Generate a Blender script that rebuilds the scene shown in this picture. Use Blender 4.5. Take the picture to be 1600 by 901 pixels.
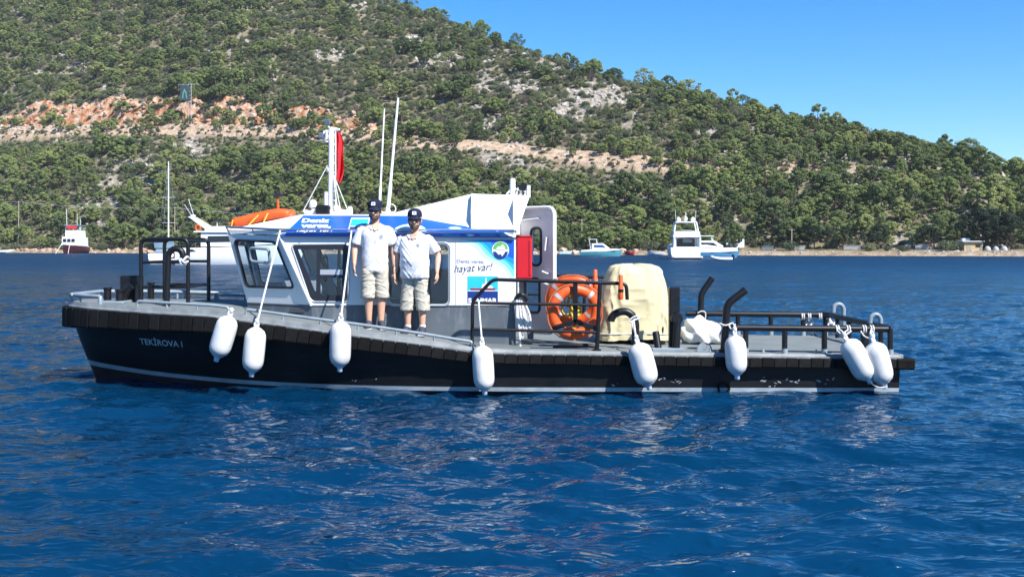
import bpy, bmesh, math, random
import numpy as np
from mathutils import Vector, Matrix, Euler
from mathutils.geometry import tessellate_polygon
R = math.radians
for o in list(bpy.data.objects): bpy.data.objects.remove(o)
SC = bpy.context.scene
COL = SC.collection

# ------------------------------------------------------------------ camera
FPX, CX, HY, CAMH = 1650.0, 800.0, 383.0, 2.04      # focal length in photo pixels, centre column, horizon row, eye height above water
cam_d = bpy.data.cameras.new('camera'); cam = bpy.data.objects.new('camera', cam_d); COL.objects.link(cam)
cam_d.sensor_width = 36; cam_d.lens = 36 * FPX / 1600
cam_d.shift_y = -(450.5 - HY) / 1600
cam_d.clip_start = 0.1; cam_d.clip_end = 20000
cam.location = (0, 0, CAMH); cam.rotation_euler = (R(90), 0, 0)
SC.camera = cam

# ------------------------------------------------------------------ sky, sun, exposure
SUN_AZ, SUN_EL = R(44), R(46)          # sun behind the photographer, to the right of him
w = bpy.data.worlds.new('World'); SC.world = w; w.use_nodes = True
wn = w.node_tree.nodes; wl = w.node_tree.links; wn.clear()
sky = wn.new('ShaderNodeTexSky'); sky.sky_type = 'NISHITA'; sky.sun_disc = False
sky.sun_elevation = SUN_EL; sky.sun_rotation = math.pi - SUN_AZ
sky.altitude = 0; sky.air_density = 0.75; sky.dust_density = 0.05; sky.ozone_density = 5.0
hs = wn.new('ShaderNodeHueSaturation'); hs.inputs['Saturation'].default_value = 1.34; hs.inputs['Hue'].default_value = 0.497
bg = wn.new('ShaderNodeBackground'); bg.inputs['Strength'].default_value = 0.10
wo = wn.new('ShaderNodeOutputWorld')
wl.new(sky.outputs[0], hs.inputs['Color']); wl.new(hs.outputs[0], bg.inputs['Color']); wl.new(bg.outputs[0], wo.inputs['Surface'])
sd = bpy.data.lights.new('sun', 'SUN'); sd.energy = 4.6; sd.angle = R(0.53); sd.color = (1.0, 0.955, 0.89)
sun = bpy.data.objects.new('sun', sd); COL.objects.link(sun)
S = Vector((math.sin(SUN_AZ) * math.cos(SUN_EL), -math.cos(SUN_AZ) * math.cos(SUN_EL), math.sin(SUN_EL)))   # towards the sun
sun.rotation_euler = S.to_track_quat('Z', 'Y').to_euler(); sun.location = S * 60
vs = SC.view_settings
vs.view_transform = 'Standard'; vs.look = 'None'; vs.exposure = 1.05; vs.gamma = 1; vs.use_curve_mapping = False
SC.cycles.max_bounces = 8; SC.cycles.transparent_max_bounces = 12
SC.cycles.sample_clamp_direct = 2.5; SC.cycles.sample_clamp_indirect = 2.0; SC.cycles.caustics_reflective = False; SC.cycles.caustics_refractive = False
SC.cycles.use_denoising = True

# ------------------------------------------------------------------ helpers
rng = np.random.default_rng(7); random.seed(7)
def P(px, py, Y):
    "the point at depth Y that the photograph shows at pixel (px, py)"
    return Vector(((px - CX) / FPX * Y, Y, CAMH - (py - HY) / FPX * Y))
def XZ(px, py, Y):
    p = P(px, py, Y); return p.x, p.z
def lerp(a, b, t): return a + (b - a) * t
def interp(x, tab): return float(np.interp(x, [t[0] for t in tab], [t[1] for t in tab]))

MATS = {}
def mat(name, col, rough=0.5, metal=0.0, var=0.12, vscale=3.0, bump=0.0, bscale=40.0, spec=0.5, col2=None, rvar=0.0, coat=0.0, streak=None, perobj=0.0):
    if name in MATS: return MATS[name]
    m = bpy.data.materials.new(name); m.use_nodes = True
    nt = m.node_tree; n = nt.nodes; l = nt.links
    b = n['Principled BSDF']; b.inputs['Roughness'].default_value = rough; b.inputs['Metallic'].default_value = metal
    b.inputs['Specular IOR Level'].default_value = spec; b.inputs['Coat Weight'].default_value = coat
    tc = n.new('ShaderNodeTexCoord')
    nz = n.new('ShaderNodeTexNoise'); nz.inputs['Scale'].default_value = vscale; nz.inputs['Detail'].default_value = 6
    nz.inputs['Roughness'].default_value = 0.6
    l.new(tc.outputs['Object'], nz.inputs['Vector'])
    cr = n.new('ShaderNodeValToRGB'); cr.color_ramp.elements[0].position = 0.3; cr.color_ramp.elements[1].position = 0.7
    c2 = col2 if col2 else tuple(min(1, c * (1 + var)) for c in col)
    c1 = tuple(c * (1 - var) for c in col) if not col2 else col
    cr.color_ramp.elements[0].color = (*c1, 1); cr.color_ramp.elements[1].color = (*c2, 1)
    l.new(nz.outputs['Fac'], cr.inputs[0]); l.new(cr.outputs[0], b.inputs['Base Color'])
    if streak:      # weathering: (colour, amount, mapping scale); thin runs and scratches with a shape of their own
        sc_, am, ms = streak; mp = n.new('ShaderNodeMapping'); mp.inputs['Scale'].default_value = ms; l.new(tc.outputs['Object'], mp.inputs[0])
        sn = n.new('ShaderNodeTexNoise'); sn.inputs['Scale'].default_value = 1.0; sn.inputs['Detail'].default_value = 8; sn.inputs['Roughness'].default_value = 0.7; l.new(mp.outputs[0], sn.inputs['Vector'])
        sr = n.new('ShaderNodeMapRange'); sr.inputs[1].default_value = 0.53; sr.inputs[2].default_value = 0.80; sr.inputs[4].default_value = am; l.new(sn.outputs['Fac'], sr.inputs[0])
        sm = n.new('ShaderNodeMix'); sm.data_type = 'RGBA'; l.new(sr.outputs[0], sm.inputs[0]); l.new(cr.outputs[0], sm.inputs[6]); sm.inputs[7].default_value = (*sc_, 1); l.new(sm.outputs[2], b.inputs['Base Color'])
    if perobj:
        oi = n.new('ShaderNodeObjectInfo'); hv = n.new('ShaderNodeHueSaturation'); mo = n.new('ShaderNodeMapRange'); mo.inputs[3].default_value = 1 - perobj; mo.inputs[4].default_value = 1 + perobj * 1.6
        l.new(oi.outputs['Random'], mo.inputs[0]); l.new(mo.outputs[0], hv.inputs['Value']); l.new(b.inputs['Base Color'].links[0].from_socket, hv.inputs['Color']); l.new(hv.outputs[0], b.inputs['Base Color'])
    if rvar:
        mr = n.new('ShaderNodeMapRange'); mr.inputs[3].default_value = max(0.02, rough - rvar); mr.inputs[4].default_value = min(1, rough + rvar)
        l.new(nz.outputs['Fac'], mr.inputs[0]); l.new(mr.outputs[0], b.inputs['Roughness'])
    if bump:
        n2 = n.new('ShaderNodeTexNoise'); n2.inputs['Scale'].default_value = bscale; n2.inputs['Detail'].default_value = 5
        l.new(tc.outputs['Object'], n2.inputs['Vector'])
        bp = n.new('ShaderNodeBump'); bp.inputs['Strength'].default_value = bump; bp.inputs['Distance'].default_value = 0.02
        l.new(n2.outputs['Fac'], bp.inputs['Height']); l.new(bp.outputs[0], b.inputs['Normal'])
    MATS[name] = m
    return m

def tag(o, label=None, cat=None, group=None, kind=None):
    if label: o['label'] = label
    if cat: o['category'] = cat
    if group: o['group'] = group
    if kind: o['kind'] = kind
    return o
def empty(name, loc, label=None, cat=None, group=None):
    o = bpy.data.objects.new(name, None); COL.objects.link(o); o.location = loc; o.empty_display_size = 0.2
    return tag(o, label, cat, group)
def link(name, me, parent=None, base=None):
    "link mesh data given in world coordinates; base moves the origin of a top-level mesh"
    o = bpy.data.objects.new(name, me); COL.objects.link(o)
    if base is not None:
        base = Vector(base); me.transform(Matrix.Translation(-base)); o.location = base
    if parent is not None:
        o.parent = parent
        L = parent.location
        if parent.parent is None: o.matrix_parent_inverse = Matrix.Translation(-L)
    return o

class MB:
    "collects shapes, then links them as one mesh"
    def __init__(s): s.v = []; s.f = []; s.m = []
    def add(s, vs, fs, mi=0):
        k = len(s.v); s.v += [tuple(p) for p in vs]; s.f += [tuple(i + k for i in f) for f in fs]; s.m += [mi] * len(fs); return s
    def bm(s, b, mi=0, M=None):
        b.verts.ensure_lookup_table()
        for i, vv in enumerate(b.verts): vv.index = i
        s.add([(M @ v.co) if M else v.co for v in b.verts], [[v.index for v in f.verts] for f in b.faces], mi); b.free(); return s
    def box(s, c, d, rot=(0, 0, 0), bev=0.0, seg=1, mi=0):
        b = bmesh.new(); bmesh.ops.create_cube(b, size=1)
        for v in b.verts: v.co = Vector((v.co.x * d[0], v.co.y * d[1], v.co.z * d[2]))
        if bev: bmesh.ops.bevel(b, geom=b.edges[:], offset=bev, segments=seg, affect='EDGES', profile=0.5)
        return s.bm(b, mi, Matrix.Translation(c) @ Euler(rot).to_matrix().to_4x4())
    def tube(s, pts, r, n=10, closed=False, caps=True, mi=0):
        pts = [Vector(p) for p in pts]; N = len(pts)
        rad = r if hasattr(r, '__len__') else [r] * N
        tang = []
        for i in range(N):
            a = pts[(i - 1) % N] if (closed or i > 0) else pts[i]; b = pts[(i + 1) % N] if (closed or i < N - 1) else pts[i]
            t = b - a; tang.append(t.normalized() if t.length > 1e-9 else Vector((0, 0, 1)))
        ref = Vector((0, 0, 1)) if abs(tang[0].z) < 0.9 else Vector((1, 0, 0))
        u = tang[0].cross(ref).normalized(); vs = []
        for i in range(N):
            u = (u - tang[i] * u.dot(tang[i])); u = u.normalized() if u.length > 1e-6 else tang[i].orthogonal().normalized()
            w_ = tang[i].cross(u)
            for k in range(n):
                a = 2 * math.pi * k / n; vs.append(pts[i] + (u * math.cos(a) + w_ * math.sin(a)) * rad[i])
        fs = []
        for i in range(N if closed else N - 1):
            j = (i + 1) % N
            for k in range(n):
                fs.append((i * n + k, i * n + (k + 1) % n, j * n + (k + 1) % n, j * n + k))
        if caps and not closed: fs.append(tuple(range(n - 1, -1, -1))); fs.append(tuple((N - 1) * n + k for k in range(n)))
        return s.add(vs, fs, mi)
    def lathe(s, prof, M, n=20, mi=0):
        "prof: (radius, height) pairs, turned about local Z and placed by M"
        vs = []; fs = []
        for r, h in prof:
            for k in range(n):
                a = 2 * math.pi * k / n; vs.append(M @ Vector((r * math.cos(a), r * math.sin(a), h)))
        for i in range(len(prof) - 1):
            for k in range(n): fs.append((i * n + k, i * n + (k + 1) % n, (i + 1) * n + (k + 1) % n, (i + 1) * n + k))
        fs.append(tuple(range(n - 1, -1, -1))); fs.append(tuple((len(prof) - 1) * n + k for k in range(n)))
        return s.add(vs, fs, mi)
    def slab(s, outer, holes, nrm, th, mi=0):
        "a flat plate: outer ring and holes as coplanar 3-D points, thickness th towards -nrm"
        rings = [[Vector(p) for p in outer]] + [[Vector(p) for p in h] for h in holes]
        nrm = Vector(nrm).normalized(); ux = nrm.orthogonal().normalized(); uy = nrm.cross(ux)
        flat = [[Vector((p.dot(ux), p.dot(uy), 0)) for p in r] for r in rings]
        tris = tessellate_polygon(flat); allp = [p for r in rings for p in r]; N = len(allp)
        fs = []
        for t in tris:
            a, b, c = (allp[i] for i in t)
            if (b - a).cross(c - a).dot(nrm) < 0: t = (t[0], t[2], t[1])
            fs.append(tuple(t))
        vs = list(allp)
        if th:
            vs += [p - nrm * th for p in allp]; fs += [(c + N, b + N, a + N) for a, b, c in fs]
            k = 0
            for r in rings:
                m_ = len(r)
                for i in range(m_): fs.append((k + i, k + (i + 1) % m_, k + (i + 1) % m_ + N, k + i + N))
                k += m_
        return s.add(vs, fs, mi)
    def mesh(s, name, mats, smooth=False, angle=40):
        me = bpy.data.meshes.new(name); me.from_pydata(s.v, [], s.f)
        for m in (mats if isinstance(mats, (list, tuple)) else [mats]): me.materials.append(m)
        me.polygons.foreach_set('material_index', s.m)
        b = bmesh.new(); b.from_mesh(me); bmesh.ops.recalc_face_normals(b, faces=b.faces[:])
        if smooth:
            ca = R(angle)
            for f in b.faces: f.smooth = True
            for e in b.edges:
                if len(e.link_faces) == 2 and e.calc_face_angle(0) > ca: e.smooth = False
        b.to_mesh(me); b.free(); me.update()
        return me
    def build(s, name, mats, parent=None, smooth=False, base=None, angle=40):
        return link(name, s.mesh(name, mats, smooth, angle), parent, base)

def catmull(pts, k=6, closed=False):
    pts = [Vector(p) for p in pts]; N = len(pts); out = []
    for i in range(N if closed else N - 1):
        p0 = pts[(i - 1) % N] if (closed or i > 0) else pts[i]; p1 = pts[i]; p2 = pts[(i + 1) % N]
        p3 = pts[(i + 2) % N] if (closed or i < N - 2) else p2
        for j in range(k):
            t = j / k
            out.append(0.5 * ((2 * p1) + (p2 - p0) * t + (2 * p0 - 5 * p1 + 4 * p2 - p3) * t * t + (3 * p1 - p0 - 3 * p2 + p3) * t ** 3))
    if not closed: out.append(pts[-1])
    return out
def fillet(pts, r, n=4, closed=False):
    "polyline with its corners rounded"
    pts = [Vector(p) for p in pts]; N = len(pts); out = []
    for i in range(N):
        if not closed and i in (0, N - 1): out.append(pts[i]); continue
        p = pts[i]; a = pts[(i - 1) % N] - p; b = pts[(i + 1) % N] - p
        d = min(r, a.length * 0.45, b.length * 0.45); A = p + a.normalized() * d; B = p + b.normalized() * d
        for k in range(n + 1):
            t = k / n; out.append(A * (1 - t) ** 2 + p * 2 * t * (1 - t) + B * t * t)
    return out
class Plane:
    "a flat wall through three points; px() puts a photo pixel on it"
    def __init__(s, a, b, c):
        s.o = Vector(a); s.n = (Vector(b) - s.o).cross(Vector(c) - s.o).normalized()
        if s.n.y > 0: s.n = -s.n
    def px(s, x, y, off=0.0):
        d = Vector(((x - CX) / FPX, 1.0, -(y - HY) / FPX)); c0 = Vector((0, 0, CAMH))
        t = (s.o + s.n * off - c0).dot(s.n) / d.dot(s.n); return c0 + d * t
    def poly(s, pts, off=0.0, r=0.0, n=4):
        q = [s.px(x, y, off) for x, y in pts]
        return fillet(q, r, n, True) if r else q
def text_mesh(body, size, shear=0.0, bold=0.0, spacing=1.0, align='LEFT'):
    cu = bpy.data.curves.new('text', 'FONT'); cu.body = body; cu.size = size; cu.shear = shear; cu.offset = bold
    cu.space_character = spacing; cu.align_x = align; cu.resolution_u = 3
    o = bpy.data.objects.new('text', cu); COL.objects.link(o)
    dg = bpy.context.evaluated_depsgraph_get(); dg.update()
    me = bpy.data.meshes.new_from_object(o.evaluated_get(dg)); bpy.data.objects.remove(o); bpy.data.curves.remove(cu)
    return me
def put_text(name, body, size, M, m, parent, width=None, **k):
    "M maps the text's own x (along), y (up), z (out of the wall) into the scene; width fits its length"
    me = text_mesh(body, size, **k)
    if width:
        xs = [v.co.x for v in me.vertices]; x0, x1 = min(xs), max(xs)
        for v in me.vertices: v.co.x = (v.co.x - x0) * width / (x1 - x0)
    if callable(M):
        for v in me.vertices: v.co = M(v.co)
    else: me.transform(M)
    me.materials.clear(); me.materials.append(m); me.name = name
    return link(name, me, parent)

# value noise on a lattice
_lat = rng.random((256, 256))
def vnoise(x, y):
    x = np.asarray(x, float); y = np.asarray(y, float)
    xi = np.floor(x).astype(int); yi = np.floor(y).astype(int); fx = x - xi; fy = y - yi
    fx = fx * fx * (3 - 2 * fx); fy = fy * fy * (3 - 2 * fy)
    a = _lat[xi % 256, yi % 256]; b = _lat[(xi + 1) % 256, yi % 256]; c = _lat[xi % 256, (yi + 1) % 256]; d = _lat[(xi + 1) % 256, (yi + 1) % 256]
    return (a * (1 - fx) + b * fx) * (1 - fy) + (c * (1 - fx) + d * fx) * fy
def fbm(x, y, o=4):
    s = 0; a = 0.5
    for i in range(o): s = s + a * (vnoise(x + 17 * i, y + 31 * i) - 0.5); x = x * 2.03; y = y * 2.03; a *= 0.5
    return s
# ================================================================== sea
def wave_tile(N, L, kmin, kmax, wind, seed, rms, power=3.4):
    r = np.random.default_rng(seed)
    k1 = np.fft.fftfreq(N, d=L / N) * 2 * np.pi; kx, ky = np.meshgrid(k1, k1, indexing='ij')
    k = np.hypot(kx, ky); k[0, 0] = 1
    c = (kx * math.cos(wind) + ky * math.sin(wind)) / k
    amp = k ** (-power / 2) * (0.12 + np.abs(c) ** 2) * np.exp(-(kmin / k) ** 4) * np.exp(-(k / kmax) ** 2)
    amp[0, 0] = 0
    sp = amp * (r.normal(size=(N, N)) + 1j * r.normal(size=(N, N)))
    h = np.fft.ifft2(sp); z = h.real
    dx = np.fft.ifft2(sp * 1j * kx / k).real; dy = np.fft.ifft2(sp * 1j * ky / k).real
    g = rms / z.std()
    return z * g, dx * g, dy * g
def sample(t, L, x, y):
    N = t.shape[0]; x = (x / L * N) % N; y = (y / L * N) % N
    xi = x.astype(int); yi = y.astype(int); fx = x - xi; fy = y - yi
    xi %= N; yi %= N; x2 = (xi + 1) % N; y2 = (yi + 1) % N
    return (t[xi, yi] * (1 - fx) + t[x2, yi] * fx) * (1 - fy) + (t[xi, y2] * (1 - fx) + t[x2, y2] * fx) * fy
LONG = wave_tile(512, 61.0, 2 * np.pi / 7.0, 2 * np.pi / 0.9, R(97), 3, 0.024)
SHORT = wave_tile(512, 17.3, 2 * np.pi / 1.3, 2 * np.pi / 0.26, R(84), 5, 0.0185, 2.6)
def waves(x, y):
    wl_ = np.clip(1.0 - (y - 90) / 260, 0.0, 1); ws = np.clip(1.25 - y / 60, 0, 1)
    gust = 0.55 + 0.9 * np.clip(0.5 + 1.6 * fbm(x / 5.0 + 40, y / 7.0, 3), 0, 1)
    z = sample(LONG[0], 61.0, x, y) * wl_ + sample(SHORT[0], 17.3, x, y) * ws * gust
    dx = -0.9 * (sample(LONG[1], 61.0, x, y) * wl_ + sample(SHORT[1], 17.3, x, y) * ws * gust)
    dy = -0.9 * (sample(LONG[2], 61.0, x, y) * wl_ + sample(SHORT[2], 17.3, x, y) * ws * gust)
    return dx, dy, z
W1, W3 = 0.034, 0.023
def build_sea():
    cols = np.concatenate([-np.array([9, 5, 3, 2, 1.4, 1.0, 0.85, 0.75]), np.linspace(-0.68, 0.68, 560), np.array([0.75, 0.85, 1.0, 1.4, 2, 3, 5, 9])])
    rows = [5.0]
    while rows[-1] < 420: rows.append(rows[-1] * 1.0054 if rows[-1] < 60 else rows[-1] * 1.013)
    rows = np.array([-3.9, -3, -1.5, 0, 1.5, 3, 4, 4.6] + rows + [560, 620])
    D = rows[:, None] + 4.0
    X = cols[None, :] * D * 0.86; Y = np.repeat(rows[:, None], len(cols), 1)
    dx, dy, z = waves(X, Y)
    V = np.stack([X + dx, Y + dy, z], -1).reshape(-1, 3)
    nr, nc = len(rows), len(cols)
    i = np.arange(nr - 1)[:, None] * nc + np.arange(nc - 1)[None, :]
    F = np.stack([i, i + 1, i + nc + 1, i + nc], -1).reshape(-1, 4)
    k = len(V); V = np.concatenate([V, np.array([[-6000, -6000, -0.6], [6000, -6000, -0.6], [6000, 6000, -0.6], [-6000, 6000, -0.6]])]); F = np.concatenate([F, np.array([[k, k + 1, k + 2, k + 3]])])   # open water all round, under the waves in view
    me = bpy.data.meshes.new('sea'); me.vertices.add(len(V)); me.vertices.foreach_set('co', V.astype(np.float32).ravel())
    me.loops.add(F.size); me.polygons.add(len(F)); me.loops.foreach_set('vertex_index', F.ravel().astype(np.int32))
    me.polygons.foreach_set('loop_start', np.arange(0, F.size, 4, dtype=np.int32))
    me.polygons.foreach_set('use_smooth', np.ones(len(F), bool)); me.update(); me.validate()
    m = bpy.data.materials.new('sea_water'); m.use_nodes = True; nt = m.node_tree; n = nt.nodes; l = nt.links
    b = n['Principled BSDF']; b.inputs['Roughness'].default_value = 0.06; b.inputs['IOR'].default_value = 1.333
    g = n.new('ShaderNodeNewGeometry')
    big = n.new('ShaderNodeTexNoise'); big.inputs['Scale'].default_value = 0.16; big.inputs['Detail'].default_value = 4
    mp = n.new('ShaderNodeMapping'); mp.inputs['Scale'].default_value = (0.5, 1.3, 1); l.new(g.outputs['Position'], mp.inputs[0]); l.new(mp.outputs[0], big.inputs['Vector'])
    cr = n.new('ShaderNodeValToRGB'); cr.color_ramp.elements[0].position = 0.32; cr.color_ramp.elements[1].position = 0.72
    cr.color_ramp.elements[0].color = (0.0005, 0.018, 0.050, 1); cr.color_ramp.elements[1].color = (0.0010, 0.032, 0.090, 1)
    l.new(big.outputs['Fac'], cr.inputs[0]); l.new(cr.outputs[0], b.inputs['Base Color'])
    # wavelets: ridged (sharp-crested) ripples drawn out across the wind; where the modelled waves thin out with distance a broader chop takes over
    mp2 = n.new('ShaderNodeMapping'); mp2.inputs['Scale'].default_value = (0.62, 1.5, 1); mp2.inputs['Rotation'].default_value = (0, 0, 0.14); l.new(g.outputs['Position'], mp2.inputs[0])
    def ridged(scale, detail, rough, dist):
        q = n.new('ShaderNodeTexNoise'); q.noise_type = 'RIDGED_MULTIFRACTAL'; q.normalize = True; q.inputs['Scale'].default_value = scale; q.inputs['Detail'].default_value = detail; q.inputs['Roughness'].default_value = rough
        q.inputs['Lacunarity'].default_value = 2.1; q.inputs['Distortion'].default_value = dist; l.new(mp2.outputs[0], q.inputs['Vector']); return q
    n1 = ridged(3.4, 4, 0.62, 0.35); n3 = ridged(11.0, 3, 0.6, 0.3)
    n2 = n.new('ShaderNodeTexNoise'); n2.inputs['Scale'].default_value = 1.1; n2.inputs['Detail'].default_value = 5; l.new(mp2.outputs[0], n2.inputs['Vector'])
    sy = n.new('ShaderNodeSeparateXYZ'); l.new(g.outputs['Position'], sy.inputs[0]); fd = n.new('ShaderNodeMapRange'); fd.inputs[1].default_value = 25; fd.inputs[2].default_value = 110; fd.inputs[3].default_value = 0.12; fd.inputs[4].default_value = 1.0; l.new(sy.outputs['Y'], fd.inputs[0])
    rd = n.new('ShaderNodeMapRange'); rd.inputs[1].default_value = 26; rd.inputs[2].default_value = 115; rd.inputs[3].default_value = 0.06; rd.inputs[4].default_value = 0.42; l.new(sy.outputs['Y'], rd.inputs[0]); l.new(rd.outputs[0], b.inputs['Roughness'])   # unresolved far wavelets act as roughness
    b2 = n.new('ShaderNodeBump'); b2.inputs['Distance'].default_value = 0.38; l.new(fd.outputs[0], b2.inputs['Strength']); l.new(n2.outputs['Fac'], b2.inputs['Height'])
    b1 = n.new('ShaderNodeBump'); b1.inputs['Strength'].default_value = 1.0; b1.inputs['Distance'].default_value = W1; l.new(n1.outputs['Fac'], b1.inputs['Height']); l.new(b2.outputs[0], b1.inputs['Normal'])
    b3 = n.new('ShaderNodeBump'); b3.inputs['Strength'].default_value = 1.0; b3.inputs['Distance'].default_value = W3; l.new(n3.outputs['Fac'], b3.inputs['Height']); l.new(b1.outputs[0], b3.inputs['Normal'])
    l.new(b3.outputs[0], b.inputs['Normal'])
    me.materials.append(m)
    o = link('sea', me); tag(o, kind='structure')
build_sea()

# ================================================================== hillside
def shore(u): return 228.0 / (1 + 0.413 * u)
T_RIDGE = [(-1200, -170), (-600, -170), (-300, -165), (0, -135), (300, -75), (560, -2), (660, 22), (750, 60), (800, 80), (900, 113), (1000, 133), (1100, 156), (1200, 186), (1300, 204),
           (1400, 221), (1500, 252), (1600, 283), (1700, 312), (1900, 352), (2300, 378)]
T_ROAD = [(-600, 190), (-100, 196), (0, 197), (250, 194), (430, 195), (520, 202), (640, 214), (760, 222), (900, 235), (1040, 245), (1250, 250), (1400, 262), (2300, 300)]
T_CUT = [(-600, 5), (0, 6.0), (50, 8.5), (130, 11.5), (220, 10), (260, 9), (330, 10), (400, 8.0), (450, 5.0), (500, 6.5), (560, 3.5), (640, 1.5), (800, 1.2), (1300, 1.0), (2300, 0)]
SLOPE, SHELF = 0.52, 14.0
def np_i(px, tab): return np.interp(px, [t[0] for t in tab], [t[1] for t in tab])
def road_at(u):
    px = u * FPX + CX; tn = (HY - np_i(px, T_ROAD)) / FPX; ys = shore(u)
    Y = (SLOPE * (ys + SHELF) + CAMH - 1.3) / (SLOPE - tn); return Y, CAMH + tn * Y
def terrain(u, Y, rough=True):
    "ground height along the bearing u at depth Y, and the share of bare cut rock and of road there"
    u = np.asarray(u, float); Y = np.asarray(Y, float); px = u * FPX + CX; ys = shore(u); d = Y - ys
    yr, zr = road_at(u); zr = zr + 0.0
    rw = np.clip((1380 - px) / 120, 0, 1)                       # the road turns out of sight round the spur
    base = np.where(d < 4, -0.9 + d * 0.42, np.where(d < SHELF, 0.78 + (d - 4) * 0.052, 1.3 + SLOPE * (d - SHELF)))
    s = Y - yr
    cut = np_i(px, T_CUT) * (1 + 0.9 * fbm(px / 22, px * 0 + 3, 3))
    emb = np_i(px, [(-600, 4.0), (500, 3.4), (640, 2.7), (900, 2.8), (1040, 2.6), (1200, 2.2), (2300, 2)])
    low = 1.3 + SLOPE * (d - SHELF) - np.clip((s + 40) / 34, 0, 1) * 0.0
    frac = np.clip((d - SHELF) / np.maximum(yr - 6 - ys - SHELF, 5), 0, 1)
    lowz = np.where(d < SHELF, base, 1.3 + (zr - emb - 1.3) * frac)
    cw = cut * 0.55
    z = np.where(s < -6, lowz, np.where(s < -0.5, zr - emb * np.clip((-0.5 - s) / 5.5, 0, 1), np.where(s < 6.5, zr, np.where(s < 6.5 + cw, zr + cut * np.clip((s - 6.5) / np.maximum(cw, .1), 0, 1), zr + cut + SLOPE * (s - 6.5 - cw)))))
    z = z * rw + base * (1 - rw)
    tr = (HY - np_i(px, T_RIDGE)) / FPX
    zcap = CAMH + tr * Y                                         # height at which this bearing meets the ridge line
    over = z - zcap
    yrid = np.where(over > 0, 1, 0)
    z2 = zcap - 0.16 * np.maximum(over, 0) - 0.004 * np.maximum(over, 0) ** 1.5
    z = np.where(over > 0, z2, z)
    bare = np.where((s > 5.5) & (s < 7.5 + cw), 1.0, 0.0) * rw * np.clip((700 - px) / 120, 0, 1)
    emb_m = np.where((s > -7.5) & (s < 0.3), 1.0, 0.0) * rw
    roadm = np.where((s >= 0.3) & (s <= 6), 1.0, 0.0) * rw
    if rough:
        X = u * Y; calm = np.clip((d - SHELF - 4) / 25, 0, 1) * (1 - 0.85 * np.clip(emb_m + roadm, 0, 1))
        z = z + calm * (7.0 * fbm(X / 45, Y / 45, 3) + 1.6 * fbm(X / 7, Y / 7, 3))
        z = z + bare * (5.0 * fbm(X / 5.0, Y / 3.0, 4)) + emb_m * 1.2 * fbm(X / 2.5, Y / 2.5, 2)
        z = np.where(d < SHELF, z + np.clip(d / 6, 0, 1) * 0.35 * fbm(X / 3, Y / 3, 3), z)
    return z, bare, emb_m, roadm
def pale(u, Y):
    "patches of bare pale limestone between the scrub"
    X = u * Y
    a = fbm(X / 30 + 9, Y / 42 + 5, 3); b = fbm(X / 5 + 60, Y / 8 + 20, 3)
    return np.clip((a - 0.04) * 9, 0, 1) * np.clip((b + 0.03) * 7, 0, 1)
SPOTS = [(900, 165, 34, 22), (1300, 250, 26, 10), (520, 85, 28, 9), (690, 95, 40, 10), (820, 135, 34, 9), (960, 150, 26, 12), (645, 62, 16, 6), (1335, 283, 14, 6), (1420, 250, 24, 8),
         (400, 14, 24, 5), (1110, 205, 20, 7), (1190, 205, 16, 6), (300, 232, 26, 8), (70, 195, 60, 9), (1560, 285, 26, 9), (1375, 268, 18, 7), (1180, 245, 60, 8), (300, 255, 22, 18)]
def spot(px, py):
    r = np.zeros_like(px)
    for a, b, c, d in SPOTS: r = np.maximum(r, np.clip(1.6 - np.hypot((px - a) / c, (py - b) / d), 0, 1))
    return r
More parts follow.
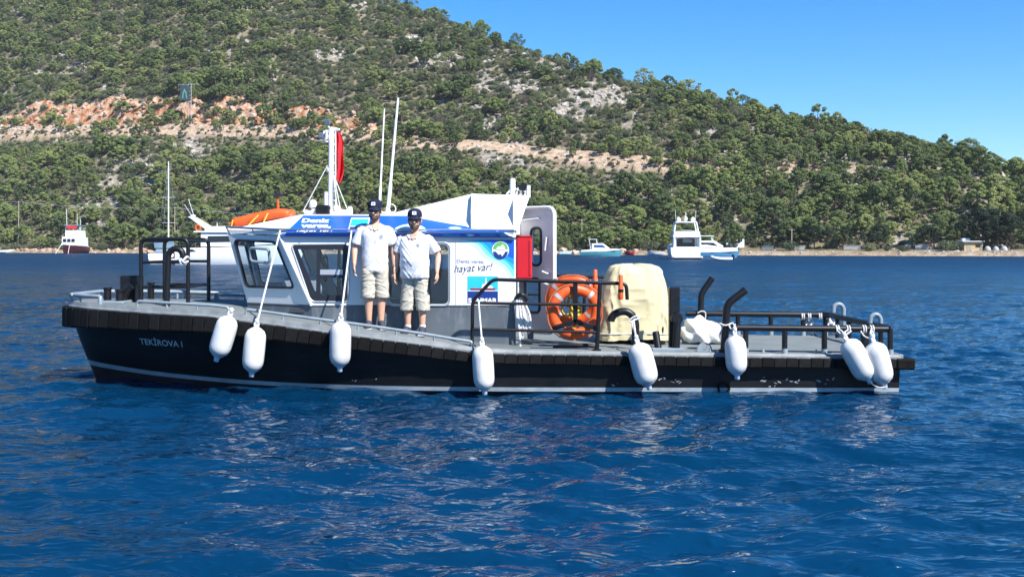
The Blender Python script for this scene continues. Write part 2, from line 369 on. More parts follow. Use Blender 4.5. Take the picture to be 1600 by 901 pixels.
def build_hill():
    us = np.concatenate([np.linspace(-1.1, -0.62, 40), np.linspace(-0.6, 0.62, 620), np.linspace(0.64, 1.2, 40)])
    ts = np.concatenate([np.linspace(0, 0.13, 40), np.linspace(0.135, 0.62, 260), np.linspace(0.63, 1, 60)])
    U, T = np.meshgrid(us, ts)
    ys = shore(U); Y = ys - 3 + T * (ys * 0.5 + 330)
    z, bare, emb, road = terrain(U, Y)
    X = U * Y
    pk = np.clip(pale(U, Y) + spot(U * FPX + CX, HY - (z - CAMH) / Y * FPX), 0, 1)
    V = np.stack([X, Y, z], -1).reshape(-1, 3); nr, nc = U.shape
    i = np.arange(nr - 1)[:, None] * nc + np.arange(nc - 1)[None, :]
    F = np.stack([i, i + 1, i + nc + 1, i + nc], -1).reshape(-1, 4)
    me = bpy.data.meshes.new('hillside'); me.from_pydata(V.tolist(), [], F.tolist())
    me.polygons.foreach_set('use_smooth', np.ones(len(F), bool))
    c = me.color_attributes.new('ground_kind', 'FLOAT_COLOR', 'POINT')
    beach = np.clip(1.15 - (Y - ys) / 6.5, 0, 1)
    c.data.foreach_set('color', np.stack([bare, np.maximum(emb, road * 0.7), pk, beach], -1).reshape(-1).astype(np.float32))
    m = bpy.data.materials.new('hill_ground'); m.use_nodes = True; nt = m.node_tree; n = nt.nodes; l = nt.links
    b = n['Principled BSDF']; b.inputs['Roughness'].default_value = 0.95; b.inputs['Specular IOR Level'].default_value = 0.1
    at = n.new('ShaderNodeVertexColor'); at.layer_name = 'ground_kind'
    sp = n.new('ShaderNodeSeparateColor'); l.new(at.outputs['Color'], sp.inputs[0])
    g = n.new('ShaderNodeNewGeometry')
    def noise(s, d=5):
        q = n.new('ShaderNodeTexNoise'); q.inputs['Scale'].default_value = s; q.inputs['Detail'].default_value = d; l.new(g.outputs['Position'], q.inputs['Vector']); return q
    def ramp(src, stops):
        r = n.new('ShaderNodeValToRGB'); e = r.color_ramp.elements
        while len(e) < len(stops): e.new(0.5)
        for i_, (p, col) in enumerate(stops): e[i_].position = p; e[i_].color = (*col, 1)
        l.new(src, r.inputs[0]); return r
    def mix(f, a, c_):
        x = n.new('ShaderNodeMix'); x.data_type = 'RGBA'; l.new(f, x.inputs[0]); l.new(a, x.inputs[6]); l.new(c_, x.inputs[7]); return x.outputs[2]
    soil = ramp(noise(0.35).outputs['Fac'], [(0.3, (0.10, 0.09, 0.055)), (0.55, (0.18, 0.155, 0.10)), (0.75, (0.27, 0.235, 0.17))])
    rock = ramp(noise(0.8).outputs['Fac'], [(0.3, (0.13, 0.11, 0.09)), (0.5, (0.26, 0.23, 0.19)), (0.7, (0.42, 0.38, 0.33))])
    cutc = ramp(noise(0.45, 7).outputs['Fac'], [(0.34, (0.20, 0.085, 0.04)), (0.45, (0.42, 0.19, 0.095)), (0.56, (0.46, 0.32, 0.22)), (0.72, (0.55, 0.46, 0.38))])
    embc = ramp(noise(0.6, 7).outputs['Fac'], [(0.3, (0.25, 0.17, 0.11)), (0.5, (0.38, 0.28, 0.20)), (0.7, (0.48, 0.39, 0.30))])
    sand = ramp(noise(0.5, 7).outputs['Fac'], [(0.3, (0.20, 0.13, 0.085)), (0.5, (0.33, 0.25, 0.175)), (0.7, (0.45, 0.37, 0.275))])
    c0 = mix(sp.outputs['Blue'], soil.outputs[0], rock.outputs[0]); c1 = mix(sp.outputs['Red'], c0, cutc.outputs[0]); c2 = mix(sp.outputs['Green'], c1, embc.outputs[0])
    c3 = mix(at.outputs['Alpha'], c2, sand.outputs[0]); l.new(c3, b.inputs['Base Color'])
    bp = n.new('ShaderNodeBump'); bp.inputs['Strength'].default_value = 0.8; bp.inputs['Distance'].default_value = 0.6; l.new(noise(1.2, 8).outputs['Fac'], bp.inputs['Height']); l.new(bp.outputs[0], b.inputs['Normal'])
    me.materials.append(m); tag(link('hillside', me), kind='structure')
build_hill()

# ------------------------------------------------------------------ foliage
def leaf_material(name, stops):
    m = bpy.data.materials.new(name); m.use_nodes = True; nt = m.node_tree; n = nt.nodes; l = nt.links
    b = n['Principled BSDF']; b.inputs['Roughness'].default_value = 0.7; b.inputs['Specular IOR Level'].default_value = 0.2
    oi = n.new('ShaderNodeObjectInfo'); cr = n.new('ShaderNodeValToRGB'); e = cr.color_ramp.elements
    while len(e) < len(stops): e.new(0.5)
    for i, (p, c) in enumerate(stops): e[i].position = p; e[i].color = (*c, 1)
    l.new(oi.outputs['Random'], cr.inputs[0])
    g = n.new('ShaderNodeNewGeometry'); h = n.new('ShaderNodeHueSaturation'); mr = n.new('ShaderNodeMapRange')
    mr.inputs[3].default_value = 0.65; mr.inputs[4].default_value = 1.4; l.new(g.outputs['Random Per Island'], mr.inputs[0]); l.new(mr.outputs[0], h.inputs['Value'])
    l.new(cr.outputs[0], h.inputs['Color']); l.new(h.outputs[0], b.inputs['Base Color'])
    t = n.new('ShaderNodeBsdfTranslucent'); l.new(h.outputs[0], t.inputs['Color']); mx = n.new('ShaderNodeMixShader'); mx.inputs[0].default_value = 0.4
    l.new(b.outputs[0], mx.inputs[1]); l.new(t.outputs[0], mx.inputs[2]); l.new(mx.outputs[0], n['Material Output'].inputs['Surface'])
    return m
M_PINE = leaf_material('pine_needles', [(0, (0.095, 0.132, 0.060)), (0.3, (0.160, 0.212, 0.080)), (0.6, (0.225, 0.282, 0.098)), (0.85, (0.28, 0.332, 0.115)), (1, (0.33, 0.355, 0.145))])
M_SCRUB = leaf_material('scrub_leaves', [(0, (0.080, 0.104, 0.062)), (0.4, (0.130, 0.155, 0.086)), (0.75, (0.18, 0.202, 0.108)), (0.92, (0.23, 0.245, 0.122)), (1, (0.25, 0.225, 0.16))])
M_DARK = leaf_material('dark_leaves', [(0, (0.022, 0.042, 0.027)), (1, (0.046, 0.068, 0.040))])
M_DRY = leaf_material('dry_twigs', [(0, (0.16, 0.13, 0.12)), (1, (0.24, 0.2, 0.17))])
M_BARK = mat('bark', (0.10, 0.075, 0.055), 0.9, var=0.4, vscale=4)
def cards(rg, centres, radii, per, size, flat=0.55, up=0.45):
    "leaf sprays: small bent quads spread over the skin and volume of clumps"
    vs = []; fs = []
    for c, r in zip(centres, radii):
        d = rg.normal(size=(per, 3)); d /= np.linalg.norm(d, axis=1)[:, None]; rad = r * rg.uniform(0.6, 1.0, per) ** 0.5
        p = c + d * rad[:, None] * np.array([1, 1, flat])
        nrm = d * 0.9 + rg.normal(size=(per, 3)) * 0.42 + np.array([0, 0, up]); nrm /= np.linalg.norm(nrm, axis=1)[:, None]
        a = np.cross(nrm, rg.normal(size=(per, 3))); a /= np.linalg.norm(a, axis=1)[:, None]; b = np.cross(nrm, a)
        s = size * rg.uniform(0.55, 1.3, per)[:, None]; k0 = len(vs)
        q = np.stack([p - a * s, p - b * s * 0.55 - nrm * s * 0.15, p + a * s, p + b * s * 0.55 + nrm * s * 0.2], 1).reshape(-1, 3)
        k = len(vs); vs += q.tolist(); fs += [(k + 4 * i, k + 4 * i + 1, k + 4 * i + 2, k + 4 * i + 3) for i in range(per)]
    return vs, fs
def plain_mesh(name, vs, fs, m):
    me = bpy.data.meshes.new(name); me.from_pydata([tuple(v) for v in vs], [], fs); me.materials.append(m); return me
def pine_proto(seed, H, Wd, lean=0.0, m=None, open_=0.0, per=170):
    rg = np.random.default_rng(seed); n = int(30 + 10 * rg.random())
    cs = []; rs = []; limbs = []
    for i in range(n):
        t = (i + 0.5) / n; h = H * (0.30 + 0.66 * t ** 0.8)
        env = Wd * 0.5 * (math.sin(math.pi * min(1, (0.22 + 0.80 * t))) ** 0.7 + 0.12) * rg.uniform(0.55, 1.1); a = i * 2.4 + rg.uniform(-0.5, 0.5)
        c = np.array([env * math.cos(a) + lean * h, env * math.sin(a), h]); r = Wd * rg.uniform(0.085, 0.165)
        if rg.random() < open_: continue
        cs.append(c); rs.append(r); limbs.append((c, h))
    v, f = cards(rg, cs, rs, per, 0.165 * (Wd / 5))
    crown = plain_mesh('crown', v, f, m or M_PINE)
    b = MB(); top = np.array([lean * H * 0.9, 0, H * 0.9])
    b.tube([(0, 0, -0.8), (lean * H * 0.3 + 0.05, 0.04, H * 0.3), (lean * H * 0.6 - 0.04, 0, H * 0.6), tuple(top)], [H * 0.028, H * 0.022, H * 0.015, H * 0.004], 7)
    for c, h in limbs[:12]:
        h0 = max(0.2 * H, h - 0.14 * H); b.tube([(lean * h0, 0, h0), tuple((c + np.array([lean * h0, 0, h0])) / 2 + np.array([0, 0, 0.05])), tuple(c)], [H * 0.010, H * 0.008, H * 0.004], 5)
    return crown, b.mesh('trunk', M_BARK, True)
def bush_proto(seed, H, Wd, m, per=80, n=12):
    rg = np.random.default_rng(seed); cs = []; rs = []
    for i in range(n):
        a = rg.uniform(0, 6.28); q = math.sqrt(rg.random()) * Wd * 0.36; cs.append(np.array([q * math.cos(a), q * math.sin(a), H * rg.uniform(0.3, 0.62) * (1.15 - q / Wd)])); rs.append(Wd * rg.uniform(0.17, 0.27))
    v, f = cards(rg, cs, rs, per, 0.145 * (Wd / 3), H / Wd * 1.3)
    return plain_mesh('foliage', v, f, m)
def dry_proto(seed, H, Wd):
    rg = np.random.default_rng(seed); b = MB()
    for i in range(26):
        a = rg.uniform(0, 6.28); t = rg.uniform(0.15, 1); e = np.array([math.cos(a) * Wd * 0.5 * t, math.sin(a) * Wd * 0.5 * t, H * rg.uniform(0.6, 1.0) * (1.1 - 0.5 * t)])
        md = e * 0.5 + rg.normal(size=3) * 0.12; b.tube([(0, 0, -0.2), tuple(md), tuple(e)], [0.05, 0.035, 0.012], 4)
        for k in range(5):
            s0 = md + (e - md) * rg.random(); b.tube([tuple(s0), tuple(s0 + rg.normal(size=3) * 0.45 + np.array([0, 0, 0.25]))], [0.02, 0.008], 3)
    return b.mesh('twigs', M_DRY)
PINES = [pine_proto(100 + i, H, W_, ln, None, op) for i, (H, W_, ln, op) in enumerate([(6.2, 5.4, 0.02, 0), (7.2, 5.6, -0.04, 0.1), (5.2, 5.2, 0.05, 0.05), (6.6, 4.6, 0.0, 0.15), (5.6, 6.2, -0.03, 0.0), (7.6, 5.0, 0.06, 0.3)])]
BUSHES = [bush_proto(200 + i, H, W_, M_SCRUB) for i, (H, W_) in enumerate([(2.0, 3.0), (1.6, 3.3), (2.5, 3.0), (1.9, 2.4)])]
DRYS = [dry_proto(300 + i, 2.4, 3.2) for i in range(2)]

def occupied(px, py):
    "the signboard and the houses on the flat keep their ground clear"
    return (abs(px - 292) < 7 and 120 < py < 172)
def scatter():
    rg = np.random.default_rng(11); out = []
    cell = {}
    def free(x, y, r, kind):
        g = 3.0; k = (int(x // g), int(y // g)); n_ = int(math.ceil(r * 2 / g)) + 1
        for i in range(-n_, n_ + 1):
            for j in range(-n_, n_ + 1):
                for (a, b, q) in cell.get((k[0] + i, k[1] + j), ()):
                    if (a - x) ** 2 + (b - y) ** 2 < (r + q) ** 2: return False
        cell.setdefault(k, []).append((x, y, r)); return True
    N = 210000
    u = rg.uniform(-0.62, 0.62, N); ys = shore(u); t = rg.random(N)
    Y = ys + 5 + t * (ys * 0.45 + 260)
    z, bare, emb, road = terrain(u, Y); px = u * FPX + CX; py = HY - (z - CAMH) / Y * FPX
    tr = np_i(px, T_RIDGE); yr, zr = road_at(u); s = Y - yr; d = Y - ys
    pk = np.clip(pale(u, Y), 0, 1); sk = spot(px, py); den = fbm(u * Y / 26 + 3, Y / 26, 3)
    for i in range(N):
        if z[i] - CAMH > (HY - tr[i]) / FPX * Y[i] + 1.5 and s[i] > 20: pass
        if py[i] < -70: continue
        if zr[i] and road[i] > 0.3 and rg.random() < 0.97: continue
        if emb[i] > 0.3 and rg.random() < (0.66 if px[i] < 640 else 0.92 if px[i] < 1050 else 0.6): continue
        if bare[i] > 0.3 and rg.random() < 0.84: continue
        if sk[i] > 0.35 and rg.random() < 0.86: continue
        if pk[i] > 0.5 and rg.random() < 0.75: continue
        upper = s[i] > 8 and px[i] < 1380
        far_ = d[i] < SHELF
        pines = 0.10 if upper else 0.62
        if px[i] > 1050: pines = max(pines, 0.42)
        if px[i] < 420 and not upper: pines = 0.36
        if upper: pines += 0.25 * max(0, den[i] * 4) + (0.22 if px[i] < 420 else 0)
        if -17 < s[i] < -6 and px[i] < 1060: pines *= (0.25 if px[i] < 640 else 0.06)
        if d[i] < 8 and px[i] < 1150 and rg.random() < 0.5: continue
        if far_ and px[i] > 1150 and (d[i] < 13 or rg.random() < 0.6): continue
        r = rg.random()
        if r < pines:
            sc = (0.48 + 0.72 * rg.random() ** 1.5) * (0.88 if upper else 1.0)
            if abs(s[i]) < 24 and s[i] < 0 and px[i] < 1060: sc *= 0.62
            if px[i] > 1050: sc *= 0.82
            if free(u[i] * Y[i], Y[i], 1.7 * sc, 0): out.append(('p', rg.integers(len(PINES)), u[i] * Y[i], Y[i], z[i], sc, py[i], px[i]))
        elif r < 0.985 or not upper:
            sc = 0.5 + 0.85 * rg.random() ** 1.6
            if -14 < s[i] < 0 and px[i] < 1060: sc *= 0.6
            if free(u[i] * Y[i], Y[i], 0.92 * sc, 1): out.append(('b', rg.integers(len(BUSHES)), u[i] * Y[i], Y[i], z[i], sc, py[i], px[i]))
        else:
            if free(u[i] * Y[i], Y[i], 1.3, 1): out.append(('d', rg.integers(len(DRYS)), u[i] * Y[i], Y[i], z[i], rg.uniform(0.8, 1.5), py[i], px[i]))
    return out
SCAT = scatter()

def gn_wood(name, protos, items, label, cat):
    "one object: points carrying a kind, a turn and a scale, and a node tree that sets a plant on each"
    me = bpy.data.meshes.new(name); me.from_pydata([(i[2], i[3], i[4] - 0.15) for i in items], [], [])
    rg = np.random.default_rng(5); n_ = len(items)
    for nm, ty, dat in (('kind_index', 'INT', np.array([i[1] for i in items], np.int32)), ('turn', 'FLOAT', rg.uniform(0, 6.28, n_).astype(np.float32)), ('grow', 'FLOAT_VECTOR', (np.array([i[5] for i in items])[:, None] * rg.uniform(0.72, 1.28, (n_, 3))).astype(np.float32).ravel())):
        a = me.attributes.new(nm, ty, 'POINT'); a.data.foreach_set('vector' if ty == 'FLOAT_VECTOR' else 'value', dat)
    o = link(name, me); tag(o, label, cat, kind='stuff')
    ng = bpy.data.node_groups.new(name, 'GeometryNodeTree')
    ng.interface.new_socket('Geometry', in_out='INPUT', socket_type='NodeSocketGeometry'); ng.interface.new_socket('Geometry', in_out='OUTPUT', socket_type='NodeSocketGeometry')
    N = ng.nodes; L = ng.links; gi = N.new('NodeGroupInput'); go = N.new('NodeGroupOutput'); iop = N.new('GeometryNodeInstanceOnPoints'); gti = N.new('GeometryNodeGeometryToInstance')
    for m in reversed(protos):
        ob = bpy.data.objects.new(name + '_source', m); oi = N.new('GeometryNodeObjectInfo'); oi.inputs['Object'].default_value = ob; L.new(oi.outputs['Geometry'], gti.inputs[0])
    def attr(nm, ty):
        a = N.new('GeometryNodeInputNamedAttribute'); a.data_type = ty; a.inputs['Name'].default_value = nm; return a.outputs[0]
    iop.inputs['Pick Instance'].default_value = True
    L.new(gi.outputs[0], iop.inputs['Points']); L.new(gti.outputs[0], iop.inputs['Instance']); L.new(attr('kind_index', 'INT'), iop.inputs['Instance Index'])
    cx = N.new('ShaderNodeCombineXYZ'); L.new(attr('turn', 'FLOAT'), cx.inputs[2]); L.new(cx.outputs[0], iop.inputs['Rotation'])
    L.new(attr('grow', 'FLOAT_VECTOR'), iop.inputs['Scale']); L.new(iop.outputs[0], go.inputs[0])
    md = o.modifiers.new('plants', 'NODES'); md.node_group = ng
    return o
def joined(pair, name):
    b = MB(); k = 0
    c, t = pair; b.add([v.co.copy() for v in c.vertices], [tuple(p.vertices) for p in c.polygons], 0); b.add([v.co.copy() for v in t.vertices], [tuple(p.vertices) for p in t.polygons], 1)
    me = bpy.data.meshes.new(name); me.from_pydata(b.v, [], b.f); me.materials.append(c.materials[0]); me.materials.append(M_BARK); me.polygons.foreach_set('material_index', b.m); return me
def plant_out():
    rg = random.Random(4)
    def shown(p): return 0 <= p[7] <= 1600 and p[6] > -15
    # what the work boat hides is not worth a tree of its own
    def hidden(p): return 360 < p[7] < 866 and p[6] > 345
    ps = sorted([p for p in SCAT if p[0] == 'p'], key=lambda p: (not shown(p) or hidden(p), -p[5] / p[3]))
    bs = sorted([p for p in SCAT if p[0] == 'b'], key=lambda p: (not shown(p) or hidden(p), -p[5] / p[3]))
    ds = [p for p in SCAT if p[0] == 'd']
    for i, p in enumerate(ps[:290]):
        X, Y, z, sc = p[2], p[3], p[4], p[5]; yr, zr = road_at(X / Y); above = Y > yr
        look = ('rounded', 'tall rounded', 'low broad', 'narrow', 'wide low-domed', 'tall open-crowned')[p[1]]; size = 'large ' if sc > 0.95 else 'small ' if sc < 0.62 else ''; beach = Y - shore(X / Y) <= 30
        place_ = 'on the hillside above the road cut' if above else 'just behind the beach' if beach else 'on the slope between the beach and the road'
        e = empty('pine_tree', (X, Y, z - 0.1), size + look + ' green pine ' + place_, 'tree', 'pines above the road' if above else 'pines behind the beach' if beach else 'pines on the slope below the road')
        e.rotation_euler.z = rg.uniform(0, 6.28); e.scale = (sc * rg.uniform(0.78, 1.2), sc * rg.uniform(0.78, 1.2), sc * rg.uniform(0.85, 1.2))
        for nm, me in zip(('crown', 'trunk'), PINES[p[1]]):
            c = bpy.data.objects.new(nm, me); COL.objects.link(c); c.parent = e
    for p in bs[:240]:
        X, Y, z, sc = p[2], p[3], p[4], p[5]; above = Y > road_at(X / Y)[0]
        o = bpy.data.objects.new('shrub', BUSHES[p[1]]); COL.objects.link(o); o.location = (X, Y, z - 0.1); o.rotation_euler.z = rg.uniform(0, 6.28); o.scale = (sc * rg.uniform(0.75, 1.3), sc * rg.uniform(0.75, 1.3), sc * rg.uniform(0.75, 1.2))
        look = ('rounded', 'flat spreading', 'upright', 'small compact')[p[1]]
        tag(o, look + (' dark green shrub on the slope above the road' if above else ' dark green shrub between the pines below the road'), 'shrub', 'shrubs above the road' if above else 'shrubs below the road')
    for p in ds:
        o = bpy.data.objects.new('dry_shrub', DRYS[p[1]]); COL.objects.link(o); o.location = (p[2], p[3], p[4]); o.rotation_euler.z = rg.uniform(0, 6.28); o.scale = (p[5],) * 3
        tag(o, 'leafless grey shrub of bare twigs on the hillside', 'shrub', 'bare grey shrubs on the hillside')
    gn_wood('pine_wood', [joined(p, 'pine') for p in PINES], ps[290:], 'pine wood covering the hillside', 'wood')
    gn_wood('scrub', BUSHES, bs[240:], 'dark green evergreen scrub covering the hillside', 'scrub')
plant_out()

# loose rock on the cut face, the bank and the shore
def rock_mesh(seed, m):
    b = bmesh.new(); bmesh.ops.create_icosphere(b, subdivisions=1, radius=0.5); rg = random.Random(seed)
    for v in b.verts: v.co *= rg.uniform(0.7, 1.25); v.co.z *= 0.75
    me = bpy.data.meshes.new('rock'); b.to_mesh(me); b.free(); me.materials.append(m); return me
M_RED = mat('red_limestone', (0.38, 0.18, 0.10), 0.95, col2=(0.52, 0.42, 0.34), vscale=0.9, bump=0.5, bscale=4)
M_LIME = mat('pale_limestone', (0.24, 0.21, 0.18), 0.95, col2=(0.46, 0.43, 0.38), vscale=1.5, bump=0.5, bscale=4)
ROCKS_R = [rock_mesh(i, M_RED) for i in range(4)]; ROCKS_L = [rock_mesh(10 + i, M_LIME) for i in range(4)]
def rocks():
    rg = np.random.default_rng(21); red = []; lime = []
    u = rg.uniform(-0.6, 0.6, 60000); ys = shore(u); Y = ys + 1 + rg.random(60000) * (ys * 0.45 + 240)
    z, bare, emb, road = terrain(u, Y); px = u * FPX + CX; py = HY - (z - CAMH) / Y * FPX; pk = pale(u, Y); sk = spot(px, py); d = Y - ys
    for i in range(len(u)):
        if py[i] < -20: continue
        q = rg.random(); it = ('r', rg.integers(4), u[i] * Y[i], Y[i], z[i] + 0.15)
        if bare[i] > 0.5 and q < 0.75: red.append((*it, rg.uniform(0.6, 2.6)))
        elif emb[i] > 0.5 and q < 0.25: (red if q < 0.1 else lime).append((*it, rg.uniform(0.4, 1.3)))
        elif 2 < d[i] < 9 and q < 0.5 and px[i] < 1090: red.append((*it, rg.uniform(0.3, 1.9)))
        elif 2 < d[i] < 7 and q < 0.3: lime.append((*it, rg.uniform(0.25, 0.8)))
        elif sk[i] > 0.4 and q < 0.75: lime.append((*it, rg.uniform(0.5, 2.2)))
        elif pk[i] > 0.5 and d[i] > 20 and q < 0.35: lime.append((*it, rg.uniform(0.5, 2.0)))
    gn_wood('red_rubble', ROCKS_R, red, 'broken red and orange limestone of the road cut and shore', 'rock')
    gn_wood('pale_rubble', ROCKS_L, lime, 'pale grey limestone outcrops and stones between the scrub', 'rock')
rocks()
# ================================================================== the work boat
YC = 16.0                                   # centre line depth; bow to -X
M_BLACK = mat('black_hull_paint', (0.0085, 0.009, 0.011), 0.5, spec=0.3, var=0.5, vscale=2.2, bump=0.06, bscale=3, rvar=0.12, streak=((0.10, 0.115, 0.13), 0.16, (2.5, 2.5, 14)))
M_RUBBER = mat('black_rubber', (0.0062, 0.0062, 0.0066), 0.8, var=0.5, vscale=7, bump=0.25, bscale=30, spec=0.15, perobj=0.35, streak=((0.03, 0.03, 0.031), 0.3, (3, 3, 3)))
M_STRIPE = mat('boot_stripe_paint', (0.27, 0.33, 0.38), 0.5, col2=(0.44, 0.50, 0.54), vscale=5, rvar=0.1)
M_ANTI = mat('antifouling', (0.022, 0.010, 0.012), 0.7, var=0.4)
M_DECK = mat('deck_grey', (0.125, 0.145, 0.148), 0.75, col2=(0.175, 0.195, 0.198), vscale=2.5, bump=0.12, bscale=60)
M_EDGE = mat('edge_grey', (0.125, 0.145, 0.155), 0.6, col2=(0.25, 0.27, 0.28), vscale=6)
M_WHITE = mat('white_gelcoat', (0.76, 0.76, 0.76), 0.3, var=0.035, vscale=1.2, rvar=0.08, streak=((0.52, 0.47, 0.40), 0.35, (9, 9, 1.1)))
M_GREYP = mat('grey_cabin_paint', (0.078, 0.095, 0.115), 0.4, col2=(0.105, 0.123, 0.142), vscale=1.8, rvar=0.1, streak=((0.36, 0.38, 0.40), 0.45, (7, 7, 1.6)))
M_BTUBE = mat('black_tube_paint', (0.008, 0.008, 0.010), 0.4, var=0.4, vscale=9, spec=0.35)
M_GTUBE = mat('grey_tube_paint', (0.22, 0.27, 0.31), 0.4, var=0.15, vscale=9)
M_STEEL = mat('brushed_steel', (0.55, 0.56, 0.58), 0.3, 0.9, var=0.1)
M_FRAME = mat('window_frame_rubber', (0.012, 0.014, 0.022), 0.5, var=0.2)
M_ALU = mat('window_alloy', (0.5, 0.53, 0.56), 0.4, 0.5, var=0.1)
M_ORANGE = mat('orange_plastic', (0.72, 0.10, 0.017), 0.45, var=0.15, vscale=5, bump=0.05)
M_YELLOW = mat('yellow_rope', (0.62, 0.46, 0.05), 0.8, var=0.2, bump=0.5, bscale=90)
M_ROPE = mat('white_rope', (0.62, 0.62, 0.62), 0.9, var=0.2, vscale=30, bump=0.6, bscale=120)
M_RED = mat('red_box_paint', (0.55, 0.012, 0.02), 0.35, var=0.08)
M_BLUE = mat('wrap_blue', (0.012, 0.105, 0.52), 0.32, var=0.1, vscale=2)
M_NAVY = mat('wrap_navy', (0.012, 0.035, 0.21), 0.32, var=0.08)
M_CYAN = mat('wrap_cyan', (0.03, 0.47, 0.70), 0.32, var=0.08)
M_AQUA = mat('wrap_aqua', (0.20, 0.66, 0.74), 0.32, var=0.08)
M_SKYB = mat('wrap_sky_blue', (0.022, 0.27, 0.68), 0.32, var=0.08)
M_PALEB = mat('wrap_pale_blue', (0.52, 0.74, 0.82), 0.32, var=0.05)
M_GREEN = mat('logo_green', (0.12, 0.42, 0.10), 0.4, var=0.06)
M_LETW = mat('white_lettering', (0.78, 0.79, 0.80), 0.4, var=0.03)
M_LETN = mat('navy_lettering', (0.05, 0.06, 0.14), 0.4, var=0.05)
M_LETG = mat('pale_grey_lettering', (0.48, 0.51, 0.55), 0.4, var=0.05)
M_DARKIN = mat('dark_interior', (0.03, 0.035, 0.045), 0.7, var=0.2)
M_INNER = mat('cabin_lining', (0.32, 0.36, 0.42), 0.6, var=0.06)
M_CANVAS = mat('beige_canvas', (0.58, 0.52, 0.32), 0.75, var=0.05, vscale=2, bump=0.15, bscale=14)
M_REFL = mat('reflective_tape', (0.5, 0.52, 0.54), 0.35, 0.2, var=0.1)
def glass_material():
    m = bpy.data.materials.new('window_glass'); m.use_nodes = True; nt = m.node_tree; n = nt.nodes; l = nt.links; n.remove(n['Principled BSDF'])
    t = n.new('ShaderNodeBsdfTransparent'); t.inputs[0].default_value = (0.86, 0.94, 0.98, 1); g = n.new('ShaderNodeBsdfGlossy'); g.inputs['Roughness'].default_value = 0.02
    tc = n.new('ShaderNodeTexCoord'); nz = n.new('ShaderNodeTexNoise'); nz.inputs['Scale'].default_value = 1.5; l.new(tc.outputs['Object'], nz.inputs['Vector'])
    bp = n.new('ShaderNodeBump'); bp.inputs['Strength'].default_value = 0.03; bp.inputs['Distance'].default_value = 0.02; l.new(nz.outputs['Fac'], bp.inputs['Height']); l.new(bp.outputs[0], g.inputs['Normal'])
    lw = n.new('ShaderNodeLayerWeight'); lw.inputs[0].default_value = 0.5
    pw = n.new('ShaderNodeMath'); pw.operation = 'POWER'; pw.inputs[1].default_value = 4; l.new(lw.outputs['Facing'], pw.inputs[0])
    fr = n.new('ShaderNodeMapRange'); fr.inputs[3].default_value = 0.10; fr.inputs[4].default_value = 1.0; l.new(pw.outputs[0], fr.inputs[0]); mx = n.new('ShaderNodeMixShader'); l.new(fr.outputs[0], mx.inputs[0]); l.new(t.outputs[0], mx.inputs[1]); l.new(g.outputs[0], mx.inputs[2])
    l.new(mx.outputs[0], n['Material Output'].inputs['Surface']); return m
M_GLASS = glass_material()

boat = empty('work_boat', (0, YC, 0), 'black hulled work boat with white wheelhouse and blue wrap graphics', 'boat')
BOW = -6.60
T_B = [(-6.60, 0.0), (-6.595, 0.12), (-6.58, 0.26), (-6.54, 0.42), (-6.45, 0.56), (-6.3, 0.71), (-6, 0.89), (-5.5, 1.07), (-5, 1.21), (-4.4, 1.35), (-3.6, 1.48), (-2.8, 1.56), (-1.8, 1.6), (5.3, 1.6)]
T_Z = [(-6.9, 1.16), (-6.2, 1.14), (-5.47, 1.107), (-4.18, 1.055), (-3.385, 0.966), (-2.61, 0.862), (-2.05, 0.792), (-1.2, 0.682), (-0.62, 0.600), (-0.23, 0.568), (0.5, 0.552), (2.44, 0.528), (4.45, 0.504), (5.5, 0.50)]
T_H = [(-6.9, 0.33), (-5.9, 0.26), (-5.47, 0.245), (-4.18, 0.21), (-3.385, 0.205), (-2.61, 0.182), (-2.05, 0.178), (-1.2, 0.155), (-0.57, 0.13), (-0.23, 0.127), (5.5, 0.127)]
T_UP = [(-6.9, 0.05), (-5.5, 0.075), (-2, 0.085), (-1.2, 0.07), (-0.3, 0.045), (6, 0.04)]
def bd(X): return interp(X, T_B)
def zb(X): return interp(X, T_Z)            # top of the rubber belt
def zdeck(X): return zb(X) + interp(X, T_UP)
# hull: stations from the stem aft, rows from the belt down
XS = [-6.60, -6.595, -6.58, -6.55, -6.50, -6.42, -6.28, -6.08, -5.82, -5.5] + list(np.arange(-5.1, 5.2, 0.4)) + [5.3]
T_WL = [(0, 0), (0.03, 0.12), (0.08, 0.36), (0.15, 0.70), (0.25, 1.08), (0.38, 1.36), (0.55, 1.50), (1, 1.52)]
def hull_pt(X0, f, side):
    "X0 station at the deck, f 0 at the belt top .. 1 at the waterline, beyond 1 under water"
    t = (X0 - BOW) / (5.3 - BOW); z = zb(X0) - 0.02 - f * (zb(X0) - 0.02)
    stem = BOW + 0.03 + 0.27 * f ** 1.6
    X = stem + t * (5.3 - stem); g = min(1, f) ** 1.3
    b = lerp(bd(X0) - 0.015, interp(t, T_WL), g) if f <= 1 else interp(t, T_WL) * (1 - 0.5 * (f - 1))
    return Vector((X, YC - side * b, z))
def stripe_f(X0, up):
    "where the boot stripe's edges fall on a station"
    s = interp(X0, [(-6.6, 0.33), (-6.1, 0.27), (-5.4, 0.20), (-4.2, 0.14), (-3, 0.11), (-1.5, 0.095), (5.3, 0.088)]); h = interp(X0, [(-6.6, 0.080), (-5, 0.066), (-2, 0.058), (5.3, 0.056)])
    return 1 - (s - (0 if up else h)) / (zb(X0) - 0.02)
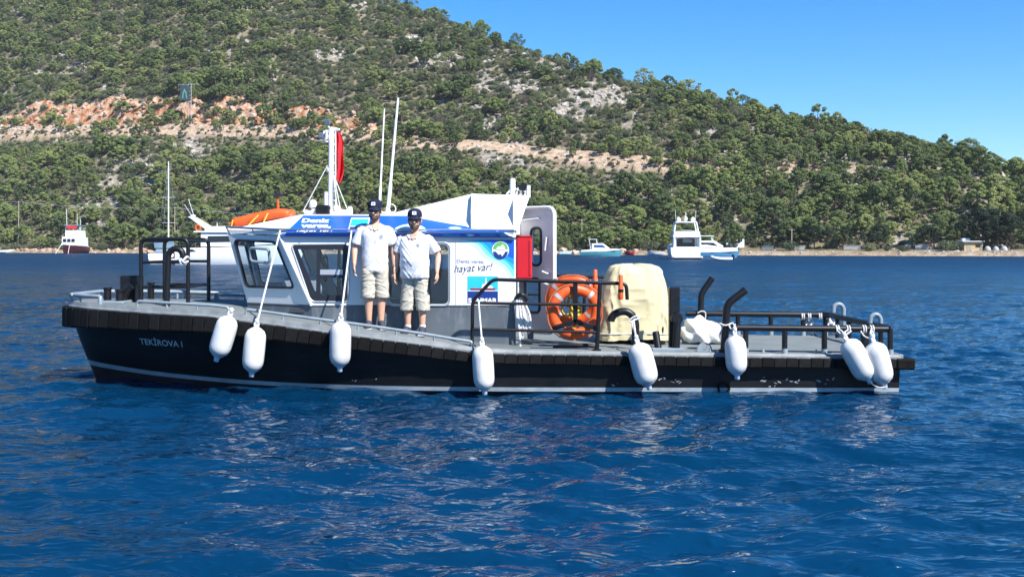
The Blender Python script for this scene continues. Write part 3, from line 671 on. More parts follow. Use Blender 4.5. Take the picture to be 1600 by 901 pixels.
def hull_band(name, f0, f1, rows, m, off=0.0):
    b = MB()
    for side in (1, -1):
        vs = []; fs = []
        for X0 in XS:
            for r in range(rows + 1):
                a = f0(X0); c = f1(X0); p = hull_pt(X0, lerp(a, c, r / rows), side); p.y -= side * off; vs.append(p)
        n = rows + 1
        for i in range(len(XS) - 1):
            for r in range(rows): fs.append((i * n + r, i * n + r + 1, (i + 1) * n + r + 1, (i + 1) * n + r))
        b.add(vs, fs)
    # transom
    vs = []
    for side in (1, -1):
        for r in range(rows + 1): p = hull_pt(5.3, lerp(f0(5.3), f1(5.3), r / rows), side); vs.append(p + Vector((off * 0.3, 0, 0)))
    n = rows + 1; b.add(vs, [(r, r + 1, n + r + 1, n + r) for r in range(rows)])
    return b.build(name, m, boat, True, angle=50)
hull = hull_band('hull', lambda X: 0.0, lambda X: 1.6, 22, M_BLACK)
hull_band('boot_stripe', lambda X: stripe_f(X, True), lambda X: stripe_f(X, False), 2, M_STRIPE, 0.006)
hull_band('antifouling', lambda X: stripe_f(X, False) + 0.001, lambda X: 1.5, 4, M_ANTI, 0.004)
def hull_y(X, z, off=0.008):
    "near side skin at (X, z)"
    X0 = X
    for _ in range(6):
        f = 1 - z / (zb(X0) - 0.02); p = hull_pt(X0, f, 1); X0 += (X - p.x)
    return p.y - off
# deck, covering edge, transom cap
XD = [-6.57, -6.54, -6.48, -6.38, -6.22, -6.0] + list(np.arange(-5.6, 5.3, 0.35)) + [5.3]
b = MB(); vs = []
for X in XD:
    bb = bd(X) + 0.005; zz = zdeck(X)
    for q, dz in ((-1, 0), (-0.55, 0.012), (0, 0.02), (0.55, 0.012), (1, 0)): vs.append((X, YC + q * max(0.02, bb - 0.035), zz + dz))
fs = [(i * 5 + k, i * 5 + k + 1, (i + 1) * 5 + k + 1, (i + 1) * 5 + k) for i in range(len(XD) - 1) for k in range(4)]
b.add(vs, fs); b.build('deck', M_DECK, boat, True)
b = MB()
for side in (1, -1):
    vs = []
    for X in XD:
        bb = bd(X); z0 = zb(X); z1 = zdeck(X)
        vs += [(X, YC - side * (bb + 0.03), z0 - 0.03), (X, YC - side * (bb + 0.03), z0 + 0.012), (X, YC - side * (bb + 0.005), z0 + 0.02), (X, YC - side * (bb - 0.012), z1 + 0.004), (X, YC - side * max(0.0, bb - 0.06), z1 + 0.006)]
    b.add(vs, [(i * 5 + k, i * 5 + k + 1, (i + 1) * 5 + k + 1, (i + 1) * 5 + k) for i in range(len(XD) - 1) for k in range(4)])
b.box((5.31, YC, 0.5), (0.06, 3.2, 0.10), bev=0.01)
b.build('covering_board', M_EDGE, boat, True, angle=30)
# rubber belt blocks: arc-length steps round the bow, each block its own
path = [(X, bd(X)) for X in np.concatenate([np.array([-6.60, -6.5975, -6.595, -6.5875, -6.58, -6.56, -6.54, -6.50, -6.45, -6.38]), np.arange(-6.3, 5.301, 0.05)])]
seg = [0.0]
for i in range(1, len(path)): seg.append(seg[-1] + math.hypot(path[i][0] - path[i - 1][0], path[i][1] - path[i - 1][1]))
def at_s(s): return float(np.interp(s, seg, [p[0] for p in path])), float(np.interp(s, seg, [p[1] for p in path]))
_b = MB(); _b.box((0, 0, 0), (1, 1, 1), bev=0.07, seg=1); BLOCK = _b.mesh('fender_block', M_RUBBER)
_b = MB()
for side in (1, -1):
    vs = []
    for X, hb in path:
        z0 = zb(X); h = interp(X, T_H); vs += [(X, YC - side * (hb + 0.02), z0 - 0.012), (X, YC - side * (hb + 0.02), z0 - h + 0.02), (X, YC - side * max(0, hb - 0.04), z0 - h + 0.02)]
    _b.add(vs, [(i * 3 + k, i * 3 + k + 1, (i + 1) * 3 + k + 1, (i + 1) * 3 + k) for i in range(len(path) - 1) for k in range(2)])
belt = _b.build('rubber_belt', M_RUBBER, boat, True, angle=30)
rb = random.Random(3); pitch = 0.166; nb = int(seg[-1] / pitch)
for side in (1, -1):
    for i in range(nb):
        s0, s1 = i * pitch, (i + 1) * pitch; (x0, b0), (x1, b1) = at_s(s0), at_s(s1); (xm, bm_) = at_s((s0 + s1) / 2)
        d = Vector((x1 - x0, -side * (b1 - b0), zb(x1) - zb(x0))); L = d.length; d.normalize()
        nrm = Vector((0, 0, 1)).cross(d).normalized()
        if nrm.y * side > 0 or (abs(nrm.y) < 1e-4 and nrm.x > 0): nrm = -nrm
        up = d.cross(nrm).normalized()
        if up.z < 0: up = -up
        h = interp(xm, T_H) * rb.uniform(0.97, 1.0); th = 0.075 + rb.uniform(-0.006, 0.006)
        c = Vector((xm, YC - side * bm_, zb(xm) - h / 2 - 0.004 + rb.uniform(-.004, .004))) + nrm * (0.012 + th / 2)
        M = Matrix((d * (pitch - 0.007), nrm * th, up * h)).transposed().to_4x4(); M.translation = c
        o = bpy.data.objects.new('fender_block', BLOCK); COL.objects.link(o); o.parent = belt; o.matrix_local = M
b = MB()
for side in (1, -1): b.box((5.345, YC - side * 1.54, 0.425), (0.25, 0.30, 0.15), bev=0.02)
b.box((5.37, YC, 0.44), (0.12, 2.8, 0.12), bev=0.02)
b.build('stern_fender', M_RUBBER, boat)
# hull name, exhaust outlet, scuffs
def on_hull(v): X = hx0 + v.x; z = hz0 + v.y - 0.026 * (v.x / 0.7) * 1.0; return Vector((X, hull_y(X, z), z))
hx0, hz0 = XZ(213, 539.0, 14.95)
put_text('hull_name', 'TEK\u0130ROVA I', 0.125, on_hull, M_LETG, boat, width=0.67, bold=0.002)
b = MB(); ex = XZ(1131, 606, 14.45); b.lathe([(0.085, -0.02), (0.085, 0.05), (0.062, 0.05), (0.06, -0.015)], Matrix.Translation((ex[0], hull_y(ex[0], ex[1], 0.0), ex[1])) @ Matrix.Rotation(R(90), 4, 'X'), 20); b.build('exhaust_outlet', M_RUBBER, boat, True)
M_SCUFF = mat('bare_scuff', (0.30, 0.34, 0.37), 0.6, col2=(0.5, 0.53, 0.55), vscale=20)
b = MB(); rs = random.Random(9)
for (px, py, n_, sp) in ((1058, 596, 5, 7), (1200, 596, 7, 10), (1235, 596, 9, 14), (1285, 595, 6, 9), (1030, 590, 3, 5), (560, 597, 3, 20), (195, 500, 2, 6), (960, 600, 2, 6)):
    for _ in range(n_):
        X, z = XZ(px + rs.gauss(0, sp), py + rs.gauss(0, 3), 14.45); a = rs.uniform(-0.6, 1.2); ln = rs.uniform(0.008, 0.04); wd = rs.uniform(0.004, 0.014)
        ring = []
        for k in range(7):
            t = 2 * math.pi * k / 7; q = rs.uniform(0.5, 1.1); x_ = X + (math.cos(t) * ln * math.cos(a) - math.sin(t) * wd * math.sin(a)) * q; z_ = z + (math.cos(t) * ln * math.sin(a) + math.sin(t) * wd * math.cos(a)) * q
            ring.append((x_, hull_y(x_, z_, 0.003), z_))
        b.add(ring, [tuple(range(7))])
b.build('paint_scuffs', M_SCUFF, boat)
# deck seams and small fittings
b = MB()
for y in (14.75, 15.05, 17.0, 17.3): b.box((2.7, y, zdeck(2.7) + 0.012), (4.9, 0.012, 0.012), rot=(0, R(0.75), 0))
b.build('deck_seam', M_EDGE, boat)
b = MB(); b.box((2.9, 16.0, zdeck(2.9) + 0.05), (1.1, 0.9, 0.06), bev=0.015); b.build('deck_hatch', M_DECK, boat)
# ------------------------------------------------------------------ toe rails
def toe_rail(px0, px1, side, posts, h=0.13):
    x0 = (px0 - CX) / FPX * 14.55; x1 = (px1 - CX) / FPX * 14.45
    n = 14; pts = []
    for i in range(n + 1):
        X = lerp(x0, x1, i / n); pts.append(Vector((X, YC - side * (bd(X) - 0.045), zdeck(X) + h)))
    a = pts[0].copy(); a.z = zdeck(a.x) - 0.01; c = pts[-1].copy(); c.z = zdeck(c.x) - 0.01
    b = MB(); b.tube(fillet([a] + pts + [c], 0.05, 3), 0.022, 8)
    for k in range(1, posts): X = lerp(x0, x1, k / posts); b.tube([(X, YC - side * (bd(X) - 0.045), zdeck(X) - 0.01), (X, YC - side * (bd(X) - 0.045), zdeck(X) + h)], 0.017, 8)
    return b.build('toe_rail', M_GTUBE, boat, True, angle=50)
for side in (1, -1):
    toe_rail(200, 352, side, 3, 0.075); toe_rail(384, 738, side, 6, 0.075)
pts = [Vector((X, YC - s * max(0, bd(X) - 0.06), zdeck(X) + 0.11)) for s, xs_ in ((1, (-5.9, -6.1, -6.27, -6.4, -6.46)), (-1, (-6.46, -6.4, -6.27, -6.1, -5.9, -5.4, -4.8))) for X in xs_]
b = MB(); b.tube([pts[0] - Vector((0, 0, 0.12))] + catmull(pts, 4) + [pts[-1] - Vector((0, 0, 0.12))], 0.030, 10)
for i in (2, 4, 5, 8, 10): b.tube([pts[i], pts[i] - Vector((0, 0, 0.12))], 0.018, 8)
b.build('bow_rail', M_GTUBE, boat, True, angle=50)
# ------------------------------------------------------------------ bow frame, bitts, gooseneck
def bow_frame():
    ya, yb_ = 15.45, 16.5; xl, xr = -5.43, -4.74; zt = 2.13
    for y in (ya, yb_):
        zl = zdeck(xl); b = MB()
        b.tube(fillet([(xl, y, zl), (xl, y, zt), (xr, y, zt), (xr, y, zdeck(xr))], 0.10, 6), 0.029, 10)
        for z in (1.79, 1.43): b.tube([(xl, y, z), (xr, y, z)], 0.021, 8)
        b.build('bow_frame', M_BTUBE, boat, True, angle=50)
    b = MB()
    for x, z in ((xl, zt - 0.03), (xr, zt - 0.03), (xl, 1.79), (xr, 1.43)): b.tube([(x, ya, z), (x, yb_, z)], 0.019, 8)
    b.build('frame_crossbar', M_BTUBE, boat, True)
bow_frame()
def post(name, px, y0, y1, Y, r, cap=0.0, n=14):
    X, z1 = XZ(px, y1, Y); b = MB(); zd = zdeck(X); k = [(r, -0.02), (r, z1 - zd)]
    if cap: k += [(r + cap, z1 - zd), (r + cap, z1 - zd + 0.03)]
    b.lathe(k, Matrix.Translation((X, Y, zd)), n); return b.build(name, M_BTUBE, boat, True, angle=30)
post('bitt_post', 168, 470, 452, 15.55, 0.055, 0.012); post('bitt_post', 187, 473, 455, 15.35, 0.055, 0.012); post('bitt_post', 236, 467, 444, 16.5, 0.05, 0.01)
b = MB(); X, z = XZ(204, 449, 15.75); b.box((X, 15.8, zdeck(X) + 0.19), (0.26, 0.30, 0.42), bev=0.02); b.build('anchor_locker', M_BTUBE, boat)
b = MB(); X, z = XZ(198, 455, 15.5); b.tube([(X - 0.06, 15.5, zdeck(X)), (X - 0.01, 15.5, zdeck(X) + 0.18), (X + 0.07, 15.5, zdeck(X) + 0.26)], 0.055, 10); b.build('chain_pipe', M_BTUBE, boat, True)
b = MB(); b.box((*XZ(177, 474, 15.35)[:1], 15.45, zdeck(-5.8) + 0.02), (0.36, 0.4, 0.04), bev=0.01); b.build('bitt_plate', M_GTUBE, boat)
def cane(name, Y, base, top, arch, end, r, m, lean=0.0):
    "a gooseneck pipe: upright, half loop, short drop"
    zb_ = zdeck(P(*base, Y).x) - 0.02; p0 = P(*base, Y); p0.z = zb_
    pts = [p0, P(*top, Y)] + [P(x, y, Y) for x, y in arch] + [P(*end, Y)]
    b = MB(); b.tube([pts[0]] + catmull(pts[1:], 6), r, 14); b.lathe([(r + 0.012, 0), (r + 0.012, 0.03)], Matrix.Translation(p0 + Vector((0, 0, 0.02))), 16)
    return b.build(name, m, boat, True, angle=50)
cane('gooseneck_vent', 15.15, (260, 474), (262.5, 405), [(263, 398), (268, 391), (275, 388.5), (282, 391), (285.5, 397)], (286, 405), 0.044, M_BTUBE)
cane('gooseneck_vent', 14.75, (993, 541), (993, 512), [(992.5, 504), (988, 493), (979, 487), (969, 487), (960, 491), (955.5, 497)], (954.5, 502), 0.054, M_BTUBE)
cane('gooseneck_vent', 17.35, (1318, 512), (1318, 490), [(1318, 483), (1315, 477), (1309.5, 475), (1304, 478), (1302.5, 483)], (1302, 488), 0.036, M_GTUBE)
cane('gooseneck_vent', 15.2, (1376, 540), (1376, 505), [(1376, 499), (1373, 493), (1367.5, 491), (1362, 494), (1360, 499)], (1359.5, 505), 0.032, M_GTUBE)
# ------------------------------------------------------------------ midship guard rails
def guard(side):
    Yn = 14.56
    def q(px, py): p = P(px, py, Yn); return Vector((p.x, YC - side * (YC - p.y), p.z))
    b = MB(); b.tube(fillet([q(737.5, 546), q(738.5, 470), q(770, 436.5), q(978.5, 443), q(980, 468)], 0.07, 5), 0.026, 10); b.build('guard_rail', M_BTUBE, boat, True, angle=50)
    b = MB(); b.tube([q(738.5, 473), q(936, 476.5)], 0.021, 8); b.build('guard_rail', M_BTUBE, boat, True)
    b = MB(); b.tube([q(738, 514), q(934, 519)], 0.021, 8); b.build('guard_rail', M_BTUBE, boat, True)
    b = MB(); b.tube([q(937.5, 442), q(932.5, 551)], 0.030, 10); b.build('rail_post', M_BTUBE, boat, True)
    for px, w_ in ((738, 0.05), (932.5, 0.06)):
        p = q(px, 550); b = MB(); b.lathe([(w_, -0.03), (w_, 0.02), (0.03, 0.03)], Matrix.Translation((p.x, p.y, zdeck(p.x))), 12); b.build('rail_foot', M_BTUBE, boat, True)
guard(1); guard(-1)
# ------------------------------------------------------------------ stern rails
def stern_rails():
    zr = XZ(1260, 514, 14.5)[1]; x0, x1 = XZ(1128, 514, 14.5)[0], XZ(1396, 514, 14.5)[0]
    for side in (1, -1):
        y = YC - side * 1.5; b = MB()
        pts = [(x0, y, zr + 0.02), (x1 - 0.08, y, zr)]
        b.tube(pts, 0.045, 12); b.build('stern_rail', M_BTUBE, boat, True, angle=50)
        for px in (1165, 1226, 1288, 1349, 1391):
            X = XZ(px, 530, 14.5)[0]; b = MB(); b.tube([(X, y, zdeck(X) - 0.02), (X, y, zr)], 0.038, 10); b.lathe([(0.043, -0.01), (0.043, 0.07)], Matrix.Translation((X, y, zdeck(X))), 12, mi=1); b.build('rail_post', [M_BTUBE, M_GTUBE], boat, True, angle=50)
    b = MB(); b.tube(catmull([(x1 - 0.08, YC - 1.5, zr), (x1 - 0.01, YC - 1.38, zr), (x1, YC - 1.2, zr), (x1, YC, zr), (x1, YC + 1.2, zr), (x1 - 0.01, YC + 1.38, zr), (x1 - 0.08, YC + 1.5, zr)], 5), 0.045, 12); b.build('transom_rail', M_BTUBE, boat, True)
    for y in (15.0, 15.6, 16.4, 17.0): b = MB(); b.tube([(x1, y, zdeck(x1) - 0.02), (x1, y, zr)], 0.036, 10); b.build('rail_post', M_BTUBE, boat, True)
stern_rails()
def horn(base, knee, tip, Y, r):
    p0 = P(*base, Y); p0.z = zdeck(p0.x) - 0.02; b = MB(); b.tube(fillet([p0, P(*knee, Y), P(*tip, Y)], 0.08, 3), r, 14)
    b.lathe([(r + 0.02, -0.02), (r + 0.02, 0.05)], Matrix.Translation(p0 + Vector((0, 0, 0.02))), 14); b.build('mooring_horn', M_BTUBE, boat, True, angle=50)
horn((1094, 520), (1095.5, 459), (1113, 434), 17.45, 0.050); horn((1131, 548), (1136, 475), (1165, 453), 14.5, 0.052)
b = MB()
p = P(1055, 497, 14.75)
b.box((p.x, 14.85, (zdeck(p.x) + 1.43) / 2 + 0.02), (0.15, 0.13, 1.42 - zdeck(p.x) + 0.02), bev=0.015); b.build('towing_post', M_BTUBE, boat)
b = MB(); b.lathe([(0.07, -0.12), (0.085, -0.11), (0.085, 0.03), (0.07, 0.05)], Matrix.Translation((p.x + 0.02, 14.72, p.z)) @ Matrix.Rotation(R(90), 4, 'X'), 22); b.build('roller', M_BTUBE, boat, True, angle=40)
b = MB(); p2 = P(1057, 520, 14.7); b.tube([(p2.x + 0.02, 14.72, p.z), (p2.x - 0.01, 14.70, zdeck(p2.x))], 0.055, 10); q = P(1029, 530, 14.72); b.tube([(q.x, 14.72, zdeck(q.x)), (q.x - 0.03, 14.8, zdeck(q.x) + 0.25)], 0.05, 10); b.build('towing_post_leg', M_BTUBE, boat, True)
b = MB(); b.box((p2.x - 0.13, 14.70, zdeck(p2.x) + 0.02), (0.44, 0.22, 0.045), bev=0.008); b.build('post_base_plate', M_GTUBE, boat)
b = MB(); e = P(1101, 546, 14.62); ring = [(e.x + 0.10 * math.cos(t), 14.62, zdeck(e.x) + 0.04 + 0.085 * math.sin(t)) for t in np.linspace(0, math.pi, 14)] + [(e.x - 0.10, 14.62, zdeck(e.x) - 0.01), (e.x + 0.10, 14.62, zdeck(e.x) - 0.01)]
b.slab(ring, [[(e.x + 0.03 * math.cos(t), 14.62, zdeck(e.x) + 0.055 + 0.036 * math.sin(t)) for t in np.linspace(0, 2 * math.pi, 14, endpoint=False)]], (0, -1, 0), 0.03); b.build('pad_eye', M_GTUBE, boat)
for px in (1193, 1276, 1110): X = XZ(px, 545, 14.6)[0]; b = MB(); b.tube([(X, 14.62, zdeck(X)), (X, 14.62, zdeck(X) + 0.05)], [0.025, 0.008], 8); b.build('deck_lug', M_GTUBE, boat, True)
b = MB(); X = XZ(900, 545, 14.7)[0]; b.tube([(X - 0.32, 14.75, zdeck(X) + 0.03), (X - 0.2, 14.75, zdeck(X) + 0.05), (X + 0.2, 14.75, zdeck(X) + 0.05), (X + 0.32, 14.75, zdeck(X) + 0.03)], [0.018, 0.03, 0.03, 0.018], 8); b.build('deck_cleat', M_BTUBE, boat, True)

# ------------------------------------------------------------------ wheelhouse
YN, YF = 15.1, 2 * YC - 15.1
side_pl = Plane((0, YN, 1), (1, YN, 1), (0, YN, 2))
fA, fB, fC = P(387, 474, 15.6), P(487, 477, YN), P(437, 369, YN)
face_pl = Plane(fA, fB, fC)
fD = face_pl.px(356, 366)
AFTX = 0.055
def mir(pts): return [Vector((p[0], 2 * YC - p[1], p[2])) for p in pts]
cab = None
W1 = side_pl.poly([(455, 382), (545.5, 381), (544, 471.5), (486, 471)], 0, 0.07, 5)
W2 = side_pl.poly([(606, 379), (703, 379), (703, 477), (606, 477)], 0, 0.09, 6)
W0 = face_pl.poly([(366, 374.5), (431, 377.5), (460, 450), (384.5, 448)], 0, 0.07, 5)
zlow = 1.175
s_out = [fB, Vector((AFTX, YN, zlow)), Vector((AFTX, YN, 2.19)), Vector((fC.x, YN, 2.19))]
s_out[0] = Vector((fB.x, YN, zlow))
f_out = [fA, Vector((fB.x, YN, fB.z)), fC, fD]
b = MB()
b.slab(s_out, [W1, W2], (0, -1, 0), 0.05); b.slab(mir(s_out), [mir(W1), mir(W2)], (0, 1, 0), 0.05)
fn = face_pl.n
b.slab(f_out, [W0], fn, 0.045); b.slab(mir(f_out), [mir(W0)], (fn.x, -fn.y, fn.z), 0.045)
# front window wall between the two facets
fr = [fA, fD, mir([fD])[0], mir([fA])[0]]; fc_ = sum(fr, Vector()) / 4
hole = fillet([lerp(fc_, p, 0.72) for p in fr], 0.06, 4, True); nrm = (fr[1] - fr[0]).cross(fr[3] - fr[0]).normalized(); nrm = nrm if nrm.x < 0 else -nrm
b.slab(fr, [hole], nrm, 0.045); FRONT_HOLE = hole; FRONT_N = nrm
cab = b.build('wheelhouse', M_WHITE, boat)
# aft bulkhead with its doorway
o_ = [(AFTX, YN + 0.003, zlow), (AFTX, YN + 0.003, 2.6), (AFTX, YN + 0.25, 2.74), (AFTX, YF - 0.25, 2.74), (AFTX, YF - 0.003, 2.6), (AFTX, YF - 0.003, zlow)]
lo = [(AFTX, 15.62, zlow), (AFTX, 15.62, 2.5), (AFTX, 16.3, 2.5), (AFTX, 16.3, zlow)]
b = MB(); b.slab([o_[0], o_[1], o_[2], o_[3], o_[4], o_[5], lo[3], lo[2], lo[1], lo[0]], [], (1, 0, 0), 0.04); b.build('aft_bulkhead', M_WHITE, cab)
# grey lower house
zs = lambda X: zdeck(X) - 0.03
low = MB()
ft = [Vector((fA.x, 15.6, 0)), Vector((fB.x, YN, 0)), Vector((AFTX, YN, 0)), Vector((AFTX, YF, 0)), Vector((fB.x, YF, 0)), Vector((fA.x, 2 * YC - 15.6, 0))]
zt_ = [1.19, 1.175, 1.175, 1.175, 1.175, 1.19]; ins = 0.004
vs = []
cen = Vector((-1.5, YC, 0))
for p, zt in zip(ft, zt_):
    d = (p - cen).normalized() * ins; nbx = 6
    vs += [(p.x, p.y, zs(p.x)), (p.x, p.y, zt)]
n = len(ft); fs = []
for i in range(n):
    j = (i + 1) % n; fs.append((2 * i, 2 * j, 2 * j + 1, 2 * i + 1))
low.add(vs, fs); low.build('lower_house', M_GREYP, boat)
# navy boot line where white meets grey
b = MB(); ring = [Vector((p.x, p.y, z)) for p, z in zip(ft, zt_)]; b.tube([ring[5], ring[0], ring[1], ring[2]], 0.012, 6); b.build('house_moulding', M_GREYP, boat)
# interior
b = MB(); b.box((-1.6, YC, 1.10), (3.2, 1.7, 0.05)); b.build('cabin_sole', M_DARKIN, cab)
b = MB(); b.box((-3.05, YC, 1.36), (0.55, 1.2, 0.5), rot=(0, R(-14), 0), bev=0.04); b.build('helm_console', M_INNER, cab)
b = MB(); b.box((-2.1, 15.75, 1.35), (0.42, 0.44, 0.10), bev=0.04, seg=2); b.box((-1.93, 15.75, 1.62), (0.10, 0.42, 0.48), rot=(0, R(8), 0), bev=0.04, seg=2); b.build('helm_seat', M_DARKIN, cab)
b = MB(); pts = [(-2.78 + 0.05 * 0, YC + 0.19 * math.cos(t) - 0.25, 1.70 + 0.19 * math.sin(t)) for t in np.linspace(0, 2 * math.pi, 22, endpoint=False)]; b.tube(pts, 0.014, 6, True); b.build('steering_wheel', M_DARKIN, cab, True)
b = MB(); b.box((-0.75, 16.55, 1.42), (1.2, 0.45, 0.5), bev=0.03); b.build('bench', M_INNER, cab)
# windows: frame, mullions, panes
def ring_scale(r, k):
    c = sum(r, Vector()) / len(r); return [c + (p - c) * k for p in r]
def inset(ring, d):
    "shrink a ring by d metres towards its centroid"
    c = sum(ring, Vector()) / len(ring); return [p + (c - p).normalized() * d for p in ring]
def pane(ring, nrm, off, parent):
    b = MB(); b.slab([p + Vector(nrm) * off for p in ring], [], nrm, 0.0); return b.build('window_pane', M_GLASS, parent)
for mr_ in (False, True):
    f = mir if mr_ else (lambda q: [Vector(p) for p in q]); nn = Vector((0, 1, 0)) if mr_ else Vector((0, -1, 0)); n0 = Vector((fn.x, -fn.y, fn.z)) if mr_ else fn
    # sliding window beside the helm
    h1 = side_pl.poly([(465, 389.5), (495.5, 389.5), (494, 455), (492, 455)], 0, 0.012, 2); h2 = side_pl.poly([(500.5, 390), (536, 390), (535, 422), (500.5, 422)], 0, 0.012, 2); h3 = side_pl.poly([(500.5, 434), (534.5, 434), (533.5, 461), (501, 461)], 0, 0.012, 2)
    fo = [p + nn * 0.012 for p in f(side_pl.poly([(455.5, 382.5), (545, 381.5), (543.5, 471), (486.5, 470.5)], 0, 0.065, 5))]
    b = MB(); b.slab(fo, [[p + nn * 0.012 for p in f(h)] for h in (h1, h2, h3)], nn, 0.03); fr_ = b.build('window_frame', M_FRAME, cab)
    for h in (h1, h2, h3): pane(f(h), nn, -0.004, cab)
    b = MB(); ro = f(side_pl.poly([(500.5, 421), (536, 421), (535.5, 429), (500.5, 429)])); b.slab([p + nn * 0.016 for p in ro], [], nn, 0.01); b.build('window_latch_bar', M_ALU, cab)
    al = [p + nn * 0.007 for p in f(W1)]; b = MB(); b.tube(al, 0.011, 6, True); b.build('window_trim', M_ALU, cab, True)
    # saloon window
    fo = [p + nn * 0.010 for p in f(W2)]; ho = [p + nn * 0.010 for p in inset(f(W2), 0.03)]
    b = MB(); b.slab(fo, [ho], nn, 0.03); b.tube([p + nn * 0.01 for p in f(W2)], 0.012, 6, True); b.build('window_frame', M_ALU, cab); pane(inset(f(W2), 0.028), nn, -0.006, cab)
    # helm quarter window
    fo = [p + n0 * 0.010 for p in f(W0)]; ho = [p + n0 * 0.010 for p in inset(f(W0), 0.028)]
    b = MB(); b.slab(fo, [ho], n0, 0.03); b.tube([p + n0 * 0.008 for p in f(W0)], 0.012, 6, True); b.build('window_frame', M_FRAME, cab); pane(inset(f(W0), 0.026), n0, -0.006, cab)
b = MB(); b.tube(FRONT_HOLE, 0.02, 6, True); b.build('window_frame', M_FRAME, cab); pane(FRONT_HOLE, FRONT_N, -0.01, cab)
# ring added on the facet for the far window seen through the glass
pr = face_pl.poly([(390, 387), (420, 389), (422, 411), (392, 408)], 0.02, 0.06, 4); b = MB(); b.tube(pr, 0.022, 8, True); b.build('seen_through_ring', M_GTUBE, cab, True)
# white corner mouldings
b = MB(); b.tube([fC + Vector((0, -0.01, 0)), Vector((fB.x, YN - 0.01, zlow))], 0.022, 8); b.build('corner_moulding', M_WHITE, cab, True)
# ------------------------------------------------------------------ roof
ze = 2.19; over = 0.05
eave = [Vector((fD.x - 0.03, 15.57, 2.215)), Vector((fC.x - 0.02, YN - over, ze)), Vector((AFTX + 0.06, YN - over, ze)), Vector((AFTX + 0.06, YF + over, ze)), Vector((fC.x - 0.02, YF + over, ze)), Vector((fD.x - 0.03, 32 - 15.57, 2.215))]
fas = 0.055
top = [P(469, 335, 15.55), P(472, 335, 15.5), Vector((AFTX + 0.02, 15.5, 2.49)), Vector((AFTX + 0.02, 16.5, 2.49)), mir([P(472, 335, 15.5)])[0], mir([P(469, 335, 15.55)])[0]]
top[0] = top[1] + Vector((-0.02, 0.1, 0)); top[5] = mir([top[0]])[0]
b = MB(); vs = []
for e_, t_ in zip(eave, top): vs += [e_, e_ + Vector((0, 0, fas)), t_]
fs = []
for i in range(6):
    j = (i + 1) % 6; fs += [(3 * i, 3 * j, 3 * j + 1, 3 * i + 1), (3 * i + 1, 3 * j + 1, 3 * j + 2, 3 * i + 2)]
fs += [tuple(3 * i + 2 for i in range(6)), tuple(3 * i for i in range(6))]
b.add(vs, fs); roof = b.build('roof', M_WHITE, boat)
e1 = eave[1] + Vector((0, 0, fas)); e2 = eave[2] + Vector((0, 0, fas))
roof_pl = Plane(e1, e2, top[2]); fas_pl = Plane(eave[1], eave[2], e2)
def decal(name, pl, pts, m, parent, off=0.004, r=0.0):
    b = MB(); b.slab(pl.poly(pts, off, r), [], pl.n, 0.003); return b.build(name, m, parent)
decal('roof_graphic', roof_pl, [(446, 363), (474, 336.5), (640, 337), (700, 346), (798, 363)], M_BLUE, roof)
decal('fascia_graphic', fas_pl, [(440, 364.5), (802, 365), (802, 370.5), (440, 369.5)], M_BLUE, roof)
for a, c, m in ((690, 720, M_SKYB), (728, 742, M_PALEB), (748, 776, M_SKYB), (780, 794, M_CYAN)): decal('fascia_wave', fas_pl, [(a, 366.2), (a + 6, 365.2), (c - 4, 365.6), (c, 367.4), (c - 6, 369.3), (a + 4, 369.2)], m, roof, 0.008, 0.01)
for a, c, y in ((700, 722, 356), (732, 748, 358.5), (715, 735, 352)): decal('roof_wave', roof_pl, [(a, y), (a + 5, y - 1.6), (c - 5, y - 1.3), (c, y + 0.4), (c - 6, y + 1.6), (a + 5, y + 1.5)], M_SKYB if y != 356 else M_PALEB, roof, 0.008, 0.01)
decal('roof_logo_border', roof_pl, [(543.5, 361), (549, 340), (578, 340), (574, 361)], M_LETW, roof, 0.008); decal('roof_logo', roof_pl, [(546.5, 352.5), (550, 342), (576, 342), (574, 352.5)], M_CYAN, roof, 0.012); decal('roof_logo', roof_pl, [(545.5, 360), (547, 354), (573.5, 354), (572, 360)], M_NAVY, roof, 0.012)
rl = roof_pl; c_ = rl.px(640, 362, 0.008)
def plane_axes(pl, a, b_): ux = (pl.px(*b_) - pl.px(*a)).normalized(); uz = ux.cross(-pl.n) if False else pl.n; uy = uz.cross(ux).normalized(); return ux, uy, uz
ux, uy, uz = plane_axes(rl, (500, 352), (600, 352))
b = MB(); b.slab([c_ + ux * 0.24 * math.cos(t) + uy * 0.24 * math.sin(t) for t in np.linspace(0.05, math.pi - 0.05, 20)], [], rl.n, 0.003); b.build('roof_roundel', M_PALEB, roof)
def wall_text(name, body, pl, at, width_px, size, m, parent, off=0.010, tilt=0.0, **k):
    o3 = pl.px(*at, off); ux, uy, uz = plane_axes(pl, at, (at[0] + 50, at[1] + tilt)); M = Matrix((ux, uy, uz)).transposed().to_4x4(); M.translation = o3
    wm = (pl.px(at[0] + width_px, at[1] + tilt * width_px / 50, off) - o3).length
    return put_text(name, body, size, M, m, parent, width=wm, **k)
wall_text('roof_lettering', 'Deniz', rl, (471, 347.3), 43, 0.175, M_LETW, roof, bold=0.008); wall_text('roof_lettering', 'varsa,', rl, (469, 355.2), 48, 0.175, M_LETW, roof, bold=0.008); wall_text('roof_lettering', 'hayat var!', rl, (463, 361.8), 58, 0.13, M_LETW, roof, shear=0.3, bold=0.002)
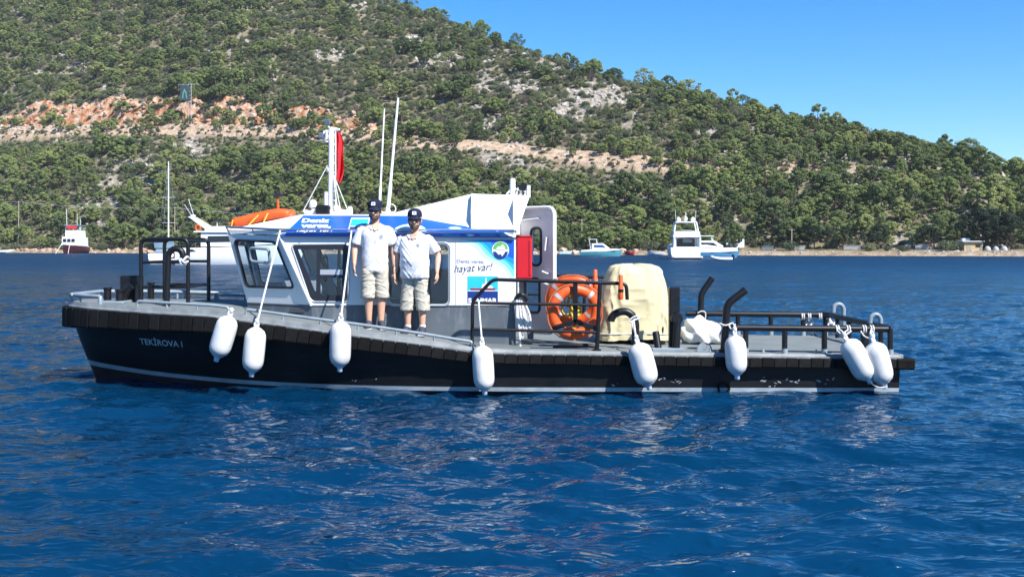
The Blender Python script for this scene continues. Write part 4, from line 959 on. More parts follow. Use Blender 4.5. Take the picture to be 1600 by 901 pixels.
# roof edge handrail
b = MB(); hr = [P(353, 354.5, 15.5), P(437, 359, YN - 0.04), P(545, 361.5, YN - 0.06), P(804, 363.5, YN - 0.06)]
hr = [hr[0], Vector((fC.x, YN - 0.06, 2.262))] + [Vector((p.x, YN - 0.06, 2.255)) for p in hr[2:]]
b.tube(hr, 0.017, 8)
for k in (0.0, 0.2, 0.4, 0.6, 0.8, 1.0): X = lerp(hr[1].x, AFTX, k); b.tube([(X, YN - 0.06, 2.257), (X, YN - 0.035, 2.20)], 0.011, 6)
b.tube([hr[0], hr[0] + Vector((0.05, 0.03, -0.10))], 0.011, 6); b.tube([lerp(hr[0], hr[1], .5), lerp(hr[0], hr[1], .5) + Vector((0.03, 0.04, -0.09))], 0.009, 6)
b.build('roof_handrail', M_STEEL, roof, True)
b = MB(); b.tube(mir(hr), 0.017, 8); b.build('roof_handrail', M_STEEL, roof, True)
# raised companionway fairing over the aft end
def fairing():
    A = P(604, 335, 15.52); B = P(737, 303, 15.45); C = P(737, 360, 15.10); D = P(618, 337.5, 15.49)
    Bm, Cm, Am, Dm = mir([B, C, A, D]); Am = Vector((A.x, 2 * YC - A.y, A.z))
    b = MB(); b.add([A, B, C, D, Am, Bm, Cm, Dm], [(0, 3, 2, 1), (4, 5, 6, 7), (0, 1, 5, 4), (3, 0, 4, 7), (1, 2, 6, 5), (2, 3, 7, 6)])
    b.build('fairing_nose', M_WHITE, roof)
    T0 = P(737, 303, 15.40); T1 = P(828, 305.5, 15.36); B1 = P(805, 371, 15.03); B0 = P(736, 362, 15.10); Mx = P(736, 334, 15.20); Kx = P(780, 363, 15.02); T0 = T0 + Vector((0, -0.05, 0)); Mx += Vector((0, -0.07, 0))
    near = [T0, T1, B1, Kx, B0, Mx]; far = mir(near); v = near + far
    b = MB(); b.add(v, [(0, 1, 2, 3, 5), (5, 3, 4), (6, 11, 9, 8, 7), (11, 10, 9), (0, 6, 7, 1), (0, 5, 4, 10, 11, 6), (2, 8, 9, 10, 4, 3)])
    # aft face with the doorway left open
    b.slab([T1, mir([T1])[0], mir([B1])[0], B1], [[lerp(T1, B1, .25) + Vector((0, 0.28, 0)), mir([lerp(T1, B1, .25) + Vector((0, 0.42, 0))])[0], mir([lerp(T1, B1, .97) + Vector((0, 0.6, 0))])[0], lerp(T1, B1, .97) + Vector((0, 0.6, 0))]], (1, 0, -.3), 0.0)
    b.build('companionway_fairing', M_WHITE, roof)
    return Plane(T0, T1, B1)
fair_pl = fairing()
b = MB(); ux, uy, uz = plane_axes(fair_pl, (750, 316), (790, 316)); c_ = fair_pl.px(756, 315.5, 0.004); b.slab([c_ + ux * 0.048 * math.cos(t) + uy * 0.034 * math.sin(t) for t in np.linspace(0, 6.28, 20, endpoint=False)], [[c_ + ux * 0.012 + uy * -0.004 + ux * 0.022 * math.cos(t) + uy * 0.012 * math.sin(t) for t in np.linspace(0, 6.28, 12, endpoint=False)]], fair_pl.n, 0.002); b.build('fairing_emblem', mat('emblem_grey', (0.32, 0.36, 0.48), 0.4), roof)
wall_text('fairing_lettering', 'SIFIR', fair_pl, (765, 317), 17, 0.06, mat('glare_pale_lettering', (0.55, 0.57, 0.62), 0.5), roof, 0.004)  # lettering colour paled to stand for overexposed glare on the fairing
# exhaust stack, vent and floodlight behind the fairing
b = MB(); p = P(801, 300, 15.75); b.lathe([(0.042, -0.25), (0.042, 0.17), (0.036, 0.20), (0.02, 0.205)], Matrix.Translation(p), 14); b.tube([p + Vector((-0.02, 0, 0.04)), p + Vector((-0.08, 0, -0.02)), p + Vector((-0.10, 0, -0.15))], 0.016, 6); b.build('vent_stack', M_WHITE, roof, True)
b = MB(); q = P(811, 298, 15.7)
for a in (-0.06, 0.0, 0.07): b.tube([q + Vector((a, 0, -0.12)), q + Vector((a + 0.05, 0.03, 0.05))], 0.012, 6)
b.tube([q + Vector((-0.06, 0, 0.03)), q + Vector((0.12, 0, -0.02))], 0.010, 6); b.tube([q + Vector((0.14, 0, -0.10)), q + Vector((0.14, 0, 0.08))], 0.03, 8); b.build('lamp_bracket', M_WHITE, roof, True)
b = MB(); b.box(P(817, 292, 15.72), (0.09, 0.10, 0.13), rot=(0, R(20), 0), bev=0.015); b.build('floodlight', M_BTUBE, roof)
# ------------------------------------------------------------------ wall graphics
def wall_graphic():
    def yy(pts): return [(x, y) for x, y in pts]
    bands = [(M_PALEB, [(712, 374.5), (730, 380), (744, 388), (752, 399), (762, 405), (776, 412), (788, 420), (796, 432), (803, 441)], 0.002),
             (M_AQUA, [(714, 374.5), (734, 377), (748, 383), (757, 394), (766, 402), (780, 408), (792, 417), (803, 433)], 0.0035),
             (M_CYAN, [(722, 374.5), (740, 376), (752, 381), (762, 391), (770, 399), (784, 404), (795, 412), (803, 422)], 0.005),
             (M_SKYB, [(738, 374.5), (752, 377), (763, 385), (770, 394), (785, 401), (803, 413)], 0.0065),
             (M_BLUE, [(757, 374.5), (768, 379), (776, 391), (789, 398), (803, 404)], 0.008)]
    for m, low_, off in bands:
        q = [side_pl.px(x, y, off) for x, y in low_]; sm = catmull(q, 4); ring = sm + [side_pl.px(803.5, 374.5, off)]
        b = MB(); b.slab(ring, [], side_pl.n, 0.001); b.build('wave_graphic', m, cab)
    def disc(px, py, r, m, off, t0=0, t1=2 * math.pi, name='round_emblem'):
        c = side_pl.px(px, py, off); full = t1 - t0 > 6; ts = np.linspace(t0, t1, 28, endpoint=not full); k = YN / FPX
        b = MB(); b.slab([c + Vector((r * k * math.cos(t), 0, r * k * math.sin(t))) for t in ts], [], (0, -1, 0), 0.002); b.build(name, m, cab)
    disc(782, 390.6, 13.4, M_LETW, 0.011); disc(782, 389.3, 11.6, M_GREEN, 0.0135, 0.02, math.pi - 0.02); disc(782, 392.8, 11.6, M_NAVY, 0.0135, math.pi + 0.02, 2 * math.pi - 0.02)
    for pts in ([(774.5, 389.4), (779, 384.5), (781.5, 386), (785, 381.5), (788, 384.5), (789.5, 389.4)], [(774.5, 392.7), (779, 398), (782, 396.5), (784.5, 400.5), (788, 396), (789.5, 392.7)]):
        decal('emblem_mountain', side_pl, pts, M_LETW, cab, 0.0175)
    wall_text('wall_lettering', 'Deniz varsa,', side_pl, (713.5, 410.2), 43, 0.064, mat('slate_lettering', (0.22, 0.25, 0.38), 0.5), cab, 0.0035, tilt=0.8, bold=0.0012)
    wall_text('wall_script', 'hayat var!', side_pl, (709.5, 425.5), 61, 0.15, M_LETN, cab, 0.0055, tilt=-3.2, shear=0.4, bold=0.0)
    decal('logo_sky', side_pl, [(730.5, 431.5), (778, 431.5), (778, 455), (730.5, 455)], M_CYAN, cab, 0.004); decal('logo_sea', side_pl, [(730.5, 455), (778, 455), (778, 473), (730.5, 473)], M_NAVY, cab, 0.004)
    decal('logo_waterline', side_pl, [(731, 453.6), (777.5, 453.6), (777.5, 454.9), (731, 454.9)], M_PALEB, cab, 0.008)
    decal('logo_ship', side_pl, [(734.5, 450), (771, 450.5), (775, 449.6), (773, 453.4), (736, 453.2)], mat('logo_red', (0.30, 0.02, 0.05), 0.4), cab, 0.008)
    decal('logo_ship', side_pl, [(752, 450), (754, 444), (758, 443), (758.6, 434), (760, 434), (760.8, 442), (764, 443.5), (765, 446), (769, 446.5), (770.5, 449.8)], M_LETW, cab, 0.008)
    wall_text('logo_lettering', 'SANMAR', side_pl, (731.5, 472.3), 45.5, 0.085, M_LETW, cab, 0.008, bold=0.004)
    wall_text('web_address', 'www.sanmar.com.tr', side_pl, (730, 480.3), 48, 0.05, mat('grey_print', (0.36, 0.38, 0.42), 0.5), cab, 0.004)
wall_graphic()
b = MB()
for px in (568, 600, 712): b.box(side_pl.px(px, 425, 0.002), (0.006, 0.004, 0.94))
b.build('panel_seam', M_ALU, cab)
# gutter line over the wall
b = MB(); b.tube([(fC.x, YN - 0.012, 2.165), (AFTX, YN - 0.012, 2.165)], 0.008, 6); b.build('gutter', M_STEEL, cab)
# ------------------------------------------------------------------ door, red cabinet
def open_door():
    hx, hy = 0.10, 16.12; ex_, ey = 0.625, 15.62; z0, z1 = 0.74, 2.60
    ux = Vector((ex_ - hx, ey - hy, 0)); W_ = ux.length; ux.normalize(); up = Vector((0, 0, 1)); n_ = Vector((ux.y, -ux.x, 0))
    if n_.y > 0: n_ = -n_
    o0 = Vector((hx, hy, z0))
    def q(a, z, off=0.0): return o0 + ux * (a * W_) + up * (z - z0) + n_ * off
    M_DOOR = mat('door_paint_pink_bounce', (0.66, 0.63, 0.66), 0.4, var=0.05)  # white door tinted pinkish grey: its shade and red bounce are in the colour
    outer = fillet([q(0, z0), q(1, z0), q(1, z1), q(0, z1)], 0.13, 6, True)
    up_w = fillet([q(0.36, 1.74), q(0.64, 1.74), q(0.64, 2.30), q(0.36, 2.30)], 0.10, 6, True); lo_w = fillet([q(0.20, 1.03), q(0.60, 1.03), q(0.60, 1.54), q(0.20, 1.54)], 0.08, 5, True)
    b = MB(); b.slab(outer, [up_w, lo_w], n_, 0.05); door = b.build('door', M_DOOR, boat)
    b = MB(); b.tube([p + n_ * 0.004 for p in outer], 0.03, 8, True); b.build('door_edge', M_WHITE, door, True)
    for r_ in (up_w, lo_w):
        b = MB(); b.tube([p + n_ * 0.005 for p in r_], 0.020, 6, True); b.build('window_gasket', M_FRAME, door, True); b = MB(); b.slab([p - n_ * 0.02 for p in r_], [], n_, 0.0); b.build('window_pane', M_GLASS, door)
    b = MB()
    for z in (1.62, 1.46): b.tube([q(0.86, z, 0.0), q(0.86, z, 0.05), q(0.74, z + 0.03, 0.06)], 0.015, 8)
    b.build('door_handle', M_WHITE, door, True)
    b = MB(); b.tube([q(0.78, 1.96, 0.03), q(0.82, 2.16, 0.03)], 0.014, 6); b.tube([q(0.1, 2.42, 0.02), q(0.6, 2.44, 0.02)], 0.014, 6); b.build('door_hook', M_WHITE, door, True)
    b = MB(); b.box(q(1.05, 1.52), (0.05, 0.05, 0.09), bev=0.01); b.build('door_latch', M_WHITE, door)
open_door()
b = MB(); x0, z1 = XZ(803.5, 369, 15.1); b.box((0.175, 15.2, 1.86), (0.225, 0.24, 0.60), bev=0.018, seg=2); rbx = b.build('extinguisher_cabinet', M_RED, boat)
b = MB(); b.box((0.26, 15.074, 1.86), (0.03, 0.012, 0.50), bev=0.003); b.build('cabinet_hinge', M_RED, rbx); b = MB(); b.box((0.175, 15.2, 2.166), (0.245, 0.26, 0.018), bev=0.004); b.build('cabinet_lid', M_RED, rbx)
b = MB(); b.box((0.27, 15.45, 0.75), (0.09, 0.12, 0.15), bev=0.01); b.build('deck_box', M_GREYP, boat)
# ------------------------------------------------------------------ mast, antennas, roof gear
def mast():
    Y = 15.9; b = MB(); p0 = P(516.5, 336, Y); p1 = P(517.5, 200, Y)
    b.tube([p0, p1], [0.042, 0.038], 14); ms = b.build('mast', M_WHITE, roof, True)
    b = MB(); r0 = P(524.5, 336, Y); r1 = P(524, 206, Y); b.tube([r0, r1], 0.013, 6)
    for k in np.linspace(0.06, 0.96, 9): c = lerp(r0, r1, k); b.tube([c, Vector((p0.x, Y, c.z))], 0.010, 6)
    b.build('mast_ladder', M_WHITE, roof, True)
    b = MB(); t = p1
    b.box(P(511, 211, Y), (0.02, 0.14, 0.14), bev=0.003); b.tube([P(506, 205, Y), P(506, 222, Y), P(517, 222, Y)], 0.016, 6); b.tube([P(506, 213, Y), P(517, 213, Y)], 0.012, 6); b.tube([P(506, 205.5, Y), P(530, 203.5, Y)], 0.014, 6); b.tube([P(517, 200, Y), P(531, 203, Y)], 0.02, 6); b.build('mast_crosstree', M_WHITE, roof, True)
    b = MB(); b.box(P(511, 191, Y), (0.10, 0.09, 0.085), rot=(R(10), R(-12), 0), bev=0.012); b.box(P(501.5, 212, Y), (0.075, 0.07, 0.085), bev=0.01); b.build('floodlight', mat('lamp_grey', (0.10, 0.13, 0.16), 0.35), roof)
    b = MB(); b.tube([P(512, 196, Y), P(515, 200, Y)], 0.012, 6); b.build('lamp_bracket', M_WHITE, roof)
    b = MB()
    for a, c in (((512, 258), (473, 331)), ((520, 270), (545, 333)), ((519, 262), (533, 333)), ((519, 262), (528, 333))): b.tube([P(*a, Y), P(*c, Y - 0.15)], 0.008, 5)
    b.tube([P(512, 262, Y), P(513.5, 268, Y)], 0.03, 8); b.build('mast_stay', M_ROPE, roof)
    b = MB(); b.tube([P(509.5, 300, Y), P(509.5, 322, Y)], 0.033, 10); b.build('radar_reflector', M_WHITE, roof, True)
    b = MB(); b.box(P(505, 328, Y - 0.25), (0.20, 0.16, 0.14), bev=0.02); b.build('loudhailer', M_BTUBE, roof)
    b = MB(); q = P(489, 331, Y - 0.2); b.lathe([(0.03, -0.06), (0.03, 0.06), (0.055, 0.07), (0.06, 0.12), (0.05, 0.16), (0.02, 0.18)], Matrix.Translation(q), 14); b.tube([q + Vector((-0.13, 0, 0.0)), q + Vector((0.1, 0, -0.02))], 0.03, 8); b.tube([q + Vector((-0.15, 0, -0.05)), q + Vector((0.12, 0, -0.05))], 0.014, 6); b.build('navigation_lamp', M_WHITE, roof, True)
    b = MB(); q = P(532, 331, Y - 0.2); b.lathe([(0.05, -0.06), (0.05, 0.02), (0.03, 0.04)], Matrix.Translation(q), 12); b.tube([q + Vector((-0.15, 0, 0.0)), q + Vector((0.18, 0, 0.0))], 0.035, 8); b.box(q + Vector((-0.06, 0, 0.05)), (0.09, 0.1, 0.09), bev=0.02); b.lathe([(0.03, 0), (0.04, 0.03), (0.03, 0.06)], Matrix.Translation(q + Vector((0.14, 0, 0.02))), 10); b.build('roof_horn', M_WHITE, roof, True)
mast()
def antenna(a, c, r0, r1, Y):
    b = MB(); p0, p1 = P(*a, Y), P(*c, Y); b.tube([p0, lerp(p0, p1, .25), lerp(p0, p1, .26), p1], [r0, r0, r0 * .75, r1], 8); b.lathe([(0.04, -0.06), (0.04, 0.04), (0.025, 0.06)], Matrix.Translation(p0), 10); b.build('whip_antenna', M_WHITE, roof, True)
antenna((592.5, 333), (600.5, 170), 0.020, 0.011, 16.3); antenna((606, 332), (622, 153), 0.028, 0.016, 15.8)
b = MB(); q = P(611, 326, 15.75); pts = [q + Vector((0.07 * math.cos(t), 0.0, 0.07 * math.sin(t))) for t in np.linspace(0, 6.28, 16, endpoint=False)]; b.tube(pts, 0.008, 5, True); b.tube([q + Vector((-0.22, 0, -0.06)), q + Vector((0.05, 0, -0.06))], 0.02, 6); b.build('antenna_loop', M_WHITE, roof, True)
# ================================================================== things aboard
M_FEND = mat('fender_vinyl', (0.58, 0.58, 0.575), 0.42, var=0.05, vscale=6, col2=(0.68, 0.68, 0.675), bump=0.04, bscale=8, streak=((0.30, 0.285, 0.26), 0.6, (16, 16, 4)), perobj=0.05)
M_FENDEND = mat('fender_end_vinyl', (0.62, 0.68, 0.78), 0.4, var=0.05)
def fender(top, bottom, wpx, rope, label, Y=14.24, group='white fenders hung along the hull'):
    t = P(*top, Y); d = P(*bottom, Y); ax = (t - d); L = ax.length; r = wpx * Y / FPX / 2
    M = ax.to_track_quat('Z', 'Y').to_matrix().to_4x4(); M.translation = d
    e = empty('boat_fender', d, label, 'fender', group)
    prof = [(0.02, 0.0), (0.03, 0.005), (0.032, 0.045), (0.045, 0.06), (r * 0.55, 0.085), (r * 0.82, 0.12), (r * 0.96, 0.17), (r, 0.22), (r * 1.01, L * 0.5), (r, L - 0.20), (r * 0.95, L - 0.14), (r * 0.78, L - 0.09), (r * 0.5, L - 0.06), (0.042, L - 0.045), (0.03, L - 0.03), (0.028, L)]
    b = MB(); b.lathe(prof, M, 28); b.build('body', M_FEND, e, True, angle=60)
    b = MB(); b.lathe([(0.024, -0.006), (0.034, 0.0), (0.036, 0.045), (0.05, 0.06), (r * 0.56, 0.083)], M, 24); b.build('end_cap', M_FENDEND, e, True, angle=60)
    b = MB(); pts = [t] + [Vector(p) for p in rope]; b.tube(pts, 0.013, 8)
    u = ax.normalized(); s_ = u.orthogonal().normalized(); ring = [t - u * 0.005 + (u * math.sin(a) + s_ * math.cos(a)) * 0.035 for a in np.linspace(0, 6.28, 12, endpoint=False)]; b.tube(ring, 0.012, 6, True)
    b.lathe([(0.02, -0.03), (0.032, -0.01), (0.03, 0.02), (0.018, 0.035)], Matrix.Translation(t + u * 0.04), 10)
    b.build('rope', M_ROPE, e, True)
    return e
rail_y = YN - 0.06
fender((360, 489), (337.5, 564), 34, [P(364, 484, 14.5), P(366, 486, 14.62)], 'tilted white fender tied to the bow toe rail below the helm window')
fender((401, 506), (393, 588), 33, [P(404, 495, 14.3), P(437, 363, rail_y - 0.03), P(437.5, 360, rail_y)], 'white fender on a long rope from the roof rail at the wheelhouse corner')
fender((532.5, 497), (531, 580), 33, [P(533.5, 490, 14.3), P(549, 363, rail_y - 0.03), P(549, 360.5, rail_y)], 'white fender on a long rope under the sliding window beside the taller man')
fender((753, 535), (757.5, 616), 33, [P(752, 522, 14.3), P(748, 476, 14.52), P(748, 470, 14.55)], 'white fender hung from the forward end of the black guard rail')
fender((995, 531), (1015, 608), 38, [P(993, 524, 14.35), P(990, 500, 14.68), P(996, 494, 14.72)], 'white fender tied to the black gooseneck pipe by the beige cover')
fender((1148, 519), (1152, 592), 33, [P(1148, 510, 14.35), P(1145, 505, 14.5), P(1134, 507, 14.46)], 'white fender tied to the bent black mooring horn')
fender((1321, 527), (1360, 598), 36, [P(1316, 518, 14.4), P(1308, 512, 14.46)], 'slanting white fender on the stern rail, crossed by its upright neighbour')
fender((1364, 530), (1383, 606), 36, [P(1360, 520, 14.4), P(1362, 512, 14.46)], 'white fender hung from the aft corner of the stern rail')
fender((1262, 502), (1276, 522), 17, [P(1258, 498, 17.52), P(1258, 494, 17.5)], 'small white fender hung outside the far stern rail amid ropes', 17.62, None)
fender((1297, 502), (1309, 522), 17, [P(1293, 498, 17.52), P(1293, 495, 17.5)], 'small white fender hung outside the far stern rail next to the grey gooseneck', 17.62, None)
def rope_thing(name, label, paths, r=0.012, m=None):
    e = empty(name, paths[0][0], label, 'rope')
    b = MB()
    for p in paths: b.tube(catmull(p, 4), r, 7)
    o = b.build(name, m or M_ROPE, None, True, base=paths[0][0]); tag(o, label, 'rope'); bpy.data.objects.remove(e); return o
def hitch(px, py, Y, r=0.055):
    c = P(px, py, Y); return [[c + Vector((dx, r * math.cos(t), r * math.sin(t))) for t in np.linspace(0, 6.9, 14)] for dx in (-0.02, 0.012)]
pl = []
for px in (1308, 1325, 1350, 1362): pl += hitch(px, 514.5, 14.5)
pl += [[P(1308, 516, 14.44), P(1318, 524, 14.38), P(1330, 517, 14.44)], [P(1325, 515, 14.44), P(1312, 525, 14.4), P(1321, 528, 14.3)], [P(1345, 517, 14.44), P(1352, 526, 14.38), P(1366, 530, 14.3)], [P(1360, 597, 14.2), P(1370, 604, 14.18), P(1383, 605, 14.2)], [P(1362, 516, 14.44), P(1366, 524, 14.38), P(1364, 530, 14.26)]]
rope_thing('mooring_line', 'white rope hitched round the near stern rail above the paired fenders', pl, 0.010)
pl = []
for px in (1254, 1264, 1281, 1293): pl += hitch(px, 494, 17.5)
rope_thing('mooring_line', 'white rope hitched round the far stern rail', pl, 0.012)
pl = [[P(1090, 489, 17.38), P(1096, 486, 17.37), P(1102, 488, 17.38), P(1102, 498, 17.38)], [P(1124, 505, 14.44), P(1134, 508, 14.43), P(1146, 504, 14.44)], [P(1139, 508, 14.43), P(1143, 514, 14.4), P(1149, 506, 14.42)]]
rope_thing('mooring_line', 'short white rope looped on the mooring horns', pl, 0.011)
pl = [[P(983, 500, 14.66), P(990, 495, 14.66), P(998, 492, 14.68)], [P(983, 503, 14.66), P(991, 500, 14.66), P(999, 497, 14.68)], [P(987, 502, 14.66), P(990, 515, 14.5), P(996, 530, 14.3)]]
rope_thing('mooring_line', 'white rope lashed round the black gooseneck pipe', pl, 0.011)
pl = [[P(281, 408, 15.1), P(287, 406, 15.08), P(292, 401, 15.12), P(296, 404, 15.2)], [P(282, 404, 15.1), P(288, 410, 15.08), P(294, 408, 15.12)], [P(280, 405, 15.08), P(284, 413, 15.1), P(291, 412, 15.1)]]
rope_thing('mooring_line', 'white rope wrapped at the hooked end of the bow gooseneck', pl, 0.016)
# hank of rope hung behind the wheelhouse
rg = random.Random(8); pl = []
for i in range(9):
    x0 = 804 + i * 1.4; x1 = 806 + i * 2.3; yb = 515 + rg.uniform(-8, 8); Y = 15.02 - 0.012 * (i % 3)
    pl.append([P(806 + i * 0.9, 464, Y + 0.03), P(x0 + 1, 478, Y), P((x0 + x1) / 2 + rg.uniform(-2, 2), 497, Y - 0.02), P(x1 + 1, yb, Y), P(x1 + 3.2, yb + 5, Y), P(x1 + 4.5, yb - 2, Y), P(x1 + 2.5, 490, Y + 0.02), P(x0 + 3, 470, Y + 0.03)])
pl.append([P(807, 470, 15.0), P(810, 500, 14.98), P(813, 541, 14.95)])
rope_thing('rope_hank', 'thick white rope hung in a long hank behind the wheelhouse', pl, 0.016)
b = MB(); b.tube(catmull([P(806, 468, 15.06), P(811, 461, 15.0), P(818, 462, 15.0), P(823, 469, 15.02)], 5), 0.035, 8); tag(b.build('rope_hook_sleeve', M_BTUBE, None, True, base=P(806, 468, 15.06)), 'black hose end lying over the white rope hank', 'hose')
# ------------------------------------------------------------------ lifebuoys
def lifebuoy(c, rx, tube, tilt, yaw, label, strap=True):
    M = Matrix.Translation(c) @ Matrix.Rotation(yaw, 4, 'Z') @ Matrix.Rotation(tilt, 4, 'X')
    e = empty('lifebuoy', c + Vector((0, 0, -rx)), label, 'lifebuoy', 'lifebuoys behind the guard rail')
    def torus(r_, t0, t1, n, k=12):
        vs = []; fs = []; full = t1 - t0 > 6.2
        for i in range(n + (0 if full else 1)):
            a = t0 + (t1 - t0) * i / n
            for j in range(k):
                q = 2 * math.pi * j / k; rr = rx + r_ * math.cos(q); vs.append(M @ Vector((rr * math.cos(a), r_ * 0.8 * math.sin(q), rr * math.sin(a))))
        N = n if full else n
        for i in range(N):
            i2 = (i + 1) % n if full else i + 1
            for j in range(k): fs.append((i * k + j, i * k + (j + 1) % k, i2 * k + (j + 1) % k, i2 * k + j))
        return vs, fs
    b = MB(); b.add(*torus(tube, 0, 2 * math.pi, 40)); b.build('ring', M_ORANGE, e, True, angle=60)
    for a in (R(48), R(138), R(228), R(318)):
        b = MB(); b.add(*torus(tube * 1.03, a - 0.075, a + 0.075, 4)); b.build('reflective_band', M_REFL, e, True, angle=60)
    b = MB(); pts = []
    for i in range(33):
        a = 2 * math.pi * i / 32; q = rx + tube * (1.08 + 0.22 * abs(math.sin(2 * a))); pts.append(M @ Vector((q * math.cos(a), -0.03, q * math.sin(a))))
    b.tube(pts, 0.008, 6); b.build('grab_line', mat('orange_line', (0.55, 0.16, 0.05), 0.8), e, True)
    return e
lifebuoy(P(898, 487, 14.95), 0.315, 0.076, R(4), R(10), 'orange lifebuoy with grey bands in front, strapped in a black holder')
lifebuoy(P(895, 470, 15.25), 0.315, 0.074, R(14), R(-6), 'orange lifebuoy standing just behind the strapped one')
b = MB(); c = P(899, 501, 14.84)
for a, q in (((899, 440), (899, 502)), ((899, 502), (864, 512.5)), ((899, 502), (931, 513))):
    p0, p1 = P(*a, 14.82), P(*q, 14.82); d = (p1 - p0); mid = (p0 + p1) / 2; b.box(mid, (d.length + 0.02, 0.02, 0.066), rot=(0, -math.atan2(d.z, d.x), 0), bev=0.004)
tag(b.build('lifebuoy_holder', M_BTUBE, None, False, base=P(899, 512, 14.82)), 'black three armed holder across the lifebuoys', 'holder')
b = MB(); rg = random.Random(2)
for i in range(10):
    cx, cy = 888 + rg.uniform(-6, 14), 478 + rg.uniform(-10, 9); r_ = rg.uniform(5, 9) * 0.009; a0 = rg.uniform(0, 6); cc = P(cx, cy, 15.06 + rg.uniform(-.03, .03))
    b.tube([cc + Vector((r_ * math.cos(t), 0.03 * math.sin(t + a0), r_ * 1.2 * math.sin(t))) for t in np.linspace(0, 6.28, 14, endpoint=False)], 0.013, 6, True)
b.tube(catmull([P(892, 486, 15.03), P(896, 500, 15.0), P(893, 509, 14.99), P(899, 512, 14.99), P(903, 504, 15.0)], 4), 0.015, 6)
tag(b.build('yellow_line', M_YELLOW, None, True, base=P(893, 509, 15)), 'coiled yellow floating line inside the lifebuoys', 'rope')
def marker(px, y0, y1, Y, label, holder=False):
    p0, p1 = P(px, y1, Y), P(px, y0, Y); h = p1.z - p0.z; e = empty('lifebuoy_light', p0, label, 'light')
    b = MB(); b.lathe([(0.03, 0), (0.036, 0.02), (0.036, h * 0.55), (0.028, h * 0.6), (0.03, h * 0.95), (0.02, h)], Matrix.Translation(p0), 12); b.build('float_body', M_ORANGE, e, True)
    b = MB(); b.lathe([(0.039, h * 0.3), (0.039, h * 0.42)], Matrix.Translation(p0), 12); b.build('band', M_REFL if not holder else M_BTUBE, e, True)
marker(930, 421, 450, 15.0, 'orange lifebuoy light standing behind the strapped lifebuoys')
marker(970, 429, 468, 14.5, 'orange lifebuoy light clipped to the aft end of the guard rail', True)
# ------------------------------------------------------------------ beige cover, white bundle
def cover():
    # rings from the skirt up: a shrouded winch, boxy with soft corners and slack folds
    prof = [(0.0, 0.545, 0.46), (0.12, 0.53, 0.455), (0.3, 0.515, 0.445), (0.5, 0.50, 0.435), (0.68, 0.485, 0.42), (0.82, 0.465, 0.40), (0.91, 0.44, 0.375), (0.965, 0.395, 0.34), (0.99, 0.32, 0.28), (1.0, 0.2, 0.17), (1.0, 0.02, 0.02)]
    cx = XZ(989.5, 470, 15.6)[0]; cy = 15.82; z0 = XZ(989, 532, 15.3)[1]; H = 1.085; n = 180; m_ = 90; vs = []; fs = []
    pk = np.concatenate([np.linspace(0, 0.85, 62), np.linspace(0.86, 1.6, m_ - 62)]); arc = np.array([0, .12, .3, .5, .68, .82, .92, 1.0, 1.1, 1.3, 1.6])
    hs_ = np.interp(pk, arc, [p[0] for p in prof]); aa = np.interp(pk, arc, [p[1] for p in prof]); cc = np.interp(pk, arc, [p[2] for p in prof])
    T = np.linspace(0, 2 * np.pi, n, endpoint=False)
    for k in range(m_):
        h = hs_[k]; ex = 0.40 + 0.25 * max(0, pk[k] - 0.9)
        cxn = np.sign(np.cos(T)) * np.abs(np.cos(T)) ** ex; syn = np.sign(np.sin(T)) * np.abs(np.sin(T)) ** ex
        px_, py_ = cxn * 1.6, syn * 1.3
        # slack cloth: sharp-crested creases running aslant, deeper low down, and a gathered skirt
        q = px_ + py_ * 0.9; r1 = 1 - np.abs(2 * fbm(q * 1.9 + h * 2.6 + 7, h * 1.5 - q * 1.0 + 3, 2)) * 4; r2 = 1 - np.abs(2 * fbm(q * 3.2 - h * 3.6 + 31, h * 2.6 + q * 1.5, 2)) * 4
        fold = 0.034 * np.clip(r1, 0, 1) ** 2 * (1.0 - 0.45 * h) + 0.010 * np.clip(r2, 0, 1) ** 2 + 0.06 * fbm(q * 1.2, h * 1.6 + 4, 2)
        fold = fold * (1 if pk[k] < 1.05 else max(0.25, 1.6 - pk[k]))
        skew = np.where(cxn < 0, 1 - 0.20 * h ** 2, 1 - 0.09 * h ** 2); drop = 0.07 * fbm(q * 2.2 + 1, q * 0 + .3, 2) * max(0, 1 - h * 8)
        X_ = cx + (aa[k] * 1.03 + fold - 0.02) * cxn * skew + 0.02 * h; Y_ = cy + (cc[k] + fold - 0.02) * syn; Z_ = z0 + h * H + drop + 0.05 * fbm(px_ * 1.5 + 9, py_ * 1.5 + 2, 3) * max(0, h - 0.8) * 5 + (0.02 * np.clip(r1, 0, 1) if pk[k] > 0.9 else 0)
        vs += list(zip(X_.tolist(), Y_.tolist(), np.asarray(Z_).tolist()))
    for k in range(m_ - 1):
        for i in range(n): fs.append((k * n + i, k * n + (i + 1) % n, (k + 1) * n + (i + 1) % n, (k + 1) * n + i))
    fs.append(tuple((m_ - 1) * n + i for i in range(n)))
    e = empty('winch_cover', (cx, cy, z0), 'wrinkled beige canvas cover over a winch on the aft deck', 'cover')
    me = bpy.data.meshes.new('canvas'); me.from_pydata(vs, [], fs); me.materials.append(M_CANVAS)
    for p in me.polygons: p.use_smooth = True
    link('canvas', me, e)
    k = 6; b = MB(); b.tube([Vector(vs[k * n + i]) + Vector((math.copysign(0.006, vs[k * n + i][0] - cx), -0.006, 0)) for i in range(0, n, 3)], 0.009, 6, True); b.build('drawstring', M_ROPE, e, True)
    # legs of what it covers
    for x_, y_ in ((cx + 0.38, 15.45), (cx - 0.3, 15.5), (cx + 0.36, 16.0), (cx - 0.3, 16.0)):
        b = MB(); b.box((x_, y_, zdeck(x_) + 0.13), (0.09, 0.07, 0.3), bev=0.01); b.build('winch_leg', M_BTUBE, boat)
cover()
